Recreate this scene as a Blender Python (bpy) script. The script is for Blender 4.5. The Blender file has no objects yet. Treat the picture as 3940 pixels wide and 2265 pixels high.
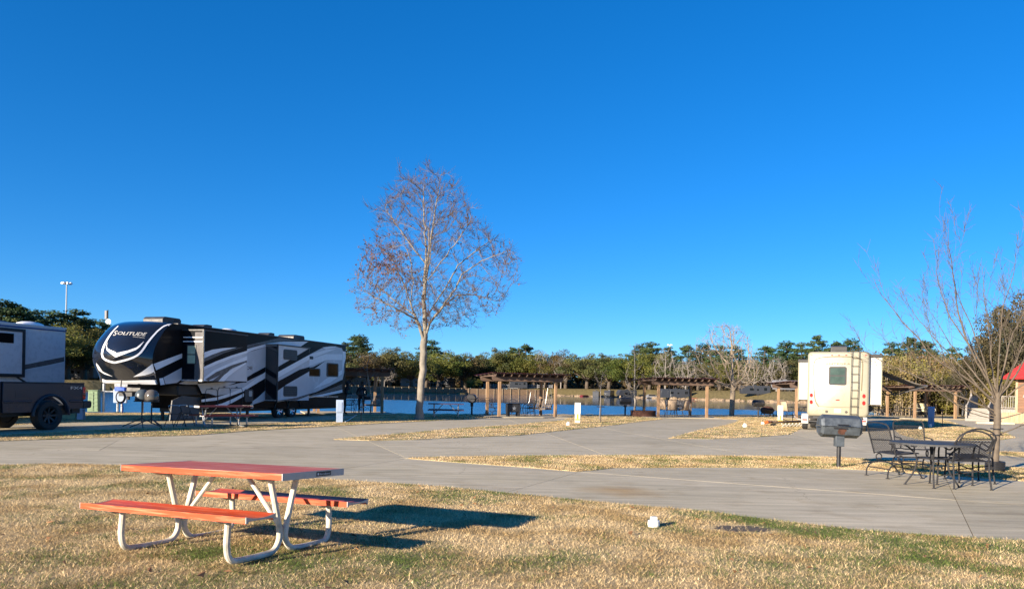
import bpy, bmesh, math, random
import numpy as np
from mathutils import Vector, Matrix, kdtree
from mathutils.bvhtree import BVHTree

random.seed(7)
rng = np.random.default_rng(11)
R = math.radians
scene = bpy.context.scene
C = scene.collection

# ------------------------------------------------------------------ camera
EYE = 1.45
FPX, CX, CY, ROLL = 2850.0, 1970.0, 1500.0, R(1.1)      # lens and level of the photograph (3940 px wide)
cam_d = bpy.data.cameras.new('camera')
cam_d.sensor_width = 36.0
cam_d.lens = FPX / 3940 * 36
cam_d.shift_y = (CY - 2265 / 2) / 3940
cam_d.clip_start = 0.1
cam_d.clip_end = 12000
cam = bpy.data.objects.new('camera', cam_d)
C.objects.link(cam)
cam.matrix_world = Matrix.Translation((0, 0, EYE)) @ Matrix.Rotation(R(90), 4, 'X') @ Matrix.Rotation(ROLL, 4, 'Z')
scene.camera = cam

# ------------------------------------------------------------------ sky, sun, exposure
SUN_EL, SUN_PHI = 15.0, 45.0            # shadows run to the right and away from the camera
world = bpy.data.worlds.new('World')
scene.world = world
world.use_nodes = True
wn = world.node_tree.nodes
wl = world.node_tree.links
wn.clear()
w_out = wn.new('ShaderNodeOutputWorld')
w_bg = wn.new('ShaderNodeBackground')
w_sky = wn.new('ShaderNodeTexSky')
w_sky.sky_type = 'NISHITA'
w_sky.sun_disc = False
w_sky.sun_elevation = R(SUN_EL)
sx, sy = -math.cos(R(SUN_PHI)), -math.sin(R(SUN_PHI))   # towards the sun
w_sky.sun_rotation = math.atan2(sx, sy)
w_sky.altitude = 0
w_sky.air_density = 0.8
w_sky.dust_density = 0.0
w_sky.ozone_density = 6.0
w_hs = wn.new('ShaderNodeHueSaturation')
w_hs.inputs['Saturation'].default_value = 1.25
w_gam = wn.new('ShaderNodeGamma'); w_gam.inputs[1].default_value = 0.8     # and its soft tone curve
wl.new(w_sky.outputs[0], w_gam.inputs[0])
wl.new(w_gam.outputs[0], w_hs.inputs['Color'])
w_tint = wn.new('ShaderNodeMix')              # the camera's cool white balance
w_tint.data_type = 'RGBA'; w_tint.blend_type = 'MULTIPLY'
w_tint.inputs[0].default_value = 1.0
w_tint.inputs[7].default_value = (0.80, 1.00, 1.16, 1)
wl.new(w_hs.outputs[0], w_tint.inputs[6])
wl.new(w_tint.outputs[2], w_bg.inputs['Color'])
w_bg.inputs['Strength'].default_value = 0.092
wl.new(w_bg.outputs[0], w_out.inputs['Surface'])

sun_d = bpy.data.lights.new('sun', 'SUN')
sun_d.energy = 5.0
sun_d.angle = R(0.53)
sun_d.color = (1.0, 0.86, 0.68)
sun = bpy.data.objects.new('sun', sun_d)
C.objects.link(sun)
sdir = Vector((-sx * math.cos(R(SUN_EL)), -sy * math.cos(R(SUN_EL)), -math.sin(R(SUN_EL))))
sun.rotation_euler = sdir.to_track_quat('-Z', 'Y').to_euler()
sun.location = (-40, -40, 30)

scene.view_settings.view_transform = 'Standard'
scene.view_settings.look = 'None'
scene.view_settings.exposure = 1.32
scene.view_settings.gamma = 1.0
scene.view_settings.use_curve_mapping = False
scene.cycles.max_bounces = 6
scene.cycles.diffuse_bounces = 2
scene.cycles.glossy_bounces = 3
scene.cycles.transmission_bounces = 3
scene.cycles.transparent_max_bounces = 8

# ------------------------------------------------------------------ measuring helpers (photograph pixel -> place)
_cr, _sr = math.cos(ROLL), math.sin(ROLL)
def ray(px, py):
    X, Y = px - CX, py - CY
    return Vector((_cr * X + _sr * Y, FPX, -(-_sr * X + _cr * Y)))
def G(px, py, z=0.0):
    d = ray(px, py); t = (z - EYE) / d.z
    return Vector((d.x * t, d.y * t, z))
def D(px, py, Y):
    d = ray(px, py); t = Y / d.y
    return Vector((d.x * t, Y, EYE + d.z * t))

# ------------------------------------------------------------------ object helpers
def tag(o, label=None, cat=None, group=None, kind=None):
    if label: o['label'] = label
    if cat: o['category'] = cat
    if group: o['group'] = group
    if kind: o['kind'] = kind
    return o
def thing(name, label, cat, loc=(0, 0, 0), rz=0.0, group=None):
    o = bpy.data.objects.new(name, None)
    o.empty_display_size = 0.2
    C.objects.link(o)
    o.location = loc
    o.rotation_euler = (0, 0, rz)
    return tag(o, label, cat, group)
def copy_tree(o, parent=None, label=None):
    c = o.copy()
    C.objects.link(c)
    c.parent = parent
    for ch in o.children:
        copy_tree(ch, c)
    if label: c['label'] = label
    return c

class MB:
    """collects boxes, bars, tubes and plates; build() links them as one mesh"""
    def __init__(s):
        s.v, s.f, s.m, s.cur = [], [], [], 0
    def add(s, vs, fs):
        o = len(s.v)
        s.v += [tuple(v) for v in vs]
        s.f += [tuple(i + o for i in f) for f in fs]
        s.m += [s.cur] * len(fs)
        return s
    def box(s, x0, x1, y0, y1, z0, z1, M=None):
        vs = [(x, y, z) for z in (z0, z1) for y in (y0, y1) for x in (x0, x1)]
        if M is not None: vs = [M @ Vector(v) for v in vs]
        return s.add(vs, [(0, 2, 3, 1), (4, 5, 7, 6), (0, 1, 5, 4), (2, 6, 7, 3), (0, 4, 6, 2), (1, 3, 7, 5)])
    def bar(s, a, b, w, h, up=(0, 0, 1)):
        a, b = Vector(a), Vector(b)
        d = (b - a).normalized(); u = Vector(up)
        if abs(d.dot(u)) > 0.98: u = Vector((0, 1, 0))
        sd = d.cross(u).normalized(); u = sd.cross(d)
        vs = [p + sd * sx * w / 2 + u * sz * h / 2 for p in (a, b) for sx, sz in ((-1, -1), (1, -1), (1, 1), (-1, 1))]
        return s.add(vs, [(3, 2, 1, 0), (4, 5, 6, 7), (0, 1, 5, 4), (1, 2, 6, 5), (2, 3, 7, 6), (3, 0, 4, 7)])
    def tube(s, pts, r, n=6, cap=True):
        pts = [Vector(p) for p in pts]
        rs = r if isinstance(r, (list, tuple)) else [r] * len(pts)
        closed = (pts[0] - pts[-1]).length < 1e-6 and len(pts) > 3
        t0 = (pts[1] - pts[0]).normalized()
        u = t0.orthogonal().normalized()
        vs = []
        for i, p in enumerate(pts):
            if i == 0: t = t0
            elif i == len(pts) - 1: t = (pts[i] - pts[i - 1]).normalized()
            else:
                t = (pts[i + 1] - pts[i - 1])
                t = t.normalized() if t.length > 1e-9 else t0
            u = (u - t * u.dot(t))
            u = u.normalized() if u.length > 1e-6 else t.orthogonal().normalized()
            w = t.cross(u)
            for k in range(n):
                a = 2 * math.pi * k / n
                vs.append(p + (u * math.cos(a) + w * math.sin(a)) * rs[i])
        fs = []
        for i in range(len(pts) - 1):
            for k in range(n):
                k2 = (k + 1) % n
                fs.append((i * n + k, i * n + k2, (i + 1) * n + k2, (i + 1) * n + k))
        if cap and not closed:
            fs.append(tuple(range(n - 1, -1, -1)))
            L = (len(pts) - 1) * n
            fs.append(tuple(range(L, L + n)))
        return s.add(vs, fs)
    def lathe(s, prof, n=16, M=None, a0=0.0, a1=2 * math.pi):
        """prof: (r, z) list turned round z"""
        full = abs(a1 - a0 - 2 * math.pi) < 1e-6
        cols = n if full else n + 1
        vs = []
        for i in range(cols):
            a = a0 + (a1 - a0) * i / n
            for r_, z_ in prof:
                v = Vector((r_ * math.cos(a), r_ * math.sin(a), z_))
                vs.append(M @ v if M is not None else v)
        m = len(prof); fs = []
        for i in range(n):
            j = (i + 1) % cols
            for k in range(m - 1):
                fs.append((i * m + k, j * m + k, j * m + k + 1, i * m + k + 1))
        return s.add(vs, fs)
    def prism(s, poly, axis, a, b, M=None):
        """2D polygon pushed along an axis; poly in the two other axes' order"""
        def P(p, t):
            if axis == 'x': v = Vector((t, p[0], p[1]))
            elif axis == 'y': v = Vector((p[0], t, p[1]))
            else: v = Vector((p[0], p[1], t))
            return M @ v if M is not None else v
        n = len(poly)
        vs = [P(p, a) for p in poly] + [P(p, b) for p in poly]
        fs = [tuple(range(n - 1, -1, -1)), tuple(range(n, 2 * n))]
        fs += [(i, (i + 1) % n, n + (i + 1) % n, n + i) for i in range(n)]
        return s.add(vs, fs)
    def ngon(s, pts):
        return s.add(pts, [tuple(range(len(pts)))])
    def mesh(s, name, mats, smooth=True, angle=35):
        me = bpy.data.meshes.new(name)
        me.from_pydata(s.v, [], s.f)
        for m in (mats if isinstance(mats, (list, tuple)) else [mats]): me.materials.append(m)
        if any(s.m): me.polygons.foreach_set('material_index', s.m)
        bm = bmesh.new(); bm.from_mesh(me)
        bmesh.ops.recalc_face_normals(bm, faces=bm.faces)
        bm.to_mesh(me); bm.free()
        if smooth:
            me.shade_smooth(); me.set_sharp_from_angle(angle=R(angle))
        return me
    def build(s, name, mats, parent=None, smooth=True, angle=35, bevel=0.0, recalc=True):
        me = s.mesh(name, mats, smooth, angle)
        o = bpy.data.objects.new(name, me)
        C.objects.link(o)
        o.parent = parent
        if bevel:
            b = o.modifiers.new('bevel', 'BEVEL'); b.width = bevel; b.segments = 2; b.limit_method = 'ANGLE'; b.angle_limit = R(40)
        return o
def flat(name, verts, faces, mats, parent=None, smooth=False):
    me = bpy.data.meshes.new(name)
    me.from_pydata([tuple(v) for v in verts], [], faces)
    for m in (mats if isinstance(mats, (list, tuple)) else [mats]): me.materials.append(m)
    if smooth: me.shade_smooth()
    o = bpy.data.objects.new(name, me); C.objects.link(o); o.parent = parent
    return o
def arc(c, r, a0, a1, n, plane='xz'):
    out = []
    for i in range(n + 1):
        a = R(a0 + (a1 - a0) * i / n)
        if plane == 'xz': out.append((c[0] + r * math.cos(a), c[1], c[2] + r * math.sin(a)))
        elif plane == 'yz': out.append((c[0], c[1] + r * math.cos(a), c[2] + r * math.sin(a)))
        else: out.append((c[0] + r * math.cos(a), c[1] + r * math.sin(a), c[2]))
    return out
def smooth_path(pts, n=6):
    """Catmull-Rom through the points"""
    P = [Vector(p) for p in pts]
    P = [P[0] * 2 - P[1]] + P + [P[-1] * 2 - P[-2]]
    out = []
    for i in range(1, len(P) - 2):
        a, b, c, d = P[i - 1], P[i], P[i + 1], P[i + 2]
        for k in range(n):
            t = k / n
            out.append(0.5 * ((2 * b) + (c - a) * t + (2 * a - 5 * b + 4 * c - d) * t * t + (3 * b - a - 3 * c + d) * t ** 3))
    out.append(P[-2])
    return out
def text_mesh(body, size=1.0, shear=0.0, weight=0.0):
    """flat lettering as (verts2d, faces), baseline at 0, left at 0"""
    cu = bpy.data.curves.new('lettering', 'FONT')
    cu.body = body; cu.size = size; cu.shear = shear; cu.offset = weight; cu.resolution_u = 3
    ob = bpy.data.objects.new('lettering', cu); C.objects.link(ob)
    dg = bpy.context.evaluated_depsgraph_get()
    me = bpy.data.meshes.new_from_object(ob.evaluated_get(dg))
    vs = [v.co.copy() for v in me.vertices]; fs = [tuple(p.vertices) for p in me.polygons]
    bpy.data.objects.remove(ob); bpy.data.curves.remove(cu); bpy.data.meshes.remove(me)
    return vs, fs
def lettering(name, body, mat_, parent, origin, xdir, ydir, width, height, shear=0.0, weight=0.0):
    vs, fs = text_mesh(body, 1.0, shear, weight)
    x0 = min(v.x for v in vs); x1 = max(v.x for v in vs); y0 = min(v.y for v in vs); y1 = max(v.y for v in vs)
    o, xd, yd = Vector(origin), Vector(xdir).normalized(), Vector(ydir).normalized()
    pts = [o + xd * ((v.x - x0) / (x1 - x0) * width) + yd * ((v.y - y0) / max(1e-6, y1 - y0) * height) for v in vs]
    return flat(name, pts, fs, mat_, parent)

# ------------------------------------------------------------------ materials
def _nt(name):
    m = bpy.data.materials.new(name); m.use_nodes = True
    nt = m.node_tree; nt.nodes.clear()
    out = nt.nodes.new('ShaderNodeOutputMaterial')
    return m, nt, out
def mat(name, col, rough=0.5, metal=0.0, var=0.12, scale=6.0, bump=0.0, bscale=40.0, coat=0.0, spec=0.5, stretch=(1, 1, 1), col2=None, lo=0.35, hi=0.65, rvar=0.12, emit=None):
    m, nt, out = _nt(name)
    N, L = nt.nodes, nt.links
    b = N.new('ShaderNodeBsdfPrincipled')
    L.new(b.outputs[0], out.inputs['Surface'])
    tc = N.new('ShaderNodeTexCoord'); mp = N.new('ShaderNodeMapping'); mp.inputs['Scale'].default_value = stretch
    L.new(tc.outputs['Object'], mp.inputs['Vector'])
    no = N.new('ShaderNodeTexNoise'); no.inputs['Scale'].default_value = scale; no.inputs['Detail'].default_value = 6; no.inputs['Roughness'].default_value = 0.6
    L.new(mp.outputs[0], no.inputs['Vector'])
    cr = N.new('ShaderNodeValToRGB')
    a = [max(0, c * (1 - var)) for c in col]; c2 = col2 if col2 else [min(1, c * (1 + var)) for c in col]
    cr.color_ramp.elements[0].position = lo; cr.color_ramp.elements[0].color = (*a, 1)
    cr.color_ramp.elements[1].position = hi; cr.color_ramp.elements[1].color = (*c2, 1)
    L.new(no.outputs['Fac'], cr.inputs['Fac'])
    L.new(cr.outputs[0], b.inputs['Base Color'])
    mr = N.new('ShaderNodeMapRange'); mr.inputs['From Min'].default_value = 0.3; mr.inputs['From Max'].default_value = 0.7
    mr.inputs['To Min'].default_value = max(0.02, rough - rvar); mr.inputs['To Max'].default_value = min(1, rough + rvar)
    L.new(no.outputs['Fac'], mr.inputs['Value']); L.new(mr.outputs[0], b.inputs['Roughness'])
    b.inputs['Metallic'].default_value = metal
    b.inputs['Specular IOR Level'].default_value = spec
    b.inputs['Coat Weight'].default_value = coat
    b.inputs['Coat Roughness'].default_value = 0.04
    if emit:
        b.inputs['Emission Color'].default_value = (*emit[:3], 1); b.inputs['Emission Strength'].default_value = emit[3]
    if bump:
        nb = N.new('ShaderNodeTexNoise'); nb.inputs['Scale'].default_value = bscale; nb.inputs['Detail'].default_value = 5
        L.new(mp.outputs[0], nb.inputs['Vector'])
        bp = N.new('ShaderNodeBump'); bp.inputs['Strength'].default_value = bump; bp.inputs['Distance'].default_value = 0.02
        L.new(nb.outputs['Fac'], bp.inputs['Height']); L.new(bp.outputs[0], b.inputs['Normal'])
    return m
def leaf_mat(name, c_dark, c_light, trans=0.25, scale=0.6, hue=0.06):
    m, nt, out = _nt(name)
    N, L = nt.nodes, nt.links
    tc = N.new('ShaderNodeTexCoord'); no = N.new('ShaderNodeTexNoise'); no.inputs['Scale'].default_value = scale; no.inputs['Detail'].default_value = 4
    L.new(tc.outputs['Object'], no.inputs['Vector'])
    cr = N.new('ShaderNodeValToRGB')
    cr.color_ramp.elements[0].position = 0.3; cr.color_ramp.elements[0].color = (*c_dark, 1)
    cr.color_ramp.elements[1].position = 0.7; cr.color_ramp.elements[1].color = (*c_light, 1)
    L.new(no.outputs['Fac'], cr.inputs['Fac'])
    oi = N.new('ShaderNodeObjectInfo')
    hs = N.new('ShaderNodeHueSaturation')
    mr = N.new('ShaderNodeMapRange'); mr.inputs['To Min'].default_value = 0.5 - hue; mr.inputs['To Max'].default_value = 0.5 + hue * 0.6
    mv = N.new('ShaderNodeMapRange'); mv.inputs['To Min'].default_value = 0.75; mv.inputs['To Max'].default_value = 1.25
    mu = N.new('ShaderNodeMath'); mu.operation = 'FRACT'; m7 = N.new('ShaderNodeMath'); m7.operation = 'MULTIPLY'; m7.inputs[1].default_value = 7.31
    L.new(oi.outputs['Random'], mr.inputs['Value']); L.new(mr.outputs[0], hs.inputs['Hue'])
    L.new(oi.outputs['Random'], m7.inputs[0]); L.new(m7.outputs[0], mu.inputs[0]); L.new(mu.outputs[0], mv.inputs['Value']); L.new(mv.outputs[0], hs.inputs['Value'])
    L.new(cr.outputs[0], hs.inputs['Color'])
    b = N.new('ShaderNodeBsdfPrincipled'); b.inputs['Roughness'].default_value = 0.6; b.inputs['Specular IOR Level'].default_value = 0.25
    L.new(hs.outputs[0], b.inputs['Base Color'])
    t = N.new('ShaderNodeBsdfTranslucent'); L.new(hs.outputs[0], t.inputs['Color'])
    mx = N.new('ShaderNodeMixShader'); mx.inputs['Fac'].default_value = trans
    L.new(b.outputs[0], mx.inputs[1]); L.new(t.outputs[0], mx.inputs[2]); L.new(mx.outputs[0], out.inputs['Surface'])
    return m

def grass_mat(name, blades):
    """dry winter turf with live green patches; colour follows the place (world position)"""
    m, nt, out = _nt(name)
    N, L = nt.nodes, nt.links
    ge = N.new('ShaderNodeNewGeometry')
    mp = N.new('ShaderNodeMapping'); L.new(ge.outputs['Position'], mp.inputs['Vector']); mp.inputs['Scale'].default_value = (1, 1, 0.0)
    def noise(sc, det=4, rough=0.55, off=0):
        n = N.new('ShaderNodeTexNoise'); n.inputs['Scale'].default_value = sc; n.inputs['Detail'].default_value = det; n.inputs['Roughness'].default_value = rough
        if off:
            m2 = N.new('ShaderNodeMapping'); m2.inputs['Location'].default_value = (off, off * 0.7, 0); L.new(mp.outputs[0], m2.inputs['Vector']); L.new(m2.outputs[0], n.inputs['Vector'])
        else: L.new(mp.outputs[0], n.inputs['Vector'])
        return n
    def ramp(src, p0, c0, p1, c1):
        r = N.new('ShaderNodeValToRGB'); r.color_ramp.elements[0].position = p0; r.color_ramp.elements[0].color = (*c0, 1)
        r.color_ramp.elements[1].position = p1; r.color_ramp.elements[1].color = (*c1, 1); L.new(src, r.inputs['Fac']); return r
    def mix(f, a, b_):
        x = N.new('ShaderNodeMix'); x.data_type = 'RGBA'; L.new(f, x.inputs[0]); L.new(a, x.inputs[6]); L.new(b_, x.inputs[7]); return x.outputs[2]
    n_fine = noise(26 if blades else 55, 5, 0.7)
    straw = ramp(n_fine.outputs['Fac'], 0.30, (0.36, 0.25, 0.12), 0.72, (0.90, 0.71, 0.42))
    n_mid = noise(1.3, 4, 0.6, 3.1)
    brown = ramp(n_fine.outputs['Fac'], 0.3, (0.23, 0.15, 0.065), 0.72, (0.66, 0.48, 0.24))
    fm = ramp(n_mid.outputs['Fac'], 0.44, (0, 0, 0), 0.60, (1, 1, 1))
    base = mix(fm.outputs[0], straw.outputs[0], brown.outputs[0])
    green = ramp(n_fine.outputs['Fac'], 0.3, (0.04, 0.075, 0.014), 0.75, (0.19, 0.245, 0.06))
    n_big = noise(0.75, 6, 0.66, 9.4)
    # more live grass near the right front corner, as on the place itself
    sp = N.new('ShaderNodeSeparateXYZ'); L.new(ge.outputs['Position'], sp.inputs[0])
    gx = N.new('ShaderNodeMapRange'); gx.inputs['From Min'].default_value = 1.0; gx.inputs['From Max'].default_value = 4.0; gx.inputs['To Min'].default_value = -0.045; gx.inputs['To Max'].default_value = 0.12
    L.new(sp.outputs['X'], gx.inputs['Value'])
    gy = N.new('ShaderNodeMapRange'); gy.inputs['From Min'].default_value = 11.0; gy.inputs['From Max'].default_value = 8.0; L.new(sp.outputs['Y'], gy.inputs['Value'])
    gm = N.new('ShaderNodeMath'); gm.operation = 'MULTIPLY'; L.new(gx.outputs[0], gm.inputs[0]); L.new(gy.outputs[0], gm.inputs[1])
    vd = N.new('ShaderNodeVectorMath'); vd.operation = 'DISTANCE'; vd.inputs[1].default_value = (-2.2, 5.9, 0.0); L.new(mp.outputs[0], vd.inputs[0])
    gt = N.new('ShaderNodeMapRange'); gt.inputs['From Min'].default_value = 0.5; gt.inputs['From Max'].default_value = 2.2; gt.inputs['To Min'].default_value = 0.13; gt.inputs['To Max'].default_value = 0.0; L.new(vd.outputs['Value'], gt.inputs['Value'])
    g0 = N.new('ShaderNodeMath'); g0.operation = 'ADD'; L.new(gt.outputs[0], g0.inputs[0]); L.new(gm.outputs[0], g0.inputs[1])
    ga = N.new('ShaderNodeMath'); ga.operation = 'ADD'; L.new(n_big.outputs['Fac'], ga.inputs[0]); L.new(g0.outputs[0], ga.inputs[1])
    fg = ramp(ga.outputs[0], 0.47, (0, 0, 0), 0.70, (1, 1, 1))
    at = N.new('ShaderNodeAttribute'); at.attribute_name = 'live'
    if blades:
        ft = N.new('ShaderNodeMath'); ft.operation = 'GREATER_THAN'; L.new(fg.outputs[0], ft.inputs[0]); L.new(at.outputs['Fac'], ft.inputs[1]); fgo = ft.outputs[0]
    else:
        ft = N.new('ShaderNodeMath'); ft.operation = 'MULTIPLY'; ft.inputs[1].default_value = 0.8; L.new(fg.outputs[0], ft.inputs[0]); fgo = ft.outputs[0]
    col = mix(fgo, base, green.outputs[0])
    weeds = ramp(n_mid.outputs['Fac'], 0.35, (0.10, 0.085, 0.035), 0.65, (0.24, 0.185, 0.085))     # rough grass of the far bank
    fd = N.new('ShaderNodeMapRange'); fd.inputs['From Min'].default_value = 70; fd.inputs['From Max'].default_value = 110; L.new(sp.outputs['Y'], fd.inputs['Value'])
    col = mix(fd.outputs[0], col, weeds.outputs[0])
    b = N.new('ShaderNodeBsdfPrincipled'); b.inputs['Roughness'].default_value = 0.75; b.inputs['Specular IOR Level'].default_value = 0.15
    if blades:
        at = N.new('ShaderNodeAttribute'); at.attribute_name = 'shade'
        hs = N.new('ShaderNodeHueSaturation'); mr = N.new('ShaderNodeMapRange'); mr.inputs['To Min'].default_value = 0.42; mr.inputs['To Max'].default_value = 1.65
        L.new(at.outputs['Fac'], mr.inputs['Value']); L.new(mr.outputs[0], hs.inputs['Value']); L.new(col, hs.inputs['Color'])
        L.new(hs.outputs[0], b.inputs['Base Color'])
        t = N.new('ShaderNodeBsdfTranslucent'); L.new(hs.outputs[0], t.inputs['Color'])
        mx = N.new('ShaderNodeMixShader'); mx.inputs['Fac'].default_value = 0.25
        L.new(b.outputs[0], mx.inputs[1]); L.new(t.outputs[0], mx.inputs[2]); L.new(mx.outputs[0], out.inputs['Surface'])
    else:
        L.new(col, b.inputs['Base Color'])
        nb = noise(38, 6, 0.8, 1.7); bp = N.new('ShaderNodeBump'); bp.inputs['Strength'].default_value = 0.9; bp.inputs['Distance'].default_value = 0.05
        L.new(nb.outputs['Fac'], bp.inputs['Height']); L.new(bp.outputs[0], b.inputs['Normal'])
        L.new(b.outputs[0], out.inputs['Surface'])
    return m

_gs = G(2385, 1888)
G_STAIN = (_gs.x + 0.45, _gs.y + 0.45, 0.0)
def concrete_mat():
    m, nt, out = _nt('concrete')
    N, L = nt.nodes, nt.links
    ge = N.new('ShaderNodeNewGeometry')
    def noise(scale, stretch, rot=0, det=6, rough=0.6, loc=0):
        mp = N.new('ShaderNodeMapping'); mp.inputs['Scale'].default_value = stretch; mp.inputs['Rotation'].default_value = (0, 0, rot); mp.inputs['Location'].default_value = (loc, loc, 0)
        L.new(ge.outputs['Position'], mp.inputs['Vector'])
        n = N.new('ShaderNodeTexNoise'); n.inputs['Scale'].default_value = scale; n.inputs['Detail'].default_value = det; n.inputs['Roughness'].default_value = rough
        L.new(mp.outputs[0], n.inputs['Vector']); return n
    a = noise(0.35, (1, 1, 1)); st = noise(1.0, (0.55, 5.0, 1), rot=0.25, det=7, rough=0.7); fi = noise(45, (1, 1, 1), det=4, rough=0.7, loc=4); bl = noise(1.7, (1, 1, 1), loc=8)
    def ramp(src, p0, c0, p1, c1):
        r = N.new('ShaderNodeValToRGB'); r.color_ramp.elements[0].position = p0; r.color_ramp.elements[0].color = (*c0, 1)
        r.color_ramp.elements[1].position = p1; r.color_ramp.elements[1].color = (*c1, 1); L.new(src, r.inputs['Fac']); return r
    base = ramp(a.outputs['Fac'], 0.35, (0.455, 0.392, 0.268), 0.65, (0.535, 0.462, 0.33))
    s1 = ramp(st.outputs['Fac'], 0.34, (0.74, 0.745, 0.75), 0.70, (1.22, 1.21, 1.19))
    s2 = ramp(fi.outputs['Fac'], 0.3, (0.86, 0.86, 0.86), 0.7, (1.08, 1.08, 1.08))
    s3 = ramp(bl.outputs['Fac'], 0.30, (0.84, 0.81, 0.77), 0.48, (1, 1, 1))
    cur = base.outputs[0]
    for x in (s1, s2, s3):
        mx = N.new('ShaderNodeMix'); mx.data_type = 'RGBA'; mx.blend_type = 'MULTIPLY'; mx.inputs[0].default_value = 1
        L.new(cur, mx.inputs[6]); L.new(x.outputs[0], mx.inputs[7]); cur = mx.outputs[2]
    wv = N.new('ShaderNodeVectorMath'); wv.operation = 'MULTIPLY_ADD'; L.new(bl.outputs['Color'], wv.inputs[0]); wv.inputs[1].default_value = (0.9, 0.9, 0); L.new(ge.outputs['Position'], wv.inputs[2])
    vo = N.new('ShaderNodeTexVoronoi'); vo.feature = 'DISTANCE_TO_EDGE'; vo.inputs['Scale'].default_value = 0.16; L.new(wv.outputs[0], vo.inputs['Vector'])
    ck = N.new('ShaderNodeMapRange'); ck.inputs['From Min'].default_value = 0.0; ck.inputs['From Max'].default_value = 0.0016; ck.inputs['To Min'].default_value = 0.0; ck.inputs['To Max'].default_value = 1.0; L.new(vo.outputs['Distance'], ck.inputs['Value'])
    cm = ramp(a.outputs['Fac'], 0.50, (1, 1, 1), 0.56, (0, 0, 0))      # only here and there
    cx_ = N.new('ShaderNodeMath'); cx_.operation = 'MAXIMUM'; L.new(ck.outputs[0], cx_.inputs[0]); L.new(cm.outputs[0], cx_.inputs[1])
    cr_ = ramp(cx_.outputs[0], 0.0, (0.45, 0.42, 0.38), 1.0, (1, 1, 1))
    sd = N.new('ShaderNodeVectorMath'); sd.operation = 'DISTANCE'; sp_ = G_STAIN; sd.inputs[1].default_value = sp_; L.new(wv.outputs[0], sd.inputs[0])
    sr = ramp(sd.outputs['Value'], 0.10, (0.82, 0.66, 0.47), 0.75, (1, 1, 1))
    oil = noise(2.6, (1, 1, 1), det=3, rough=0.4, loc=21); orp = ramp(oil.outputs['Fac'], 0.22, (0.70, 0.69, 0.68), 0.30, (1, 1, 1))
    for x in (cr_, sr, orp):
        mx = N.new('ShaderNodeMix'); mx.data_type = 'RGBA'; mx.blend_type = 'MULTIPLY'; mx.inputs[0].default_value = 1
        L.new(cur, mx.inputs[6]); L.new(x.outputs[0], mx.inputs[7]); cur = mx.outputs[2]
    oi = N.new('ShaderNodeObjectInfo'); mr = N.new('ShaderNodeMapRange'); mr.inputs['To Min'].default_value = 0.93; mr.inputs['To Max'].default_value = 1.06
    L.new(oi.outputs['Random'], mr.inputs['Value'])
    hs = N.new('ShaderNodeHueSaturation'); L.new(mr.outputs[0], hs.inputs['Value']); L.new(cur, hs.inputs['Color'])
    b = N.new('ShaderNodeBsdfPrincipled'); b.inputs['Roughness'].default_value = 0.85; b.inputs['Specular IOR Level'].default_value = 0.3
    L.new(hs.outputs[0], b.inputs['Base Color'])
    bp = N.new('ShaderNodeBump'); bp.inputs['Strength'].default_value = 0.35; bp.inputs['Distance'].default_value = 0.006
    L.new(fi.outputs['Fac'], bp.inputs['Height']); L.new(bp.outputs[0], b.inputs['Normal'])
    L.new(b.outputs[0], out.inputs['Surface'])
    return m

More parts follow.
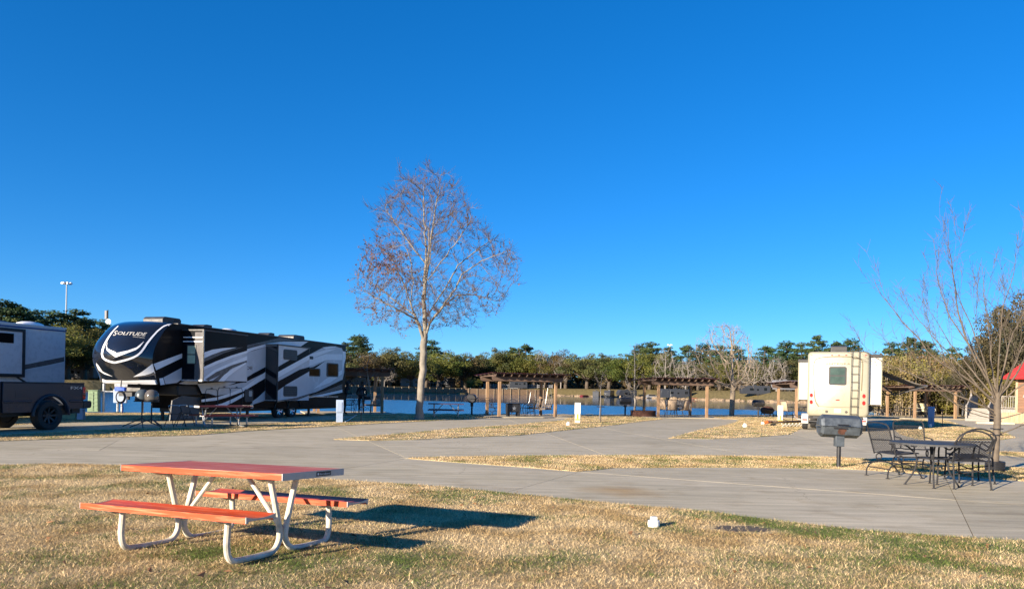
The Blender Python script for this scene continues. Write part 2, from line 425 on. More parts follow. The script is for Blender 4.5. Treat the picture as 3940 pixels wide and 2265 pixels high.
def water_mat():
    m, nt, out = _nt('lake_water')
    N, L = nt.nodes, nt.links
    ge = N.new('ShaderNodeNewGeometry')
    mp = N.new('ShaderNodeMapping'); mp.inputs['Scale'].default_value = (0.8, 1.5, 1); mp.inputs['Rotation'].default_value = (0, 0, 0.5)
    L.new(ge.outputs['Position'], mp.inputs['Vector'])
    n1 = N.new('ShaderNodeTexNoise'); n1.inputs['Scale'].default_value = 1.6; n1.inputs['Detail'].default_value = 5; n1.inputs['Roughness'].default_value = 0.65
    L.new(mp.outputs[0], n1.inputs['Vector'])
    sp = N.new('ShaderNodeSeparateXYZ'); L.new(ge.outputs['Position'], sp.inputs[0])
    ma = N.new('ShaderNodeMath'); ma.operation = 'MULTIPLY_ADD'; ma.inputs[1].default_value = 0.55
    L.new(sp.outputs['X'], ma.inputs[0]); L.new(sp.outputs['Y'], ma.inputs[2])
    wob = N.new('ShaderNodeTexNoise'); wob.inputs['Scale'].default_value = 0.03; L.new(ge.outputs['Position'], wob.inputs['Vector'])
    m2 = N.new('ShaderNodeMath'); m2.operation = 'MULTIPLY_ADD'; m2.inputs[1].default_value = 30; L.new(wob.outputs['Fac'], m2.inputs[0]); L.new(ma.outputs[0], m2.inputs[2])
    mr = N.new('ShaderNodeMapRange'); mr.interpolation_type = 'SMOOTHSTEP'   # open water is wind-ruffled, the lee of the far bank is calm
    mr.inputs['From Min'].default_value = 122; mr.inputs['From Max'].default_value = 140; mr.inputs['To Min'].default_value = 1.0; mr.inputs['To Max'].default_value = 0.06
    L.new(m2.outputs[0], mr.inputs['Value'])
    vs = N.new('ShaderNodeVectorMath'); vs.operation = 'SUBTRACT'; vs.inputs[1].default_value = (0.5, 0.5, 0.5); L.new(n1.outputs['Color'], vs.inputs[0])
    vm = N.new('ShaderNodeVectorMath'); vm.operation = 'MULTIPLY'; vm.inputs[1].default_value = (0.55, 0.75, 0.0); L.new(vs.outputs[0], vm.inputs[0])
    vk = N.new('ShaderNodeVectorMath'); vk.operation = 'SCALE'; L.new(vm.outputs[0], vk.inputs[0]); L.new(mr.outputs[0], vk.inputs['Scale'])
    va = N.new('ShaderNodeVectorMath'); va.operation = 'ADD'; va.inputs[1].default_value = (0, 0, 1); L.new(vk.outputs[0], va.inputs[0])
    bp = N.new('ShaderNodeVectorMath'); bp.operation = 'NORMALIZE'; L.new(va.outputs[0], bp.inputs[0])
    b = N.new('ShaderNodeBsdfPrincipled'); b.inputs['Base Color'].default_value = (0.020, 0.085, 0.19, 1)
    rm = N.new('ShaderNodeMapRange'); rm.inputs['From Min'].default_value = 0.06; rm.inputs['From Max'].default_value = 1.0; rm.inputs['To Min'].default_value = 0.05; rm.inputs['To Max'].default_value = 0.22
    L.new(mr.outputs[0], rm.inputs['Value']); L.new(rm.outputs[0], b.inputs['Roughness']); b.inputs['IOR'].default_value = 1.333
    L.new(bp.outputs[0], b.inputs['Normal']); L.new(b.outputs[0], out.inputs['Surface'])
    return m

M = {}
M['concrete'] = concrete_mat()
M['joint'] = mat('joint_filler', (0.07, 0.06, 0.05), 0.9)
M['turf'] = grass_mat('dry_turf', False)
M['blade'] = grass_mat('dry_grass_blades', True)
M['water'] = water_mat()
M['soil'] = mat('soil', (0.10, 0.075, 0.05), 0.95, var=0.35, scale=9, bump=0.8, bscale=25)
M['orange'] = mat('faded_orange_coating', (0.60, 0.075, 0.020), 0.48, spec=0.3, var=0.12, scale=5, stretch=(0.5, 9, 9), bump=0.08, bscale=80, col2=(0.78, 0.26, 0.13), lo=0.50, hi=0.74)
M['orange_top'] = mat('worn_red_top', (0.54, 0.085, 0.035), 0.5, spec=0.2, var=0.10, scale=2.2, stretch=(0.5, 16, 1), bump=0.05, bscale=90, col2=(0.78, 0.40, 0.27), lo=0.48, hi=0.74)
M['cream_steel'] = mat('cream_painted_steel', (0.52, 0.485, 0.40), 0.45, var=0.30, scale=6, lo=0.3, hi=0.55, bump=0.05)
M['alu_end'] = mat('grey_end_cap', (0.36, 0.36, 0.37), 0.45, metal=0.6, var=0.12)
M['dark_red'] = mat('dark_red_coating', (0.16, 0.022, 0.02), 0.45)
M['blue_coat'] = mat('dark_blue_coating', (0.035, 0.03, 0.075), 0.5)
M['white_alu'] = mat('white_end', (0.8, 0.78, 0.72), 0.4)
M['galv'] = mat('galvanised_steel', (0.42, 0.43, 0.44), 0.42, metal=0.75, var=0.2, scale=12)
M['black'] = mat('black_steel', (0.018, 0.018, 0.02), 0.5, var=0.3)
M['table_grey'] = mat('charcoal_table_top', (0.06, 0.062, 0.066), 0.6, spec=0.2, var=0.25, scale=6)
M['wrought'] = mat('charcoal_wrought_iron', (0.026, 0.026, 0.029), 0.62, spec=0.25, var=0.25, scale=14)
M['grill'] = mat('weathered_grey_steel', (0.085, 0.10, 0.115), 0.45, metal=0.35, var=0.28, scale=7, bump=0.08)
M['rust'] = mat('rust', (0.075, 0.030, 0.018), 0.9, var=0.4, scale=18, bump=0.3)
M['wood_dark'] = mat('weathered_brown_beam', (0.115, 0.075, 0.055), 0.75, var=0.3, scale=3, stretch=(1, 9, 9), bump=0.2, bscale=20)
M['wood_post'] = mat('cedar_post', (0.29, 0.18, 0.10), 0.75, var=0.28, scale=2.5, stretch=(7, 7, 0.7), bump=0.2, bscale=14)
M['wood_grey'] = mat('grey_wood', (0.27, 0.245, 0.22), 0.8, var=0.22, scale=4, stretch=(6, 6, 1), bump=0.15)
M['wood_swing'] = mat('swing_wood', (0.11, 0.09, 0.075), 0.7, var=0.3, scale=5)
M['red_roof'] = mat('red_metal_roof', (0.15, 0.022, 0.020), 0.4, metal=0.1, var=0.18, scale=2)
M['bark_pale'] = mat('pale_bark', (0.215, 0.19, 0.155), 0.85, var=0.28, scale=5, stretch=(1, 1, 0.5), bump=0.55, bscale=14)
M['bark_tan'] = mat('tan_bark', (0.26, 0.205, 0.145), 0.85, var=0.22, scale=8)
M['bark_young'] = mat('young_grey_brown_bark', (0.115, 0.09, 0.065), 0.8, var=0.28, scale=7, bump=0.3, bscale=40)
M['twig_red'] = mat('reddish_twigs', (0.125, 0.09, 0.072), 0.85, var=0.25, scale=4)
M['bark_dark'] = mat('dark_bark', (0.085, 0.066, 0.05), 0.9, var=0.3, scale=3)
M['bark_grey'] = mat('grey_twigs', (0.22, 0.195, 0.175), 0.9, var=0.2)
M['leaf_red'] = leaf_mat('dry_red_leaf', (0.09, 0.04, 0.028), (0.23, 0.105, 0.06), 0.3, 2.0, 0.02)
M['leaf_litter'] = mat('brown_leaf_litter', (0.24, 0.12, 0.05), 0.8, var=0.4, scale=3)
M['leaf_oak'] = leaf_mat('oak_leaf', (0.035, 0.050, 0.018), (0.145, 0.135, 0.042), 0.2, 0.35, 0.07)
M['leaf_oak2'] = leaf_mat('live_oak_leaf_bright', (0.045, 0.075, 0.015), (0.17, 0.17, 0.035), 0.22, 0.35, 0.04)
M['leaf_evergreen'] = leaf_mat('dark_evergreen_leaf', (0.025, 0.030, 0.015), (0.095, 0.082, 0.038), 0.15, 0.4, 0.03)
M['leaf_pine'] = leaf_mat('pine_needles', (0.022, 0.05, 0.022), (0.075, 0.115, 0.04), 0.15, 0.5, 0.03)
M['leaf_brush'] = leaf_mat('yellowing_brush', (0.085, 0.085, 0.022), (0.33, 0.265, 0.075), 0.25, 0.5, 0.04)
M['leaf_brown'] = leaf_mat('brown_brush', (0.12, 0.085, 0.036), (0.34, 0.245, 0.105), 0.25, 0.5, 0.04)
M['white'] = mat('white_paint', (0.48, 0.47, 0.44), 0.4, var=0.05)
M['cream_rv'] = mat('cream_fibreglass', (0.315, 0.290, 0.212), 0.28, var=0.03, scale=1.5, coat=0.5)
M['cream_rv2'] = mat('cream_panel_recess', (0.20, 0.17, 0.10), 0.35, var=0.04)
M['gloss_black'] = mat('black_gelcoat', (0.010, 0.012, 0.018), 0.12, var=0.1, scale=1.2, coat=1.0, rvar=0.04)
M['satin_black'] = mat('black_side_paint', (0.008, 0.009, 0.012), 0.25, var=0.1, scale=1.2, spec=0.06, rvar=0.04)
M['gloss_brown'] = mat('dark_brown_gelcoat', (0.012, 0.011, 0.012), 0.22, var=0.25, scale=1.2, coat=0.0, spec=0.07, rvar=0.05)
M['gloss_white'] = mat('white_gelcoat', (0.84, 0.85, 0.88), 0.22, var=0.04, spec=0.3, rvar=0.05)
M['gloss_silver'] = mat('silver_gelcoat', (0.58, 0.59, 0.62), 0.25, var=0.05, scale=1.5, spec=0.3, rvar=0.05)
M['gloss_taupe'] = mat('taupe_gelcoat', (0.12, 0.112, 0.112), 0.25, var=0.1, spec=0.25, rvar=0.05)
M['rv_side'] = mat('pale_trailer_wall', (0.62, 0.63, 0.66), 0.3, var=0.03, coat=0.4)
M['glass_dark'] = mat('tinted_glass', (0.006, 0.007, 0.008), 0.06, var=0.1, spec=0.2, rvar=0.02)
M['glass_green'] = mat('green_tinted_glass', (0.05, 0.075, 0.062), 0.08, var=0.2, scale=3, rvar=0.03)
M['blind'] = mat('drawn_blind', (0.42, 0.50, 0.34), 0.6)
M['rubber'] = mat('tyre_rubber', (0.022, 0.021, 0.021), 0.8, var=0.25, scale=12, bump=0.2, bscale=50)
M['chrome'] = mat('bright_metal', (0.55, 0.56, 0.58), 0.22, metal=0.9, var=0.1)
M['grey_plastic'] = mat('dark_grey_plastic', (0.042, 0.041, 0.042), 0.45, var=0.12)
M['truck_paint'] = mat('dark_grey_metallic', (0.022, 0.028, 0.042), 0.30, spec=0.3, var=0.1, scale=2, coat=0.06, rvar=0.05)
M['red_lens'] = mat('red_lens', (0.70, 0.014, 0.012), 0.15, var=0.1, coat=0.6)
M['red_dark_lens'] = mat('dark_red_lens', (0.12, 0.006, 0.008), 0.15, coat=0.6)
M['yellow'] = mat('yellow_sticker', (0.80, 0.56, 0.03), 0.5, var=0.06)
M['ped_white'] = mat('white_cabinet', (0.68, 0.66, 0.57), 0.45, var=0.05)
M['ped_blue'] = mat('blue_grey_cabinet', (0.34, 0.42, 0.55), 0.45, var=0.06)
M['ped_deep'] = mat('blue_cabinet', (0.16, 0.27, 0.45), 0.45, var=0.06)
M['green_box'] = mat('pale_green_cabinet', (0.20, 0.29, 0.17), 0.55, var=0.12)
M['tan_sling'] = mat('tan_sling_fabric', (0.42, 0.31, 0.21), 0.8, var=0.1, scale=30)
M['yellow_sling'] = mat('pale_yellow_sling', (0.64, 0.58, 0.36), 0.75, var=0.08)
M['awning'] = mat('charcoal_awning_fabric', (0.16, 0.15, 0.145), 0.85, var=0.2, scale=2)
M['siding'] = mat('brown_wood_siding', (0.20, 0.105, 0.06), 0.8, var=0.3, scale=2.5, stretch=(0.6, 8, 8), bump=0.2)
M['skirt'] = mat('pale_wood_board', (0.44, 0.32, 0.19), 0.8, var=0.22, scale=2.5, stretch=(6, 6, 0.7))
M['step'] = mat('painted_step', (0.25, 0.235, 0.205), 0.75, var=0.12)
M['roof_bright'] = mat('bright_red_roof', (0.46, 0.030, 0.030), 0.42, var=0.15, scale=1.5)
M['rock'] = mat('tan_rock', (0.25, 0.18, 0.11), 0.9, var=0.32, scale=2.5, bump=0.5, bscale=6)
M['bulkhead'] = mat('bulkhead_timber', (0.15, 0.095, 0.055), 0.85, var=0.35, scale=0.8, stretch=(1, 1, 6), bump=0.2)
M['pile'] = mat('bulkhead_pile', (0.22, 0.165, 0.105), 0.85, var=0.25)
M['skin'] = mat('skin', (0.42, 0.25, 0.17), 0.55, var=0.08)
M['hair'] = mat('dark_hair', (0.012, 0.010, 0.010), 0.6)
M['jacket'] = mat('black_jacket', (0.014, 0.014, 0.018), 0.85)
M['jacket_grey'] = mat('grey_mauve_panel', (0.085, 0.075, 0.085), 0.85)
M['trousers'] = mat('black_trousers', (0.012, 0.012, 0.014), 0.85)
M['blue_plastic'] = mat('blue_plastic', (0.025, 0.10, 0.48), 0.4)
M['orange_plastic'] = mat('orange_plastic', (0.72, 0.16, 0.04), 0.4)
M['hose_brown'] = mat('brown_sewer_hose', (0.085, 0.055, 0.04), 0.5, var=0.3, scale=40, stretch=(1, 0.05, 1))
M['hose_white'] = mat('white_hose', (0.72, 0.72, 0.70), 0.45)
M['pvc'] = mat('white_pvc', (0.82, 0.80, 0.72), 0.35, var=0.04)
M['tarp'] = mat('grey_tarp', (0.075, 0.075, 0.078), 0.55, var=0.3, scale=2, bump=0.4, bscale=5)
M['dome_grey'] = mat('grey_dome', (0.06, 0.075, 0.085), 0.3, var=0.08)
M['dome_clear'] = mat('smoky_dome', (0.13, 0.115, 0.10), 0.15, var=0.2, scale=4, metal=0.3)
M['light_lamp'] = mat('mast_lamp', (0.7, 0.7, 0.72), 0.3, metal=0.5)
M['silver'] = mat('silver_logo', (0.5, 0.52, 0.55), 0.3, metal=0.5)
M['far_dark'] = mat('far_dark_camper', (0.035, 0.038, 0.045), 0.4, var=0.2)
M['far_white'] = mat('far_white_camper', (0.19, 0.19, 0.20), 0.4, var=0.05)
M['plate'] = mat('licence_plate_white', (0.62, 0.64, 0.68), 0.4)
M['plate_gold'] = mat('licence_plate_gold', (0.75, 0.55, 0.12), 0.4)
M['navy'] = mat('navy_print', (0.03, 0.06, 0.20), 0.5)
M['gold_letter'] = mat('faded_gold_letter', (0.16, 0.13, 0.07), 0.4)
M['tie'] = mat('black_drain_pipe', (0.02, 0.02, 0.022), 0.45, bump=0.3)
# ================================================================== the setting: terrain, lake, paving, lawns
LAKE = np.array([(-95, 22), (-60, 28), (-20, 38.4), (-7.0, 44.6), (8.3, 51.4), (22, 59.2), (30.7, 62.4), (36, 67), (52, 95), (80, 150), (112, 214),
                 (77.6, 214.6), (47.4, 281), (25, 312), (3.6, 333), (-20, 312), (-45.8, 278), (-62, 240), (-72, 190), (-78, 165), (-100, 140), (-140, 132), (-220, 130), (-220, 20)], float)
def sdist(P, poly):
    """signed distance to a polygon, negative inside"""
    d2 = np.full(len(P), 1e18); inside = np.zeros(len(P), bool)
    n = len(poly)
    for i in range(n):
        a, b = poly[i], poly[(i + 1) % n]
        e = b - a; w = P - a
        t = np.clip((w @ e) / (e @ e), 0, 1)
        q = w - t[:, None] * e
        d2 = np.minimum(d2, (q * q).sum(1))
        cnd = ((a[1] > P[:, 1]) != (b[1] > P[:, 1]))
        with np.errstate(divide='ignore', invalid='ignore'):
            xi = (b[0] - a[0]) * (P[:, 1] - a[1]) / (b[1] - a[1]) + a[0]
        inside ^= cnd & (P[:, 0] < xi)
    d = np.sqrt(d2)
    return np.where(inside, -d, d)
def sstep(x, a, b):
    t = np.clip((x - a) / (b - a), 0, 1); return t * t * (3 - 2 * t)
def inside_poly(P, poly):
    return sdist(P, np.asarray(poly, float)) < 0
def terrain_z(P):
    d = sdist(P, LAKE)
    rr = np.hypot(P[:, 0], P[:, 1])
    far = sstep(rr, 85, 150)
    bulk = sstep(P[:, 0], 16, 4) * sstep(rr, 200, 240) + sstep(-P[:, 0], 60, 75) * far   # timber-walled stretches
    bulk = np.clip(bulk, 0, 1)
    top = far * (2.7 - 0.9 * bulk)
    width = 1.3 + far * (14 * (1 - bulk) + 0.6)
    z = -0.75 + (top + 0.75) * sstep(d, -0.2, width)
    z = np.where(d < -0.2, -0.75 - np.clip(-d * 0.25, 0, 1.2), z)
    n = np.sin(P[:, 0] * 0.13 + 1.3) * np.cos(P[:, 1] * 0.11) + 0.5 * np.sin(P[:, 0] * 0.31 + P[:, 1] * 0.27)
    return z + far * n * 0.12 * (d > 0.5) - 0.045 * (1 - far) * (d > 1.2)
rs = np.concatenate([[0.3], np.linspace(2, 34, 17), np.arange(35, 72, 0.45), np.geomspace(73, 380, 95), np.geomspace(400, 6000, 18)])
an = np.concatenate([np.arange(-180, -48, 6), np.arange(-48, 48, 0.5), np.arange(48, 180, 6)])
RR, AA = np.meshgrid(rs, np.radians(an), indexing='ij')
TP = np.stack([RR * np.sin(AA), RR * np.cos(AA)], -1).reshape(-1, 2)
TZ = terrain_z(TP)
nr, na = len(rs), len(an)
tf = []
for i in range(nr - 1):
    for j in range(na):
        j2 = (j + 1) % na
        tf.append((i * na + j, (i + 1) * na + j, (i + 1) * na + j2, i * na + j2))
ground = flat('ground', np.column_stack([TP, TZ]).tolist(), tf, M['turf'], smooth=True)
tag(ground, kind='structure')
lake = flat('lake_water', [(-1500, 18, -0.6), (1500, 18, -0.6), (1500, 420, -0.6), (-1500, 420, -0.6)], [(0, 1, 2, 3)], M['water'])
tag(lake, kind='structure')

# ---- lawn and paving outlines (measured on the photograph, laid on the level ground)
def poly(*px): return [tuple(G(x, y)[:2]) for x, y in px]
LAWN_EDGE = [(-700, 1800), (-300, 1795), (0, 1790), (268, 1785), (463, 1791), (850, 1815), (1228, 1843), (1500, 1860), (1700, 1874), (1925, 1896), (2342, 1937), (2759, 1973), (2863, 1990), (2967, 2002), (3280, 2039), (3593, 2063), (3940, 2083), (4400, 2108), (5200, 2150)]
lawn_a = poly(*LAWN_EDGE) + [(14, 2.0), (8, -6), (-10, -6), (-24, 4)]
strip_b = poly((1571, 1763), (1696, 1759), (2029, 1754), (2551, 1752), (3217, 1759), (3374, 1769), (3600, 1781), (3862, 1797), (3940, 1802), (4400, 1822), (4400, 1880), (3940, 1850), (3635, 1828), (3332, 1807), (3217, 1802), (2811, 1797), (2363, 1799), (2280, 1809), (2217, 1813), (2029, 1797), (1717, 1775))
isl_e = poly((1284, 1690), (1401, 1679), (1559, 1667), (1765, 1647), (2000, 1633), (2053, 1626), (2165, 1618), (2200, 1604), (2240, 1600), (2500, 1600), (2550, 1612), (2465, 1621), (2379, 1633), (2190, 1653), (2000, 1674), (1765, 1683), (1593, 1691), (1420, 1694))
isl_d = poly((-500, 1720), (0, 1697), (335, 1685), (750, 1674), (952, 1658), (1179, 1645), (1490, 1627), (1628, 1620), (1765, 1614), (1885, 1607), (1900, 1596), (1500, 1596), (1200, 1594), (600, 1588), (300, 1588), (0, 1600), (-500, 1640))
isl_f = poly((2572, 1686), (2620, 1674), (2692, 1655), (2795, 1635), (2843, 1621), (2840, 1613), (2740, 1609), (2760, 1602), (3000, 1604), (3085, 1616), (3086, 1640), (3083, 1647), (3035, 1671), (2915, 1681), (2743, 1688))
isl_g = poly((3437, 1613), (3630, 1615), (3722, 1641), (3815, 1656), (3863, 1663), (3905, 1684), (3850, 1692), (3700, 1694), (3540, 1690), (3470, 1672), (3440, 1646))
isl_h = poly((3798, 1743), (3860, 1738), (3940, 1741), (4300, 1752), (4300, 1775), (3940, 1758), (3850, 1750))
pave_far = [(5200, 1624), (4400, 1616), (3940, 1611), (3400, 1610), (2600, 1604), (2000, 1604), (1500, 1612), (1250, 1616), (600, 1640), (0, 1690), (-700, 1710)]
pave = poly(*LAWN_EDGE) + poly(*pave_far)

def clip(pg, p, q, side):
    """keep the part of a polygon on one side of the line p-q"""
    nx, ny = -(q[1] - p[1]), (q[0] - p[0])
    f = lambda v: side * ((v[0] - p[0]) * nx + (v[1] - p[1]) * ny)
    out = []
    for i in range(len(pg)):
        a, b = pg[i], pg[(i + 1) % len(pg)]
        fa, fb = f(a), f(b)
        if fa >= 0: out.append(a)
        if (fa > 0) != (fb > 0) and abs(fa - fb) > 1e-9:
            t = fa / (fa - fb); out.append((a[0] + (b[0] - a[0]) * t, a[1] + (b[1] - a[1]) * t))
    return out
def area2(pg): return sum(pg[i][0] * pg[(i + 1) % len(pg)][1] - pg[(i + 1) % len(pg)][0] * pg[i][1] for i in range(len(pg))) / 2
def inset(pg, d):
    if area2(pg) < 0: pg = pg[::-1]
    for ln in range(len(pg)): pass
    out = []
    n = len(pg)
    for i in range(n):
        a, b, c = Vector(pg[i - 1]), Vector(pg[i]), Vector(pg[(i + 1) % n])
        e1 = b - a; e2 = c - b
        if e1.length < 1e-4 or e2.length < 1e-4: out.append(tuple(b)); continue
        n1 = Vector((-e1.y, e1.x)).normalized(); n2 = Vector((-e2.y, e2.x)).normalized()
        m = n1 + n2
        m = m / max(0.35, m.length_squared / 2) if m.length > 1e-3 else n1
        out.append(tuple(b + m * d))
    return out
def dedupe(pg):
    out = []
    for p in pg:
        if not out or (Vector(p) - Vector(out[-1])).length > 0.02: out.append(p)
    if len(out) > 2 and (Vector(out[0]) - Vector(out[-1])).length <= 0.02: out.pop()
    return out
g2 = lambda x, y: tuple(G(x, y)[:2])
main_cut = (g2(1338, 1800), g2(1556, 1765))
pieces = [pave]
def cut(p, q, cond=lambda c: True):
    global pieces
    new = []
    for pc in pieces:
        cx = sum(v[0] for v in pc) / len(pc); cy = sum(v[1] for v in pc) / len(pc)
        if not cond((cx, cy)): new.append(pc); continue
        for sd in (1, -1):
            r = dedupe(clip(pc, p, q, sd))
            if len(r) > 2 and abs(area2(r)) > 0.05: new.append(r)
    pieces = new
# long joint along the near edge of the grass strip parts the patio apron from the roadway
apron_line = (g2(2217, 1813), g2(3940, 1942))
strip_line = (g2(1571, 1763), g2(3940, 1826))
cut(*strip_line)
near = lambda c: (c[1] - strip_line[0][1]) * (strip_line[1][0] - strip_line[0][0]) - (c[0] - strip_line[0][0]) * (strip_line[1][1] - strip_line[0][1]) < 0
far_ = lambda c: not near(c)
cut(*apron_line, cond=near)
for p, q in (((2228, 1815), (1946, 1893)), ((3635, 1830), (3745, 2060)), ((1338, 1800), (1556, 1765)), ((4300, 1850), (4700, 2100))):
    cut(g2(*p), g2(*q), cond=near)
for p, q in (((451, 1695), (288, 1781)), ((1403, 1690), (1564, 1761)), ((2140, 1680), (2330, 1750)), ((2560, 1690), (2900, 1752)), ((3060, 1672), (3560, 1779)), ((-350, 1700), (-650, 1790)), ((3900, 1690), (4500, 1790))):
    cut(g2(*p), g2(*q), cond=far_)
cut(g2(-700, 1712), g2(3940, 1712), cond=far_)
pavement = flat('pavement', [(x, y, -0.009) for x, y in dedupe(pave)], [tuple(range(len(dedupe(pave))))], M['joint'])
tag(pavement, kind='structure')
for pc in pieces:
    q = inset(dedupe(pc), 0.005)
    mb = MB(); mb.prism(q, 'z', -0.030, random.uniform(-0.0006, 0.0006))
    o = mb.build('concrete_slab', M['concrete'], pavement, smooth=False)

def sheet(name, pg, z, mt, thick=0.03):
    pg = dedupe(pg)
    mb = MB(); mb.prism(pg, 'z', z - thick, z)
    o = mb.build(name, mt, None, smooth=False); tag(o, kind='structure'); return o
for nm, pg in (('lawn', lawn_a), ('grass_strip', strip_b), ('grass_island', isl_e), ('grass_island', isl_d), ('grass_island', isl_f), ('grass_island', isl_g), ('grass_strip', isl_h)):
    sheet(nm, pg, 0.014, M['turf'], 0.026)
# hard stands laid over the grass
trailer_pad = poly((-400, 1692), (0, 1675), (250, 1661), (491, 1650), (750, 1645), (1000, 1631), (1150, 1623), (1340, 1611), (1360, 1600), (1120, 1600), (900, 1604), (560, 1622), (300, 1627), (0, 1640), (-400, 1655))
def pad(name, pg, z=0.030):
    o = sheet(name, pg, z, M['concrete'], 0.05); return o
pad('trailer_hardstand', trailer_pad)

# ---- grass blades
def blades(name, polys, n, wmin, wmax, hmin, hmax, z0, dens=None, jitter=0.0):
    pts = []
    tot = [abs(area2(p)) for p in polys]
    for pg, a in zip(polys, tot):
        P = np.array(pg); lo, hi = P.min(0), P.max(0)
        want = int(n * a / sum(tot)); got = []
        while sum(len(g) for g in got) < want:
            c = rng.uniform(lo, hi, (want * 2 + 200, 2))
            if dens is not None: c = c[rng.random(len(c)) < dens(c)]
            sd = sdist(c, P)
            got.append(c[sd < jitter * (rng.random(len(c)) ** 2)])
        pts.append(np.concatenate(got)[:want])
    p = np.concatenate(pts); k = len(p)
    az = rng.uniform(0, 2 * np.pi, k); lean = rng.uniform(0.45, 1.42, k); h = rng.uniform(hmin, hmax, k); w = rng.uniform(wmin, wmax, k)
    fa = rng.uniform(0, 2 * np.pi, k)
    bx, by = np.cos(fa) * w / 2, np.sin(fa) * w / 2
    tx, ty, tz = np.cos(az) * np.sin(lean) * h, np.sin(az) * np.sin(lean) * h, np.cos(lean) * h
    v = np.zeros((k, 3, 3))
    v[:, 0] = np.column_stack([p[:, 0] - bx, p[:, 1] - by, np.full(k, z0)])
    v[:, 1] = np.column_stack([p[:, 0] + bx, p[:, 1] + by, np.full(k, z0)])
    v[:, 2] = np.column_stack([p[:, 0] + tx, p[:, 1] + ty, z0 + tz])
    me = bpy.data.meshes.new(name)
    me.vertices.add(k * 3); me.vertices.foreach_set('co', v.ravel())
    me.loops.add(k * 3); me.loops.foreach_set('vertex_index', np.arange(k * 3))
    me.polygons.add(k); me.polygons.foreach_set('loop_start', np.arange(0, k * 3, 3))
    at = me.attributes.new('shade', 'FLOAT', 'POINT'); at.data.foreach_set('value', np.repeat(rng.random(k), 3))
    at = me.attributes.new('live', 'FLOAT', 'POINT'); at.data.foreach_set('value', np.repeat(rng.random(k), 3))
    me.update(); me.validate()
    me.materials.append(M['blade'])
    o = bpy.data.objects.new(name, me); C.objects.link(o)
    return o
lawn_vis = poly(*LAWN_EDGE[1:18]) + [(11, 4.6), (-9, 4.6)]
HOLE = G(2855, 2038)
def lawn_density(c):
    d = np.hypot(c[:, 0], c[:, 1]); e = np.hypot((c[:, 0] - HOLE.x) / 1.7, c[:, 1] - HOLE.y)
    return np.clip(9.0 / d, 0.3, 1.0) * (0.12 + 0.88 * sstep(e, 0.16, 0.30))
o = blades('lawn_grass', [lawn_vis], 520000, 0.003, 0.0075, 0.016, 0.045, 0.012, lawn_density, 0.07)
tag(o, 'short dry straw coloured grass with green patches around the orange table', 'grass', kind='stuff')
o = blades('strip_grass', [strip_b, isl_h], 150000, 0.005, 0.011, 0.02, 0.045, 0.012, None, 0.09)
tag(o, 'narrow strip of straw coloured grass behind the patio slab', 'grass', kind='stuff')
o = blades('island_grass', [isl_d, isl_e, isl_f, isl_g], 260000, 0.009, 0.020, 0.02, 0.050, 0.012, None, 0.12)
tag(o, 'dry golden grass on the islands between the parking pads', 'grass', kind='stuff')
# worn hole in the lawn
mb = MB(); N_ = 22
ring = [(math.cos(2 * math.pi * i / N_) * (0.30 + 0.05 * math.sin(i * 2.3)), math.sin(2 * math.pi * i / N_) * (0.17 + 0.03 * math.cos(i * 1.7))) for i in range(N_)]
vs = [(HOLE.x + x, HOLE.y + y, 0.017) for x, y in ring] + [(HOLE.x + x * 0.6, HOLE.y + y * 0.6, 0.0162) for x, y in ring] + [(HOLE.x, HOLE.y, 0.0160)]
mb.add(vs, [(i, (i + 1) % N_, N_ + (i + 1) % N_, N_ + i) for i in range(N_)] + [(N_ + i, N_ + (i + 1) % N_, 2 * N_) for i in range(N_)])
o = mb.build('bare_soil_patch', M['soil']); tag(o, kind='structure')

# a few fallen leaves
random.seed(44); mb = MB()
for k in range(150):
    x, y = random.uniform(-5, 6), random.uniform(5.2, 11)
    if not inside_poly(np.array([[x, y]]), lawn_a)[0]: continue
    a = random.uniform(0, 6.28); r_ = random.uniform(0.02, 0.045); z_ = random.uniform(0.035, 0.055); t_ = random.uniform(-.02, .02)
    mb.add([(x + r_ * math.cos(a), y + r_ * math.sin(a), z_), (x - r_ * .5 * math.sin(a), y + r_ * .5 * math.cos(a), z_ + t_), (x - r_ * math.cos(a), y - r_ * math.sin(a), z_ - t_), (x + r_ * .5 * math.sin(a), y - r_ * .5 * math.cos(a), z_ + 0.01)], [(0, 1, 2, 3)])
o = mb.build('fallen_leaves', M['leaf_litter'], smooth=False)
tag(o, 'few small brown fallen leaves scattered over the near lawn', 'leaves', kind='stuff')
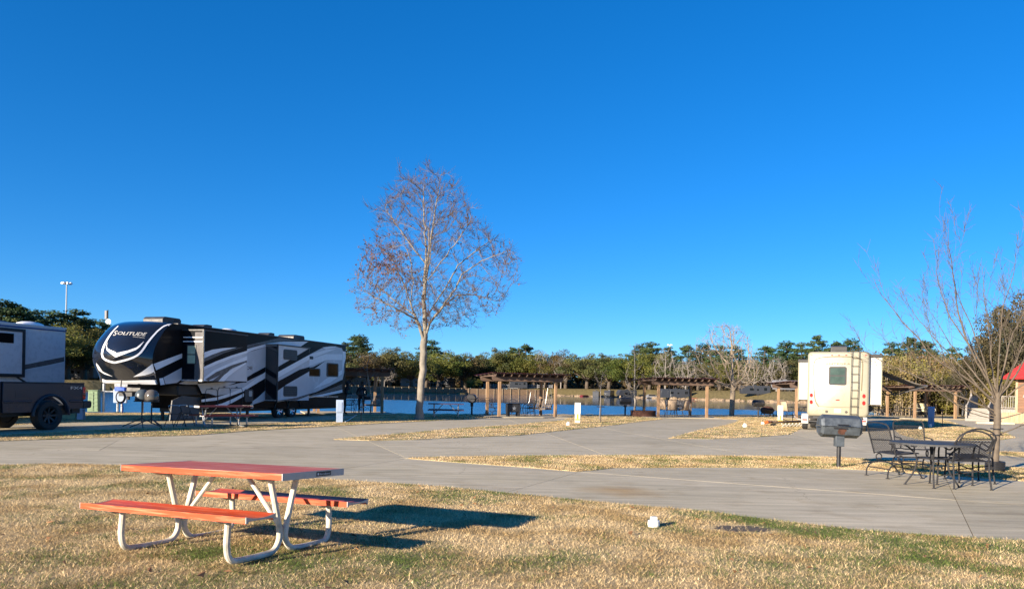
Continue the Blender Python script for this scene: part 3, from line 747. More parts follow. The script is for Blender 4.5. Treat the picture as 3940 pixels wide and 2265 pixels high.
# ================================================================== picnic tables
def picnic_table(label, loc, rot, m_top, m_side, m_frame, m_end, L=1.858, w=0.771, h=0.714, bh=0.412, bi=0.454, bo=0.769, lx=0.60, plate_print=False, group=None):
    t = thing('picnic_table', label, 'picnic table', loc, 0, group)
    t.rotation_euler = rot
    mb = MB(); mb.box(-L / 2, L / 2, -w / 2, w / 2, h - 0.048, h)
    mb.cur = 1; mb.box(-L / 2 + 0.001, L / 2 - 0.001, -w / 2 - 0.004, -w / 2, h - 0.052, h - 0.004); mb.box(-L / 2 + 0.001, L / 2 - 0.001, w / 2, w / 2 + 0.004, h - 0.052, h - 0.004)
    top = mb.build('table_top', [m_top, m_side], t, bevel=0.004)
    for s in (-1, 1):
        mb = MB(); mb.box(s * L / 2, s * (L / 2 + 0.006), -w / 2 - 0.006, w / 2 + 0.006, h - 0.056, h + 0.002)
        e = mb.build('end_cap', m_end, top)
        if plate_print and s == 1:
            mb = MB(); mb.box(L / 2 + 0.0062, L / 2 + 0.008, 0.02, 0.21, h - 0.045, h - 0.008); mb.build('maker_plate', M['black'], top)
            lettering('maker_mark', '■ BarcoBoard', M['plate'], top, (L / 2 + 0.0092, 0.03, h - 0.036), (0, 1, 0), (0, 0, 1), 0.165, 0.018)
    for s in (-1, 1):
        n = 8; yc = s * (bi + bo) / 2; bw = bo - bi
        prof = []
        for i in range(n + 1):
            u = -1 + 2 * i / n
            prof.append((yc + u * bw / 2, bh - 0.020 * (1 - u * u)))
        prof += [(yc + bw / 2, bh - 0.048), (yc + bw / 2 - 0.02, bh - 0.050), (yc + bw / 2 - 0.03, bh - 0.034), (yc - bw / 2 + 0.03, bh - 0.034), (yc - bw / 2 + 0.02, bh - 0.050), (yc - bw / 2, bh - 0.048)]
        mb = MB(); mb.prism(prof, 'x', -L / 2, L / 2)
        b = mb.build('bench', m_side, t, angle=25)
        for e in (-1, 1):
            mb = MB(); mb.prism([(p[0], p[1] + 0.002) for p in prof], 'x', e * L / 2, e * (L / 2 + 0.006)); mb.build('end_cap', m_end, b)
    for ex in (-1, 1):
        x = ex * lx
        for s in (-1, 1):
            ym = s * (bi + bo) / 2
            path = [(x, ym * 1.0, bh - 0.05), (x, ym * 1.02, 0.17), (x, ym * 1.0, 0.085), (x, ym * 0.94, 0.034), (x, ym * 0.82, 0.020), (x, ym * 0.32, 0.020), (x, ym * 0.16, 0.040), (x, ym * 0.075, 0.10), (x, ym * 0.055, 0.18), (x, ym * 0.12, 0.34), (x, ym * 0.27, h - 0.055)]
            path = [path[0]] + smooth_path(path[1:10], 3) + [path[10]]
            mb = MB(); mb.tube(path, 0.0265, 10); mb.build('leg', m_frame, t)
            mb = MB(); mb.prism([(ym - 0.15, bh - 0.050), (ym + 0.15, bh - 0.050), (ym + 0.09, bh - 0.078), (ym - 0.09, bh - 0.078)], 'x', x - 0.02, x + 0.02); mb.build('bench_bracket', m_frame, t)
        mb = MB(); mb.prism([(-w / 2 + 0.03, h - 0.05), (w / 2 - 0.03, h - 0.05), (w / 2 - 0.12, h - 0.085), (-w / 2 + 0.12, h - 0.085)], 'x', x - 0.022, x + 0.022); mb.build('top_bracket', m_frame, t)
        mb = MB(); mb.tube([(x - ex * 0.01, 0, 0.20), (ex * 0.17, 0, h - 0.052)], 0.020, 8); mb.build('brace', m_frame, t)
    return t
picnic_table('orange topped picnic table with cream tube legs standing on the near lawn', (-2.493, 6.606, 0.004), (-0.033, -0.020, -0.431), M['orange_top'], M['orange'], M['cream_steel'], M['alu_end'], plate_print=True)
a = G(784, 1644)
picnic_table('dark red picnic table with shiny white end standing beside the black trailer', (a.x + 0.42, a.y + 0.43, 0.02), (0, 0, R(46)), M['dark_red'], M['dark_red'], M['galv'], M['white_alu'])
c = G(1716, 1607)
picnic_table('dark blue picnic table in shadow between bare tree and round black grill', (c.x, c.y, 0.015), (0, 0, R(4)), M['blue_coat'], M['blue_coat'], M['galv'], M['blue_coat'], L=1.75)
c = G(3393, 1594)
picnic_table('black picnic table behind the cream motorhome at the water edge', (c.x, c.y + 1.0, 0.0), (0, 0, R(5)), M['black'], M['black'], M['black'], M['black'], L=1.7)

# ================================================================== pedestal grills
def barrel_grill(label, loc, rz, length, rad, zc, m_body, m_post, post_r=0.042, rusty=False, group=None, sides=8, tilt=0.0):
    t = thing('pedestal_grill', label, 'grill', loc, rz, group)
    T = Matrix.Translation((0, 0, zc)) @ Matrix.Rotation(tilt, 4, 'Y')
    def oct_part(nm, a0, a1, gap):
        k = sides // 2
        prof = [(rad * math.cos(R(a0 + (a1 - a0) * i / k)), rad * math.sin(R(a0 + (a1 - a0) * i / k)) + gap) for i in range(k + 1)]
        mb = MB()
        inner = [(p[0] * 0.80, (p[1] - gap) * 0.80 + gap) for p in prof]
        n = len(prof); vs = []
        for x, pr in ((-length / 2, inner), (-length / 2 + 0.055, prof), (length / 2 - 0.055, prof), (length / 2, inner)):
            vs += [T @ Vector((x, p[0], p[1])) for p in pr]
        fs = []
        for i in range(3):
            for j in range(n - 1): fs.append((i * n + j, i * n + j + 1, (i + 1) * n + j + 1, (i + 1) * n + j))
            fs.append((i * n, (i + 1) * n, (i + 1) * n + n - 1, i * n + n - 1))
        fs += [tuple(range(n)), tuple(range(3 * n, 4 * n))]
        mb.add(vs, fs)
        return mb.build(nm, m_body, t, angle=20)
    oct_part('lid', 0, 180, 0.006); box_ = oct_part('firebox', 180, 360, -0.006)
    mb = MB(); mb.tube([T @ Vector(p) for p in ((-0.10, -rad - 0.005, 0.03), (-0.10, -rad - 0.05, 0.04), (0.10, -rad - 0.05, 0.04), (0.10, -rad - 0.005, 0.03))], 0.011, 6); mb.box(-0.17, 0.09, -rad - 0.012, -rad + 0.01, -0.045, -0.018, T); mb.build('lid_handle', M['black'], t)
    mb = MB(); mb.box(-length / 2 - 0.06, -length / 2 + 0.05, -rad * 0.75, rad * 0.2, -0.02, -0.006, T); mb.build('side_tab', m_body, t)
    mb = MB(); mb.tube([T @ Vector((length / 2 - 0.01, 0, -rad * 0.55)), T @ Vector((length / 2 + 0.06, -0.02, -rad * 0.5))], 0.008, 6); mb.build('damper_rod', m_body, t)
    mb = MB()
    for i in range(3): mb.tube([T @ Vector((-length / 2 + 0.027, -rad * 0.35, 0.05 + i * 0.035)), T @ Vector((-length / 2 + 0.012, -rad * 0.35, 0.05 + i * 0.035))], 0.013, 8)
    mb.build('vent', M['black'], t)
    zt = zc - rad * 0.92
    mb = MB(); mb.box(-0.085, 0.085, -0.075, 0.075, zt - 0.20, zt + 0.02); mb.build('collar', m_body, t, bevel=0.006)
    mb = MB(); mb.tube([(0, 0, -0.05), (0, 0, zt - 0.19)], post_r, 14); mb.build('post', m_post, t)
    if rusty:
        mb = MB(); y = -rad * math.cos(R(45)); 
        pr = [(-0.07, 0.10), (-0.02, 0.118), (0.05, 0.112), (0.085, 0.075), (0.055, 0.045), (0.06, 0.012), (0.0, 0.005), (-0.06, 0.015), (-0.085, 0.05)]
        d = Vector((0, 1, -1)).normalized(); nrm = Vector((0, -1, -1)).normalized(); o0 = Vector((0, -rad * 0.93, -rad * 0.35))
        A, B = Vector((0, -rad, -0.006)), Vector((0, -rad * 0.7071, -rad * 0.7071 - 0.006)); e = (B - A); nrm = Vector((0, e.z, -e.y)).normalized()
        if nrm.y > 0: nrm = -nrm
        vs = [T @ (A + e * (1 - p[1] / 0.125 * 0.98) + Vector((p[0], 0, 0)) + nrm * 0.004) for p in pr]
        mb.ngon(vs); mb.build('rust_patch', M['rust'], box_, smooth=False)
    return t
g0 = G(3226, 1799)
barrel_grill('weathered grey barrel grill with rust patch beside the patio table', (g0.x, g0.y, 0), R(-6), 0.80, 0.225, 0.845, M['grill'], M['black'], rusty=True, tilt=R(1.5))
for (px, py), ln, lab, rz in (((2405, 1598), 0.72, 'black barrel grill on post beside the pale leafless sapling', 0), ((2917, 1606), 0.72, 'black barrel grill on post near the white numbered cabinet and fire pit', 0)):
    g0 = G(px, py); barrel_grill(lab, (g0.x, g0.y, 0), R(rz), ln, 0.21, 0.92, M['black'], M['black'], 0.05, group='black pedestal grills along the shore')
g0 = G(1815, 1596)
barrel_grill('round black grill seen end on between blue picnic table and pergola', (g0.x, g0.y, 0), R(86), 0.60, 0.26, 0.93, M['black'], M['black'], 0.05, sides=14)

# ================================================================== patio furniture
def lattice(mb, o, u, v, W, Hh, sp=0.030, t=0.0042):
    o, u, v = Vector(o), Vector(u).normalized(), Vector(v).normalized(); nrm = u.cross(v)
    ratio = 0.62
    k = -Hh / ratio
    while k < W:
        for flip in (0, 1):
            x0, y0 = max(0, k), max(0, -k * ratio); 
            x1 = min(W, k + Hh / ratio); y1 = (x1 - k) * ratio
            if x1 - x0 > 0.01:
                a = (x0, y0) if not flip else (W - x0, y0); b = (x1, y1) if not flip else (W - x1, y1)
                mb.bar(o + u * a[0] + v * a[1], o + u * b[0] + v * b[1], t, t, nrm)
        k += sp / ratio * 0.9
def wire_chair(name, label, rocker=False, group=None, m_=None):
    m_ = m_ or M['wrought']
    t = thing(name, label, 'patio chair', (0, 0, 0), 0, group)
    wd = 0.48 if not rocker else 0.52
    sz = 0.415
    rt = 0.0125
    rec = 0.17 if rocker else 0.12                      # how far the back leans
    top = 0.95 if rocker else 0.88
    yb = -0.22
    # back frame: an arch
    mb = MB()
    P = [(-wd / 2, yb + 0.01, sz - 0.02), (-wd / 2, yb - rec * 0.45, sz + (top - sz) * 0.5), (-wd / 2, yb - rec * 0.82, sz + (top - sz) * (0.88 if rocker else 0.70))]
    if rocker: P += [(-wd / 2 + 0.05, yb - rec * 0.97, top - 0.01), (0, yb - rec, top + 0.012)]
    else: P += [(-wd / 2 + 0.07, yb - rec * 0.97, top - 0.04), (0, yb - rec, top + 0.01)]
    P = P + [(-p[0], p[1], p[2]) for p in P[-2::-1]]
    mb.tube(smooth_path(P, 4), rt, 7); mb.build('back_frame', m_, t)
    mb = MB(); hb = (top - sz) * (0.80 if rocker else 0.62)
    vdir = Vector((0, -rec, top - sz)).normalized()
    lattice(mb, (-wd / 2 + 0.01, yb - 0.005, sz + 0.03), (1, 0, 0), vdir, wd - 0.02, hb)
    e = Vector((0, yb - 0.005, sz + 0.03)) + vdir * hb
    mb.tube([(-wd / 2, e.y, e.z), (wd / 2, e.y, e.z)], 0.008, 6); mb.build('backrest', m_, t)
    mb = MB(); lattice(mb, (-wd / 2 + 0.01, yb, sz), (1, 0, 0), (0, 1, 0.06), wd - 0.02, 0.47, sp=0.026, t=0.006)
    mb.tube([(-wd / 2, yb, sz), (-wd / 2, yb + 0.42, sz + 0.028), (-wd / 2 + 0.04, yb + 0.48, sz + 0.02), (wd / 2 - 0.04, yb + 0.48, sz + 0.02), (wd / 2, yb + 0.42, sz + 0.028), (wd / 2, yb, sz)], 0.011, 6); mb.build('seat', m_, t)
    for s in (-1, 1):
        x = s * wd / 2
        mb = MB()
        if rocker:
            mb.tube(smooth_path([(x, yb - rec * 0.42, sz + 0.23), (x, yb + 0.12, sz + 0.225), (x, yb + 0.34, sz + 0.215), (x, yb + 0.41, sz + 0.175), (x, yb + 0.37, sz + 0.14), (x, yb + 0.30, sz + 0.155)], 3), rt * 0.9, 6)
            mb.tube(smooth_path([(x, yb + 0.33, sz + 0.21), (x, yb + 0.36, sz + 0.10), (x, yb + 0.34, sz + 0.02)], 3), rt * 0.9, 6)
        else:
            mb.tube(smooth_path([(x, yb - rec * 0.6, sz + 0.30), (x * 1.02, yb + 0.03, sz + 0.19), (x * 1.03, yb + 0.14, sz + 0.17), (x * 1.03, yb + 0.30, sz + 0.215), (x * 1.03, yb + 0.38, sz + 0.20), (x * 1.02, yb + 0.41, sz + 0.12)], 3), rt, 6)
        mb.build('arm', m_, t)
        if rocker:
            mb = MB(); mb.tube([(x, yb + 0.10 + 0.055 * math.cos(a), sz - 0.075 + 0.055 * math.sin(a)) for a in [i * math.pi / 7 for i in range(15)]], 0.011, 6); mb.build('spring', m_, t)
            mb = MB(); mb.tube(smooth_path([(x, yb + 0.52, 0.008), (x, yb + 0.44, 0.12), (x, yb + 0.30, 0.225), (x, yb + 0.10, 0.255), (x, yb - 0.06, 0.22), (x, yb - 0.13, 0.12), (x, yb - 0.14, 0.008)], 4), rt, 7); mb.box(x - 0.025, x + 0.025, yb + 0.50, yb + 0.55, 0, 0.012); mb.box(x - 0.025, x + 0.025, yb - 0.16, yb - 0.11, 0, 0.012); mb.build('sled_leg', m_, t)
        else:
            mb = MB(); mb.tube(smooth_path([(x, yb - 0.01, sz - 0.01), (x, yb - 0.03, 0.20), (x * 1.04, yb - 0.07, 0.008)], 4), rt, 7); mb.lathe([(0.024, 0), (0.024, 0.008), (0.012, 0.014)], 8, Matrix.Translation((x * 1.04, yb - 0.07, 0))); mb.build('leg', m_, t)
            mb = MB(); mb.tube(smooth_path([(x * 1.02, yb + 0.41, sz + 0.12), (x, yb + 0.42, sz - 0.05), (x * 1.04, yb + 0.43, 0.008)], 4), rt, 7); mb.lathe([(0.024, 0), (0.024, 0.008), (0.012, 0.014)], 8, Matrix.Translation((x * 1.04, yb + 0.43, 0))); mb.build('leg', m_, t)
    mb = MB()
    if rocker:
        mb.tube([(-wd / 2, yb + 0.40, 0.16), (wd / 2, yb + 0.40, 0.16)], 0.010, 6); mb.tube([(-wd / 2, yb - 0.10, 0.16), (wd / 2, yb - 0.10, 0.16)], 0.010, 6); mb.box(-wd / 2, wd / 2, yb + 0.08, yb + 0.12, 0.245, 0.262)
    else:
        mb.tube([(-wd / 2, yb, sz - 0.12), (wd / 2, yb + 0.42, 0.14)], 0.009, 6); mb.tube([(wd / 2, yb, sz - 0.12), (-wd / 2, yb + 0.42, 0.14)], 0.009, 6)
    mb.build('stretcher', m_, t)
    return t
def round_table(label, loc, r=0.63, h=0.715, m_=None, group=None):
    m_ = m_ or M['wrought']
    t = thing('patio_table', label, 'patio table', loc, R(20), group)
    mb = MB(); mb.lathe([(0.02, h - 0.012), (r - 0.02, h - 0.012), (r, h - 0.03), (r + 0.006, h - 0.03), (r + 0.006, h + 0.002), (r - 0.012, h + 0.004), (r - 0.02, h), (0.02, h)], 40); mb.build('table_top', M['table_grey'] if m_ is M['wrought'] else m_, t)
    for k in range(4):
        M4 = Matrix.Rotation(R(45 + 90 * k), 4, 'Z')
        mb = MB(); mb.tube([M4 @ Vector(p) for p in smooth_path([(r * 0.72, 0, h - 0.02), (r * 0.50, 0, h - 0.12), (r * 0.36, 0, 0.46), (r * 0.40, 0, 0.25), (r * 0.62, 0, 0.01)], 4)], 0.014, 7); mb.lathe([(0.026, 0), (0.026, 0.008), (0.012, 0.014)], 8, M4 @ Matrix.Translation((r * 0.62, 0, 0))); mb.build('leg', m_, t)
    mb = MB(); mb.tube([(0.235 * math.cos(a), 0.235 * math.sin(a), 0.46) for a in [i * math.pi / 14 for i in range(29)]], 0.011, 6); mb.lathe([(0.045, 0.452), (0.20, 0.452), (0.235, 0.456), (0.20, 0.460), (0.045, 0.460)], 24); mb.build('leg_ring', m_, t)
    mb = MB(); mb.tube([(0, 0, 0.44), (0, 0, h)], 0.016, 10); mb.build('umbrella_tube', m_, t)
    return t
tc = G(3588, 1702, 0.715)
round_table('round charcoal metal patio table with four wire chairs near the right edge', (tc.x, tc.y, 0))
kk = 520 / 2533
def chair_at(t, back_l, back_r, front_l, front_r, back_y):
    """set a chair (facing +y) on its four measured feet"""
    B = (G(*back_l) + G(*back_r)) / 2; F = (G(*front_l) + G(*front_r)) / 2
    d = (F - B); ang = math.atan2(d.y, d.x) - math.pi / 2
    mid = (B + F) / 2
    t.location = (mid.x, mid.y, 0); t.rotation_euler = (0, 0, ang); t.scale = (1.14, 1.14, 1.06)
z = lambda x, y: (3330 + x * kk, 1620 + y * kk)
ch_c = wire_chair('patio_chair', 'arched wire chair nearest the camera with its back to the right corner', group='wire chairs at the patio table')
chair_at(ch_c, z(1790, 1280), z(2250, 1285), z(1385, 1200), z(1840, 1165), 0)
ch_d = copy_tree(ch_c, None, 'arched wire chair standing closest to the slim tree trunk')
chair_at(ch_d, z(1910, 1200), z(2320, 1150), z(1480, 1075), z(1980, 1080), 0)
rk_a = wire_chair('patio_chair', 'high backed rocking wire chair left of the patio table nearest the grill', rocker=True, group='wire chairs at the patio table')
p = G(3330 + 560 * kk, 1620 + 1040 * kk); rk_a.location = (p.x, p.y, 0); rk_a.rotation_euler = (0, 0, R(-78)); rk_a.scale = (1.08, 1.08, 1.03)
rk_b = copy_tree(rk_a, None, 'high backed rocking wire chair on the far side of the patio table')
p = G(3330 + 900 * kk, 1620 + 930 * kk); rk_b.location = (p.x, p.y, 0); rk_b.rotation_euler = (0, 0, R(168)); rk_b.scale = (1.08, 1.08, 1.03)

# ================================================================== service pedestals, caps
def pedestal(label, px, py, num, m_, w=0.24, d=0.16, h=0.93, rz=0.0, yellow=True, group='electric hook up cabinets'):
    p = G(px, py)
    t = thing('service_pedestal', label, 'hookup cabinet', (p.x, p.y, 0), rz, group)
    mb = MB(); mb.box(-w / 2, w / 2, -d / 2, d / 2, -0.05, h * 0.50); mb.build('cabinet_base', m_, t, bevel=0.006)
    hd = MB(); hd.prism([(-d / 2 - 0.03, h * 0.44), (d / 2 + 0.02, h * 0.44), (d / 2 + 0.02, h), (-d / 2, h), (-d / 2 - 0.03, h * 0.93)], 'x', -w / 2 - 0.012, w / 2 + 0.012); head = hd.build('cabinet_head', m_, t, bevel=0.006)
    mb = MB(); mb.box(-w / 2 + 0.02, w / 2 - 0.045, -d / 2 - 0.046, -d / 2 - 0.031, h * 0.47, h * 0.90); mb.build('cover', m_, head, bevel=0.005)
    if yellow:
        mb = MB(); mb.box(-0.035, 0.045, -d / 2 - 0.004, -d / 2 - 0.0005, h * 0.21, h * 0.43); mb.box(-w / 2 + 0.01, w / 2 - 0.01, -d / 2 - 0.0035, -d / 2 - 0.0003, h * 0.13, h * 0.20); st = mb.build('number_sticker', M['yellow'], t, smooth=False)
        mb = MB(); mb.box(-w / 2 + 0.03, w / 2 - 0.03, -d / 2 - 0.0055, -d / 2 - 0.0038, h * 0.157, h * 0.173); mb.build('small_print', M['black'], t, smooth=False)
    for i, ch in enumerate(num):
        lettering('digit', ch, M['black'], t, (-0.018, -d / 2 - 0.006, h * (0.365 - 0.07 * i)), (1, 0, 0), (0, 0, 1), 0.045, 0.055)
    return t
pedestal('white electric cabinet with yellow number sticker between two pergolas', 2222, 1626, '208', M['ped_white'], rz=R(-8))
pedestal('white electric cabinet with yellow sticker and black cable left of the motorhome', 3002, 1628, '207', M['ped_white'], rz=R(-22))
pedestal('blue electric cabinet in shadow in front of the yellow swing seat', 3582, 1640, '206', M['ped_deep'], w=0.27, h=1.02, rz=R(-25), yellow=False)
pedestal('pale blue electric cabinet in shadow by the rear of the black trailer', 1306, 1624, '', M['ped_blue'], w=0.26, d=0.2, h=0.92, rz=R(15), yellow=False)
def cap(label, px, py, s=1.0):
    p = G(px, py)
    t = thing('cleanout_cap', label, 'pipe cap', (p.x, p.y, 0.01), R(20), 'white sewer caps in the grass')
    mb = MB(); mb.lathe([(0, 0), (0.052 * s, 0), (0.058 * s, 0.03 * s), (0.054 * s, 0.062 * s), (0.0, 0.066 * s)], 18); mb.build('ring', M['pvc'], t)
    mb = MB(); mb.box(-0.026 * s, 0.026 * s, -0.026 * s, 0.026 * s, 0.062 * s, 0.098 * s); mb.build('square_plug', M['pvc'], t, bevel=0.004)
    return t
cap('white plastic sewer cap with square plug in the near lawn', 2515, 2030, 1.15)
cap('white sewer cap in the grass left of the white numbered cabinet', 2186, 1636, 1.5)
cap('white sewer cap in the sunny grass left of the brown hose', 2866, 1643, 1.7)
cap('white sewer cap at the foot of the blue cabinet', 3578, 1644, 1.7)
cap('white sewer cap in shadow just left of the blue cabinet', 3541, 1651, 1.5)
# ================================================================== wheels
def wheel(parent, c, axis, r, w, m_rim, spokes=6, name='wheel', rim_r=0.58):
    """axis: unit vector of the axle, outer side towards +axis"""
    ax = Vector(axis).normalized(); up = Vector((0, 0, 1)); sd = ax.cross(up).normalized()
    T = Matrix((sd, up, ax)).transposed().to_4x4(); T.translation = Vector(c)
    mb = MB(); mb.lathe([(r * rim_r, w / 2 - 0.02), (r * rim_r + 0.02, w / 2), (r * 0.92, w / 2), (r, w / 2 - 0.05), (r, -w / 2 + 0.05), (r * 0.92, -w / 2), (r * rim_r, -w / 2)], 30, T)
    wh = mb.build(name, M['rubber'], parent)
    mb = MB(); mb.lathe([(0, w * 0.22), (r * 0.16, w * 0.24), (r * 0.18, w * 0.16), (r * 0.24, w * 0.12)], 18, T)
    for k in range(spokes):
        a = 2 * math.pi * k / spokes
        p0 = T @ Vector((math.cos(a) * r * 0.15, math.sin(a) * r * 0.15, w * 0.18)); p1 = T @ Vector((math.cos(a) * r * rim_r * 0.97, math.sin(a) * r * rim_r * 0.97, w * 0.34))
        mb.bar(p0, p1, r * 0.13, 0.03, ax)
    mb.lathe([(r * rim_r * 0.88, w * 0.34), (r * rim_r, w * 0.46), (r * rim_r * 0.99, -w * 0.4), (r * rim_r * 0.5, -w * 0.3), (0, -w * 0.3)], 30, T)
    mb.build('rim', m_rim, wh)
    return wh

# ================================================================== black fifth wheel trailer
zr = 3.55
P1, P2 = G(690, 1249, zr), G(1332, 1331, zr)
fv = (P2 - P1); FL_ = math.hypot(fv.x, fv.y); fu = fv / FL_
FW_ANG = math.atan2(fu.y, fu.x)
fw = thing('fifth_wheel_trailer', 'long glossy black and white fifth wheel trailer with SOLITUDE lettering on its nose', 'trailer', (P1.x, P1.y, 0), FW_ANG)
FWM = Matrix.Translation((P1.x, P1.y, 0)) @ Matrix.Rotation(FW_ANG, 4, 'Z')
FWI = FWM.inverted()
WD = 2.42
def on_side(px, py, p=0.0):
    """photograph pixel -> point (x, z) on the trailer's side wall, p metres proud of it"""
    o = FWI @ Vector((0, 0, EYE)); d = FWI.to_3x3() @ ray(px, py)
    t = (-p - o.y) / d.y
    q = o + d * t
    return (q.x, q.z)
Z2 = lambda X, Y, p=0.0: on_side(650 + X / 2.6475, 1150 + Y / 2.6475, p)
corner = [(-0.30, 3.57), (-0.63, 3.38), (-0.94, 3.01), (-1.15, 2.69), (-1.26, 2.32), (-1.22, 2.01), (-1.12, 1.77), (-0.95, 1.42)]
hull = [(-0.30, 3.55)] + corner[1:] + [(1.05, 1.42), (1.32, 1.34), (1.42, 1.15), (1.47, 0.50), (5.0, 0.50), (12.2, 0.50), (12.2, 3.55)]
mb = MB(); mb.prism(hull, 'y', 0.0, WD)
body = mb.build('body', M['gloss_brown'], fw, smooth=False)
mb = MB(); mb.box(-0.1, 12.23, -0.035, WD + 0.035, 3.545, 3.60); roof = mb.build('roof', M['grey_plastic'], fw, bevel=0.012)
# nose cap: the corner profile carried across with a forward swell
def prof(s):
    f = s * (len(corner) - 1); i = min(int(f), len(corner) - 2); t = f - i
    P = [corner[max(0, i - 1)], corner[i], corner[i + 1], corner[min(len(corner) - 1, i + 2)]]
    out = []
    for k in (0, 1):
        a, b, c_, d = (q[k] for q in P)
        out.append(0.5 * (2 * b + (c_ - a) * t + (2 * a - 5 * b + 4 * c_ - d) * t * t + (3 * b - a - 3 * c_ + d) * t ** 3))
    return out
NS, NT = 36, 34
cv, cf = [], []
for i in range(NS + 1):
    s = i / NS; x, z_ = prof(s)
    bulge = 0.16 + 0.62 * math.sin(math.pi * min(1, s * 0.92 + 0.06)) ** 0.8
    for j in range(NT + 1):
        t = -1 + 2 * j / NT
        k = 1 - abs(t) ** 2.7
        cv.append((x - bulge * k - 0.004, WD / 2 + t * (WD / 2 + 0.004), z_ + 0.05 * k * (1 - s)))
for i in range(NS):
    for j in range(NT):
        a = i * (NT + 1) + j; cf.append((a, a + NT + 1, a + NT + 2, a + 1))
mb = MB(); mb.add(cv, cf)
# close the crown back to the roof
top_n = NT + 1
cap_o = mb.build('nose_cap', M['gloss_black'], fw, angle=60)
mb = MB(); mb.add([cv[j] for j in range(NT + 1)] + [(0.15, v[1], 3.545) for v in cv[:NT + 1]], [(j, j + 1, NT + 2 + j, NT + 1 + j) for j in range(NT)])
mb.add([cv[-1 - j] for j in range(NT + 1)] + [(-0.90, cv[-1 - j][1], 1.415) for j in range(NT + 1)], [(j, j + 1, NT + 2 + j, NT + 1 + j) for j in range(NT)])
mb.build('nose_closing', M['gloss_black'], fw, angle=60)
CAP = BVHTree.FromPolygons([FWM @ Vector(v) for v in cv], cf)
def on_cap(px, py, off=0.010):
    """photograph pixel -> point on the nose cap (trailer coordinates), lifted a little along the normal"""
    d = ray(px, py).normalized(); o = Vector((0, 0, EYE))
    h, n, _, _ = CAP.ray_cast(o, d)
    if h is None:
        h, n, _, _ = CAP.find_nearest(o + d * 28.5)
    if n.dot(d) > 0: n = -n
    return FWI @ (h + n * off)
def resample(P, n):
    P = [Vector((*p, 0)) for p in P]; L = [0]
    for a, b in zip(P, P[1:]): L.append(L[-1] + (b - a).length)
    out = []
    for i in range(n + 1):
        s = L[-1] * i / n; k = 0
        while k < len(L) - 2 and L[k + 1] < s: k += 1
        t = (s - L[k]) / max(1e-6, L[k + 1] - L[k]); q = P[k].lerp(P[k + 1], t); out.append((q.x, q.y))
    return out
ZC = lambda X, Y: (340 + X / 4.8525, 1200 + Y / 4.8525)
def cap_strip(name, A, B, mt, n=28, across=3, off=0.010):
    A, B = resample(A, n), resample(B, n); vs, fs = [], []
    for a, b in zip(A, B):
        for k in range(across + 1):
            t = k / across; vs.append(on_cap(*ZC(a[0] + (b[0] - a[0]) * t, a[1] + (b[1] - a[1]) * t), off))
    m = across + 1
    for i in range(n):
        for k in range(across): fs.append((i * m + k, i * m + k + 1, (i + 1) * m + k + 1, (i + 1) * m + k))
    return flat(name, vs, fs, mt, cap_o, smooth=True)
ring = [(560, 262), (490, 330), (430, 400), (375, 480), (330, 560), (292, 640), (268, 710), (256, 790), (275, 850), (320, 888), (390, 916), (488, 942), (600, 918), (720, 888), (830, 850), (920, 805), (985, 745), (1040, 670), (1095, 585), (1180, 478), (1290, 356), (1400, 270), (1480, 240), (1585, 226)]
def off_poly(P, w0):
    L, Rr = [], []
    for i, p in enumerate(P):
        a, b = Vector(P[max(0, i - 1)]), Vector(P[min(len(P) - 1, i + 1)])
        d = (b - a).normalized(); n = Vector((-d.y, d.x)); t = i / (len(P) - 1); w = w0 * min(1, 0.35 + 3.0 * min(t, 1 - t))
        L.append((p[0] + n.x * w, p[1] + n.y * w)); Rr.append((p[0] - n.x * w, p[1] - n.y * w))
    return L, Rr
A, B = off_poly(ring, 18)
cap_strip('white_ring_stripe', A, B, M['gloss_white'], 60, 2)
cap_strip('chevron_stripe', [(362, 560), (332, 650), (345, 712), (510, 846), (890, 706), (965, 648), (1042, 545)], [(364, 560), (346, 640), (362, 680), (530, 765), (740, 718), (900, 660), (1042, 545)], M['gloss_white'], 40, 3)
cap_strip('lower_flash', [(842, 1204), (1000, 1112), (1110, 1030), (1195, 962)], [(842, 1206), (1060, 1176), (1180, 1140), (1245, 1095)], M['gloss_white'], 14, 4)
cap_strip('lower_flash', [(150, 945), (205, 1010), (270, 1105), (452, 1196)], [(152, 985), (190, 1080), (300, 1155), (450, 1198)], M['gloss_white'], 14, 3)
cap_strip('silver_flash', [(850, 1212), (1060, 1182), (1180, 1150), (1250, 1110)], [(850, 1216), (1070, 1200), (1190, 1182), (1262, 1170)], M['gloss_taupe'], 14, 2)
cap_strip('lower_trim', [(268, 1238), (330, 1262), (420, 1262), (700, 1270), (1000, 1262), (1200, 1262), (1300, 1268)], [(270, 1300), (340, 1318), (450, 1322), (700, 1332), (1000, 1340), (1200, 1352), (1335, 1362)], M['gloss_white'], 30, 4, 0.02)
def cap_text(name, body_, tl, tr, bl, br, mt, shear=0.25, weight=0.0):
    vs, fs = text_mesh(body_, 1.0, shear, weight)
    x0 = min(v.x for v in vs); x1 = max(v.x for v in vs); y0 = min(v.y for v in vs); y1 = max(v.y for v in vs)
    out = []
    for v in vs:
        s, t = (v.x - x0) / (x1 - x0), (v.y - y0) / (y1 - y0)
        lo = Vector(bl).lerp(Vector(br), s); hi = Vector(tl).lerp(Vector(tr), s); q = lo.lerp(hi, t)
        out.append(on_cap(*ZC(q.x, q.y), 0.012))
    return flat(name, out, fs, mt, cap_o)
cap_text('lettering', 'OLITUDE', (555, 368), (1100, 388), (545, 425), (1082, 452), M['white'], 0.3, 0.012)
cap_text('lettering', 'S', (475, 350), (556, 352), (462, 446), (536, 440), M['white'], 0.3, 0.012)
cap_text('small_lettering', 'GRAND DESIGN', (832, 452), (1052, 474), (832, 470), (1048, 494), M['white'], 0.1)
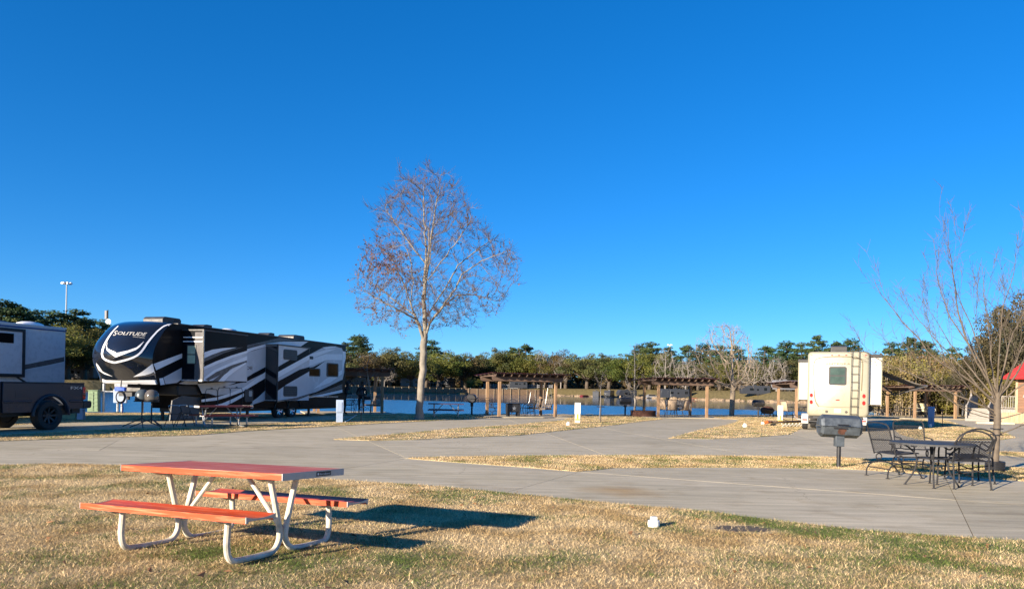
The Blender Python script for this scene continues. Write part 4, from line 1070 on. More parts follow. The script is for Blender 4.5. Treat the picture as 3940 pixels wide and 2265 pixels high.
# paint swooshes on the side wall, layer by layer
def decal(name, pts, mt, layer, p=0.0, parent=None):
    q = [Z2(x, y, p) for x, y in pts]
    pr = -p - 0.003 * layer
    return flat(name, [(x, pr, z_) for x, z_ in q], [tuple(range(len(q)))], mt, parent or body)
W_, S_, T_, B_ = M['gloss_white'], M['gloss_silver'], M['gloss_taupe'], M['satin_black']
sideflash = [ZC(1215, 968), ZC(1755, 770), ZC(1760, 850), ZC(1265, 1085)]
def decal_px(name, pts, mt, layer):
    q = [on_side(*p) for p in pts]
    return flat(name, [(x, -0.003 * layer, z_) for x, z_ in q], [tuple(range(len(q)))], mt, body)
decal_px('side_flash', sideflash, W_, 1)
decal_px('side_flash', [ZC(1290, 1130), ZC(1755, 920), ZC(1755, 1020), ZC(1400, 1215), ZC(1330, 1230)], B_, 1)
decal_px('side_flash', [ZC(1400, 1220), ZC(1755, 1030), ZC(1755, 1245), ZC(1650, 1320), ZC(1440, 1345)], S_, 1)
decal_px('side_flash', [ZC(1320, 1240), ZC(1392, 1225), ZC(1425, 1350), ZC(1345, 1362)], W_, 2)
decal('swoosh', [(100, 860), (215, 815), (300, 815), (290, 868), (180, 870)], S_, 1)
decal('swoosh', [(285, 862), (600, 840), (800, 835), (985, 745), (985, 800), (700, 945), (480, 985), (400, 960), (335, 960), (312, 905)], S_, 1)
decal('swoosh', [(330, 1022), (480, 1000), (620, 958), (760, 900), (985, 738), (985, 802), (760, 938), (620, 990), (490, 1030), (330, 1048)], W_, 2)
decal('swoosh', [(415, 1092), (540, 1062), (660, 1010), (762, 958), (762, 990), (650, 1052), (565, 1092)], W_, 2)
decal('swoosh', [(600, 880), (690, 845), (800, 838), (780, 846), (700, 858)], B_, 3)
decal('swoosh', [(700, 492), (860, 455), (1000, 425), (1130, 392), (1330, 420), (1160, 428), (1000, 448), (800, 500)], T_, 1)
decal('swoosh', [(795, 508), (1000, 452), (1170, 432), (1420, 432), (1340, 482), (1105, 468), (985, 486), (860, 520), (795, 545)], W_, 2)
decal('swoosh', [(795, 545), (985, 488), (985, 690), (860, 755), (795, 800)], S_, 1)
decal('swoosh', [(788, 800), (860, 757), (985, 690), (985, 736), (880, 790), (788, 820)], B_, 2)
q0 = Z2(786, 716); q1 = Z2(850, 716); q2 = Z2(786, 684)
lettering('lettering', 'DE', M['gloss_black'], body, (q0[0], -0.012, q0[1]), (1, 0, 0), (0, 0, 1), q1[0] - q0[0], q2[1] - q0[1])
decal('swoosh', [(850, 905), (985, 840), (985, 925), (905, 1000), (850, 1040)], B_, 2)
decal('swoosh', [(850, 1010), (985, 930), (985, 1030), (850, 1075)], S_, 1)
# rear half: pale field with dark sweeps
decal('pale_field', [(1105, 492), (1440, 492), (1560, 500), (1690, 482), (1760, 500), (1785, 560), (1785, 740), (1760, 860), (1500, 955), (1250, 1022), (1105, 1050)], S_, 1)
decal('swoosh', [(1105, 690), (1260, 600), (1430, 492), (1560, 497), (1440, 560), (1105, 742)], B_, 2)
decal('swoosh', [(1105, 742), (1440, 562), (1600, 515), (1705, 505), (1560, 560), (1440, 610), (1105, 800)], W_, 3)
decal('swoosh', [(1105, 800), (1440, 612), (1600, 560), (1720, 560), (1765, 560), (1765, 620), (1600, 620), (1400, 690), (1105, 830)], W_, 2)
decal('swoosh', [(1105, 838), (1330, 716), (1470, 690), (1592, 628), (1510, 690), (1380, 770), (1200, 868), (1105, 932)], B_, 3)
decal('swoosh', [(1560, 492), (1640, 482), (1705, 482), (1690, 492), (1600, 510)], W_, 3)
decal('swoosh', [(1470, 915), (1600, 810), (1765, 720), (1765, 760), (1640, 850)], W_, 3)
decal('swoosh', [(1300, 1000), (1500, 945), (1640, 880), (1765, 820), (1765, 862), (1600, 928), (1400, 985)], B_, 3)
decal('swoosh', [(1250, 1022), (1420, 985), (1600, 930), (1765, 865), (1765, 912), (1560, 965)], T_, 3)
decal('swoosh', [(1240, 1026), (1560, 968), (1765, 920), (1765, 950), (1560, 990)], W_, 4)
decal('swoosh', [(1770, 530), (1800, 535), (1800, 600), (1765, 740)], W_, 2)
decal('grey_skirt', [(1105, 1050), (1250, 1024), (1560, 992), (1765, 952), (1790, 960), (1790, 1085), (1105, 1120)], M['gloss_brown'], 2)
decal('lower_rail', [(1120, 990), (1720, 990), (1720, 997), (1120, 1000)], M['chrome'], 5)
# windows, vents and hatches on the side
def side_box(name, x0, y0, x1, y1, mt, proud, p=0.0, parent=None, bevel=0.03):
    a, b = Z2(x0, y0, p), Z2(x1, y1, p); c_, d = Z2(x0, y1, p), Z2(x1, y0, p)
    xa, xb = (a[0] + c_[0]) / 2, (b[0] + d[0]) / 2
    za, zb = (c_[1] + b[1]) / 2, (a[1] + d[1]) / 2
    r = min(0.09, (zb - za) * 0.25)
    pts = []
    for cx, cz, a0 in ((xb - r, zb - r, 0), (xa + r, zb - r, 90), (xa + r, za + r, 180), (xb - r, za + r, 270)):
        for k in range(5): pts.append((cx + r * math.cos(R(a0 + 22.5 * k)), cz + r * math.sin(R(a0 + 22.5 * k))))
    mb = MB(); mb.prism(pts, 'y', -p - proud, -p + 0.01)
    return mb.build(name, mt, parent or body, angle=30), (xa, xb, za, zb)
w, _ = side_box('window', 1338, 702, 1538, 785, M['grey_plastic'], 0.030)
side_box('pane', 1350, 710, 1526, 777, M['glass_dark'], 0.036, parent=w)
w, _ = side_box('window', 1605, 652, 1722, 792, M['grey_plastic'], 0.030)
side_box('pane', 1614, 662, 1713, 782, M['glass_dark'], 0.036, parent=w)
side_box('reflector_light', 1417, 582, 1465, 612, M['black'], 0.03)
def hatch(x0, y0, x1, y1):
    o, (xa, xb, za, zb) = side_box('baggage_door', x0, y0, x1, y1, M['gloss_brown'], 0.0145)
    mb = MB(); mb.tube([(xa + 0.05, -0.016, za + 0.02), (xa + 0.02, -0.016, za + 0.08), (xa + 0.02, -0.016, zb - 0.08), (xa + 0.06, -0.016, zb - 0.02), (xb - 0.06, -0.016, zb - 0.02), (xb - 0.02, -0.016, zb - 0.08), (xb - 0.02, -0.016, za + 0.08)], 0.008, 5); mb.build('door_seam', M['chrome'], body)
    mb = MB(); mb.box((xa + xb) / 2 - 0.05, (xa + xb) / 2 + 0.05, -0.03, -0.014, zb + 0.01, zb + 0.045); mb.build('latch', M['black'], body)
    return o
mb = MB()
for (x0, y0, x1, y1) in ((370, 918, 490, 1075), (498, 902, 618, 1082), (622, 905, 742, 1082)):
    a, b = Z2(x0, y0), Z2(x1, y1)
    mb = MB(); pth = [(a[0], -0.017, b[1]), (a[0], -0.017, a[1] - 0.1), (a[0] + 0.06, -0.017, a[1]), (b[0] - 0.06, -0.017, a[1]), (b[0], -0.017, a[1] - 0.1), (b[0], -0.017, b[1])]
    mb.tube(pth, 0.009, 5); mb.build('door_seam', M['black'], body)
    mb = MB(); mb.box((a[0] + b[0]) / 2 - 0.05, (a[0] + b[0]) / 2 + 0.05, -0.03, -0.013, a[1] + 0.02, a[1] + 0.055); mb.build('latch', M['black'], body)
w, _ = side_box('control_panel', 765, 918, 850, 1045, M['grey_plastic'], 0.04)
side_box('notice', 806, 934, 838, 992, M['white'], 0.048, parent=w)
w, _ = side_box('outlet_plate', 829, 1062, 850, 1114, M['white'], 0.045)
# slide-out rooms
def slide(name, fx, X0, X1, ztop, zbot, p, m_side, m_end, wmark=False):
    mb = MB()
    xa = Z2(X0, 600, p)[0]; xb = Z2(X1, 600, p)[0]
    mb.box(xa, xb, -p, 0.0, zbot, ztop)
    s = mb.build(name, m_side, fw, smooth=False)
    mb = MB(); mb.box(xa - 0.012, xa - 0.001, -p + 0.02, -0.02, zbot + 0.03, ztop - 0.03); mb.build('end_wall', m_end, s, smooth=False)
    mb = MB(); mb.box(xa - 0.03, xb + 0.02, -p - 0.03, 0.0, ztop, ztop + 0.05); mb.box(xa - 0.03, xa, -p - 0.03, -p + 0.03, zbot, ztop); mb.build('slide_trim', M['grey_plastic'], s)
    return s, xa, xb
zt = Z2(352, 322, 0.9)[1]; zb_ = Z2(345, 838, 0.9)[1]
s1, xa, xb = slide('slide_out', 140, 350, 795, zt, zb_, 0.9, M['gloss_brown'], M['satin_black'])
mb = MB(); mb.box(xa - 0.016, xa - 0.0125, -0.87, -0.55, zb_ + 0.05, zt - 0.05); mb.build('grey_panel', M['gloss_taupe'], s1, smooth=False)
mb = MB(); mb.box(xa - 0.03, xa - 0.012, -0.62, -0.22, 2.15, 2.85); wf = mb.build('window', M['grey_plastic'], s1, bevel=0.01)
for k in (0, 1):
    mb = MB(); mb.box(xa - 0.034, xa - 0.030, -0.58, -0.26, 2.19 + k * 0.33, 2.48 + k * 0.33); mb.build('pane', M['blind'], wf, smooth=False)
for zz in (2.95, 3.10):
    mb = MB(); mb.box(xa - 0.02, xa - 0.012, -0.88, -0.05, zz, zz + 0.035); mb.build('white_band', M['gloss_white'], s1, smooth=False)
mb = MB(); mb.box(xa - 0.05, xa - 0.012, -0.9, -0.02, zb_, zb_ + 0.06); mb.build('sill', M['chrome'], s1)
mb = MB(); mb.box(xa - 0.03, xa + 0.02, -0.925, -0.895, zb_, zt); mb.build('corner_trim', M['chrome'], s1)
def sd(name, pts, mt, layer): return decal(name, pts, mt, layer, 0.9, s1)
sd('pale_field', [(352, 690), (480, 640), (640, 580), (795, 545), (795, 838), (352, 830)], S_, 1)
sd('swoosh', [(352, 545), (440, 515), (560, 498), (690, 492), (540, 530), (430, 570), (352, 605)], W_, 2)
sd('swoosh', [(352, 605), (430, 572), (560, 530), (700, 497), (760, 487), (560, 550), (450, 600), (352, 640)], T_, 2)
sd('swoosh', [(352, 690), (480, 632), (640, 572), (795, 525), (795, 548), (640, 600), (500, 655), (352, 720)], W_, 3)
sd('swoosh', [(355, 800), (460, 720), (620, 650), (795, 580), (795, 620), (640, 690), (500, 770), (420, 832), (355, 832)], W_, 3)
sd('swoosh', [(365, 820), (480, 742), (640, 672), (790, 625), (790, 645), (650, 700), (520, 770), (400, 832)], T_, 4)
sd('swoosh', [(440, 834), (520, 770), (630, 700), (600, 740), (540, 790), (500, 834)], T_, 4)
sd('swoosh', [(500, 836), (560, 770), (660, 700), (780, 645), (780, 660), (690, 720), (600, 790), (560, 836)], W_, 5)
mb = MB(); q = Z2(700, 800, 0.9); q2 = Z2(770, 810, 0.9)
zt2 = Z2(1112, 470, 0.6)[1]
s2, xa2, xb2 = slide('slide_out', 990, 1110, 1432, zt2, Z2(1105, 1035, 0.6)[1], 0.6, M['gloss_silver'], M['gloss_black'])
def s2d(name, pts, mt, layer): return decal(name, pts, mt, layer, 0.6, s2)
s2d('swoosh', [(1110, 690), (1260, 602), (1432, 500), (1432, 566), (1110, 742)], B_, 1)
s2d('swoosh', [(1110, 742), (1432, 566), (1432, 614), (1110, 800)], W_, 2)
s2d('swoosh', [(1110, 838), (1330, 718), (1432, 690), (1432, 735), (1200, 868), (1110, 932)], B_, 1)
s2d('swoosh', [(1110, 1035), (1180, 1022), (1300, 1002), (1432, 962), (1432, 980), (1300, 1030)], T_, 1)
for y0, y1 in ((515, 620), (886, 990)):
    g, (ga, gb, gc, gd) = side_box('fridge_vent', 1166, y0, 1303, y1, M['grey_plastic'], 0.025, 0.6, s2)
    for k in range(4):
        mb = MB(); zz = gc + (gd - gc) * (0.2 + 0.2 * k); mb.box(ga + 0.06, gb - 0.06, -0.6 - 0.04, -0.6 - 0.02, zz - 0.015, zz + 0.015); mb.build('louvre', M['black'], g)
# running gear
for wx in (6.45, 7.45):
    wheel(fw, (wx, 0.17, 0.37), (0, -1, 0), 0.37, 0.22, M['chrome'], 7)
    mb = MB(); mb.tube([(wx + 0.50 * math.cos(R(a)), -0.02, 0.50 + 0.42 * math.sin(R(a))) for a in range(0, 181, 15)], 0.03, 6); mb.build('fender_lip', M['gloss_black'], fw)
mb = MB(); mb.box(1.6, 12.0, 0.25, WD - 0.25, 0.36, 0.52); mb.build('chassis', M['black'], fw)
for x, y in ((1.75, 0.25), (1.75, WD - 0.25), (9.3, 0.35), (9.3, WD - 0.35), (4.6, 0.4)):
    mb = MB(); mb.box(x - 0.045, x + 0.045, y - 0.045, y + 0.045, 0.03, 0.75); mb.box(x - 0.12, x + 0.12, y - 0.12, y + 0.12, 0.028, 0.05); mb.build('landing_leg', M['grey_plastic'], fw)
mb = MB(); mb.prism([(-0.75, 1.42), (0.5, 1.42), (0.3, 1.15), (-0.55, 0.98), (-1.15, 0.98), (-1.15, 1.12), (-0.8, 1.16)], 'y', WD / 2 - 0.28, WD / 2 + 0.28); mb.lathe([(0, 0.86), (0.05, 0.86), (0.05, 0.99)], 10, Matrix.Translation((-1.0, WD / 2, 0))); mb.build('pin_box', M['black'], fw)
mb = MB(); mb.box(0.1, 1.35, 0.1, WD - 0.1, 1.02, 1.42); mb.build('belly_pan', M['black'], fw, bevel=0.05)
mb = MB(); mb.prism([(-0.2, 0.12), (1.3, 0.10), (1.38, 0.95), (0.4, 1.02), (-0.1, 0.85)], 'y', 0.15, 0.19); mb.build('tarp_skirt', M['tarp'], fw)
# roof kit
def ac(x, L=0.95):
    t = MB(); n = 9
    for yy in (0,): pass
    pr = [(x - L * 0.5, 3.60), (x - L * 0.5, 3.74)] + [(x - L * 0.5 + 0.16 * (1 - math.cos(R(10 * k))), 3.74 + 0.13 * math.sin(R(10 * k))) for k in range(1, 10)] + [(x + L * 0.42, 3.865), (x + L * 0.5, 3.80), (x + L * 0.5, 3.60)]
    t.prism(pr, 'y', WD * 0.32, WD * 0.68)
    o = t.build('air_conditioner', M['grey_plastic'], roof, angle=40, bevel=0.02)
    for k in range(4):
        g = MB(); g.box(x + L * 0.1, x + L * 0.44, WD * 0.32 - 0.008, WD * 0.32, 3.66 + k * 0.045, 3.685 + k * 0.045); g.build('grille', M['black'], o)
ac(0.55); ac(9.05)
def vent_hood(x, L=0.42, h=0.22):
    t = MB(); pr = [(x - L / 2, 3.60)] + [(x - L / 2 + L * 0.5 * (1 - math.cos(R(15 * k))), 3.60 + h * math.sin(R(15 * k))) for k in range(1, 7)] + [(x + L / 2, 3.60 + h * 0.95), (x + L / 2, 3.60)]
    t.prism(pr, 'y', WD * 0.36, WD * 0.60); t.build('vent_hood', M['grey_plastic'], roof, angle=40)
vent_hood(2.6, 0.55, 0.20); vent_hood(6.9, 0.5, 0.22)
mb = MB(); mb.lathe([(0.42, 0), (0.40, 0.06), (0.30, 0.13), (0.15, 0.165), (0, 0.175)], 20, Matrix.Translation((4.1, WD * 0.42, 3.60)) @ Matrix.Diagonal((1.2, 0.8, 1, 1))); mb.build('skylight_dome', M['gloss_white'], roof)
mb = MB(); mb.box(12.2, 12.26, 0.1, WD - 0.1, 0.9, 3.4); mb.build('rear_cap', M['gloss_black'], fw)
mb = MB(); mb.box(12.2, 12.34, 0.05, WD - 0.05, 0.5, 0.66); mb.build('rear_bumper', M['black'], fw)

# ================================================================== pale trailer behind the pickup
Q1, Q2 = G(0, 1243, 3.5), G(252, 1267, 3.5)
qv = (Q2 - Q1); qu = qv / math.hypot(qv.x, qv.y)
pt_ang = math.atan2(qu.y, qu.x)
pt = thing('travel_trailer', 'pale grey travel trailer with black framed slide out behind the pickup', 'trailer', (Q2.x, Q2.y, 0), pt_ang)
PTM = Matrix.Translation((Q2.x, Q2.y, 0)) @ Matrix.Rotation(pt_ang, 4, 'Z'); PTI = PTM.inverted()
def on_pt(px, py, p=0.0):
    o = PTI @ Vector((0, 0, EYE)); d = PTI.to_3x3() @ ray(px, py); t = (-p - o.y) / d.y; q = o + d * t
    return (q.x, q.z)
mb = MB(); mb.prism([(-9, 0.6), (0, 0.6), (0.0, 3.46), (-0.02, 3.5), (-9, 3.5)], 'y', 0, 2.4); pb = mb.build('body', M['rv_side'], pt, smooth=False)
mb = MB(); mb.box(-9, 0.03, -0.03, 2.43, 3.5, 3.56); prf = mb.build('roof', M['rv_side'], pt, bevel=0.01)
mb = MB(); mb.box(-9, 0.035, -0.035, -0.002, 3.40, 3.45); mb.build('roof_trim', M['navy'], pt)
ZT = lambda X, Y: (X / 2.24, 1050 + Y / 2.24)
def ptd(name, pts, mt, layer):
    q = [on_pt(*ZT(*p)) for p in pts]
    return flat(name, [(x, -0.003 * layer, z_) for x, z_ in q], [tuple(range(len(q)))], mt, pb)
a, b = on_pt(*ZT(195, 510), 0.1), on_pt(*ZT(195, 870), 0.1)
mb = MB(); mb.box(-5.5, a[0], -0.10, 0.0, b[1], a[1]); sl = mb.build('slide_out', M['rv_side'], pt, smooth=False)
mb = MB(); mb.box(-5.5, a[0] + 0.10, -0.13, -0.002, a[1], a[1] + 0.11); mb.box(-5.5, a[0] + 0.10, -0.13, -0.002, b[1] - 0.12, b[1]); mb.box(a[0], a[0] + 0.10, -0.13, -0.002, b[1], a[1]); mb.build('slide_frame', M['black'], sl)
a = on_pt(*ZT(118, 522), 0.1); b = on_pt(*ZT(118, 605), 0.1)
mb = MB(); mb.box(-4.2, a[0], -0.125, -0.10, b[1], a[1]); mb.build('window', M['glass_dark'], sl, bevel=0.05)
ptd('swoosh', [(212, 790), (400, 752), (553, 722), (553, 762), (400, 795), (212, 830)], T_, 1)
ptd('swoosh', [(212, 838), (553, 772), (553, 802), (400, 832), (212, 865)], S_, 1)
ptd('swoosh', [(128, 892), (152, 892), (235, 940), (480, 944), (480, 948), (212, 948)], M['black'], 1)
mb = MB(); mb.lathe([(0.40, 0), (0.38, 0.07), (0.25, 0.13), (0, 0.16)], 18, Matrix.Translation((-1.1, 0.5, 3.56)) @ Matrix.Diagonal((1.4, 0.7, 1, 1))); mb.build('skylight_dome', M['gloss_white'], prf)
mb = MB(); mb.lathe([(0.40, 0), (0.38, 0.05), (0.25, 0.09), (0, 0.11)], 18, Matrix.Translation((-2.3, 0.7, 3.56)) @ Matrix.Diagonal((1.2, 0.7, 1, 1))); mb.build('vent_cover', M['grey_plastic'], prf)
for wx in (-4.2, -5.2): wheel(pt, (wx, 0.2, 0.35), (0, -1, 0), 0.35, 0.2, M['chrome'], 6)
for wx in (-0.6, -8.0):
    mb = MB(); mb.box(wx - 0.05, wx + 0.05, 0.3, 0.4, 0.0, 0.65); mb.build('jack', M['grey_plastic'], pt)

# ================================================================== dark grey pickup
tw = G(195, 1657)
tk_dir = Vector((-fu.x, -fu.y, 0)); tk_ang = math.atan2(tk_dir.y, tk_dir.x)
tk = thing('pickup_truck', 'dark grey pickup truck cut by the left edge with FX4 on its bed', 'pickup', (tw.x, tw.y, 0.03), tk_ang)
# x forward, y: +y is the far side seen from camera? the near flank lies at y = 0.0
TKM = Matrix.Translation((tw.x, tw.y, 0.03)) @ Matrix.Rotation(tk_ang, 4, 'Z')
sgn = 1.0 if (TKM.to_3x3() @ Vector((0, 1, 0))).dot(Vector((0, -1, 0))) > 0 else -1.0     # which local y faces the camera
ny = sgn
TWD = 2.0
Y0 = lambda v: ny * (-v)          # distance inward from the near flank
def tbox(mb, x0, x1, a, b, z0, z1): mb.box(x0, x1, min(Y0(a), Y0(b)), max(Y0(a), Y0(b)), z0, z1)
arch = [(0.56 * math.cos(R(a)), 0.42 + 0.56 * math.sin(R(a))) for a in range(-10, 191, 10)]
flank = [(-1.12, 0.62), (-0.58, 0.58)] + [p for p in arch[::-1] if p[1] > 0.5] + [(0.58, 0.52), (1.52, 0.52), (1.52, 1.36), (-1.16, 1.36), (-1.19, 1.2), (-1.15, 0.9)]
for a0, a1, nm in ((0.0, 0.07, 'bed_side'), (TWD - 0.07, TWD, 'bed_side')):
    mb = MB(); mb.prism(flank, 'y', min(Y0(a0), Y0(a1)), max(Y0(a0), Y0(a1))); bs = mb.build(nm, M['truck_paint'], tk, bevel=0.015, angle=30)
    if a0 == 0.0: near_bed = bs
mb = MB(); tbox(mb, -1.12, 1.50, 0.08, TWD - 0.08, 0.62, 0.72); mb.build('bed_floor', M['black'], tk)
mb = MB(); tbox(mb, -1.17, -1.10, 0.075, TWD - 0.075, 0.70, 1.35); mb.build('tailgate', M['truck_paint'], tk, bevel=0.01)
mb = MB(); tbox(mb, 1.42, 1.50, 0.075, TWD - 0.075, 0.72, 1.38); mb.build('bed_front', M['truck_paint'], tk)
mb = MB(); tbox(mb, -1.17, 1.52, -0.012, 0.085, 1.36, 1.39); mb.build('bed_rail', M['black'], tk, bevel=0.008)
mb = MB(); mb.tube([(p[0] * 1.07, Y0(-0.015), 0.42 + (p[1] - 0.42) * 1.06) for p in arch[1:-1]], 0.045, 8); mb.build('wheel_arch', M['truck_paint'], tk)
mb = MB(); tbox(mb, 0.62, 1.50, -0.02, 0.02, 0.80, 0.87); tbox(mb, -1.12, -0.62, -0.02, 0.02, 0.80, 0.87); mb.build('body_crease', M['truck_paint'], tk, bevel=0.02)
mb = MB(); tbox(mb, 0.75, 1.15, -0.006, 0.0, 0.93, 1.12); mb.build('fuel_door', M['truck_paint'], tk, bevel=0.004)
mb = MB(); tbox(mb, -1.21, -1.10, -0.012, 0.10, 0.88, 1.27); tl = mb.build('tail_light', M['red_lens'], tk, bevel=0.02)
mb = MB(); tbox(mb, -1.216, -1.10, -0.017, 0.085, 0.97, 1.10); mb.build('dark_lens', M['red_dark_lens'], tl, bevel=0.03)
mb = MB(); tbox(mb, -1.10, -1.075, -0.008, 0.05, 0.86, 1.29); mb.build('lamp_seat', M['black'], tl)
mb = MB(); mb.prism([(-1.42, 0.62), (-1.18, 0.60), (-1.14, 0.62), (-1.14, 0.82), (-1.42, 0.84), (-1.45, 0.78), (-1.45, 0.68)], 'y', min(Y0(0.0), Y0(TWD)), max(Y0(0.0), Y0(TWD))); mb.build('rear_bumper', M['black'], tk, bevel=0.02)
mb = MB(); tbox(mb, -1.3, -1.0, 0.3, 0.5, 0.45, 0.62); mb.build('tow_hitch', M['black'], tk)
lx_ = -1 if ny < 0 else -1
lo = (-0.62, Y0(-0.004), 1.16)
lettering('badge', 'FX4', M['silver'], tk, (-0.66, Y0(-0.006), 1.19), (-1, 0, 0), (0, 0, 1), 0.42, 0.085)
for wx in (0.0, 4.05):
    wheel(tk, (wx, Y0(0.17), 0.42), (0, ny, 0), 0.44, 0.31, M['black'], 8)
    wheel(tk, (wx, Y0(TWD - 0.17), 0.42), (0, -ny, 0), 0.44, 0.31, M['black'], 8)
mb = MB(); tbox(mb, -1.0, 4.9, 0.45, TWD - 0.45, 0.40, 0.62); mb.build('chassis', M['black'], tk)
cabp = [(1.56, 0.50), (3.50, 0.50), (3.5, 1.40), (5.0, 1.36), (5.15, 1.2), (5.15, 0.6), (4.65, 0.6), (4.55, 0.85), (4.05, 0.98), (3.55, 0.85)]
mb = MB(); mb.prism([(1.56, 0.50), (3.45, 0.50), (3.62, 0.9), (4.05, 1.0), (4.5, 0.9), (4.62, 0.55), (5.2, 0.55), (5.25, 1.15), (5.1, 1.30), (3.72, 1.38), (1.56, 1.38)], 'y', min(Y0(0.01), Y0(TWD - 0.01)), max(Y0(0.01), Y0(TWD - 0.01))); mb.build('cab_body', M['truck_paint'], tk, bevel=0.03)
mb = MB(); mb.prism([(1.60, 1.38), (3.70, 1.38), (3.05, 1.92), (1.85, 1.95), (1.62, 1.88)], 'y', min(Y0(0.13), Y0(TWD - 0.13)), max(Y0(0.13), Y0(TWD - 0.13))); mb.build('cab_roof', M['truck_paint'], tk, bevel=0.03)
mb = MB(); mb.prism([(1.75, 1.42), (3.50, 1.42), (2.98, 1.86), (1.85, 1.87)], 'y', min(Y0(0.125), Y0(0.13)), max(Y0(0.125), Y0(0.13))); mb.build('side_window', M['glass_dark'], tk)
# ================================================================== pergolas by the shore
def pergola(label, fl, w, dp, yaw, z_beam=2.0, pad_ext=(0.7, 0.5, 0.9)):
    t = thing('shade_pergola', label, 'pergola', (fl.x, fl.y, 0.03), yaw, 'shade pergolas along the lake shore')
    ps = 0.145
    for x in (0, w):
        for y in (0, dp):
            mb = MB(); mb.box(x - ps / 2, x + ps / 2, y - ps / 2, y + ps / 2, -0.03, z_beam); mb.build('post', M['wood_post'], t, bevel=0.006)
    ov = 0.40
    def beam(nm, x0, x1, y, z0, z1, th=0.045):
        mb = MB(); r = (z1 - z0)
        pr = [(x0 + r * 0.55, z0)] + [(x0 + r * 0.55 - r * 0.55 * math.sin(R(a)), z0 + r * 0.6 - r * 0.6 * math.cos(R(a))) for a in (30, 60, 90)] + [(x0, z1), (x1, z1)] + [(x1 - r * 0.55 + r * 0.55 * math.sin(R(a)), z0 + r * 0.6 - r * 0.6 * math.cos(R(a))) for a in (90, 60, 30)] + [(x1 - r * 0.55, z0)]
        mb.prism(pr, 'y', y - th / 2, y + th / 2); mb.build(nm, M['wood_dark'], t, smooth=False)
    for y in (0, dp):
        for s in (-1, 1): beam('beam', -ov, w + ov, y + s * (ps / 2 + 0.024), z_beam - 0.10, z_beam + 0.13)
    # rafters front to back, falling a little to the rear
    n = 10
    fall = 0.10
    zr0 = z_beam + 0.13
    for i in range(n):
        x = -ov + 0.06 + (w + 2 * ov - 0.12) * i / (n - 1)
        mb = MB()
        pr = [(-0.52, zr0 + 0.07), (-0.46, zr0 + 0.005), (-0.3, zr0), (dp + 0.3, zr0 - fall * 0.0), (dp + 0.5, zr0 + 0.02), (dp + 0.5, zr0 + 0.14 - fall), (-0.52, zr0 + 0.14)]
        mb.prism(pr, 'x', x - 0.02, x + 0.02); mb.build('rafter', M['wood_dark'], t, smooth=False)
    for k in range(5):
        y = -0.45 + (dp + 0.9) * k / 4; zz = zr0 + 0.14 - fall * (y + 0.52) / (dp + 1.02)
        mb = MB(); mb.box(-ov - 0.15, w + ov + 0.15, y - 0.035, y + 0.035, zz, zz + 0.035); mb.build('purlin', M['wood_dark'], t, smooth=False)
    vs, fs = [], []
    m = 96
    for j, y in enumerate((-0.62, dp + 0.62)):
        for i in range(m + 1):
            x = -ov - 0.22 + (w + 2 * ov + 0.44) * i / m
            zz = zr0 + 0.19 - fall * (y + 0.52) / (dp + 1.02) + 0.012 * math.cos(i * math.pi * 0.5)
            vs.append((x, y, zz))
    for i in range(m): fs.append((i, i + 1, m + 2 + i, m + 1 + i))
    o = flat('metal_roof', vs, fs, M['red_roof'], t, smooth=False)
    so = o.modifiers.new('thickness', 'SOLIDIFY'); so.thickness = 0.006
    # its concrete floor
    T = Matrix.Translation((fl.x, fl.y, 0)) @ Matrix.Rotation(yaw, 4, 'Z')
    pg = [tuple((T @ Vector(p))[:2]) for p in ((-pad_ext[0], -pad_ext[1], 0), (w + pad_ext[0], -pad_ext[1], 0), (w + pad_ext[0], dp + pad_ext[2], 0), (-pad_ext[0], dp + pad_ext[2], 0))]
    pad('pergola_floor', pg, 0.034)
    return t, T
pg_spec = {}
def pergola_px(key, label, fl, w, dp, yaw):
    p = G(*fl); o, T = pergola(label, p, w, dp, R(yaw)); pg_spec[key] = (T, w, dp); return o
f1 = G(1469, 1600) * (40.7 / 37.7); y1 = R(20); fl1 = Vector((f1.x - 3.4 * math.cos(y1), f1.y - 3.4 * math.sin(y1), 0))
o, T = pergola('brown pergola with metal roof half hidden behind the black trailer', fl1, 3.4, 2.3, y1, 2.13); pg_spec[1] = (T, 3.4, 2.3)
pergola_px(2, 'brown pergola with porch swing between round grill and white numbered cabinet', (1920, 1604), 3.2, 2.3, 18)
pergola_px(3, 'brown pergola in the middle over tan sling chairs and wooden swing', (2532, 1606), 3.0, 2.5, 9)
pergola_px(4, 'brown pergola with red roof partly behind the cream motorhome', (3063, 1610), 3.0, 3.0, 1)
pergola_px(5, 'brown pergola right of the motorhome over the pale yellow swing seat', (3519, 1610), 3.15, 2.9, 9)

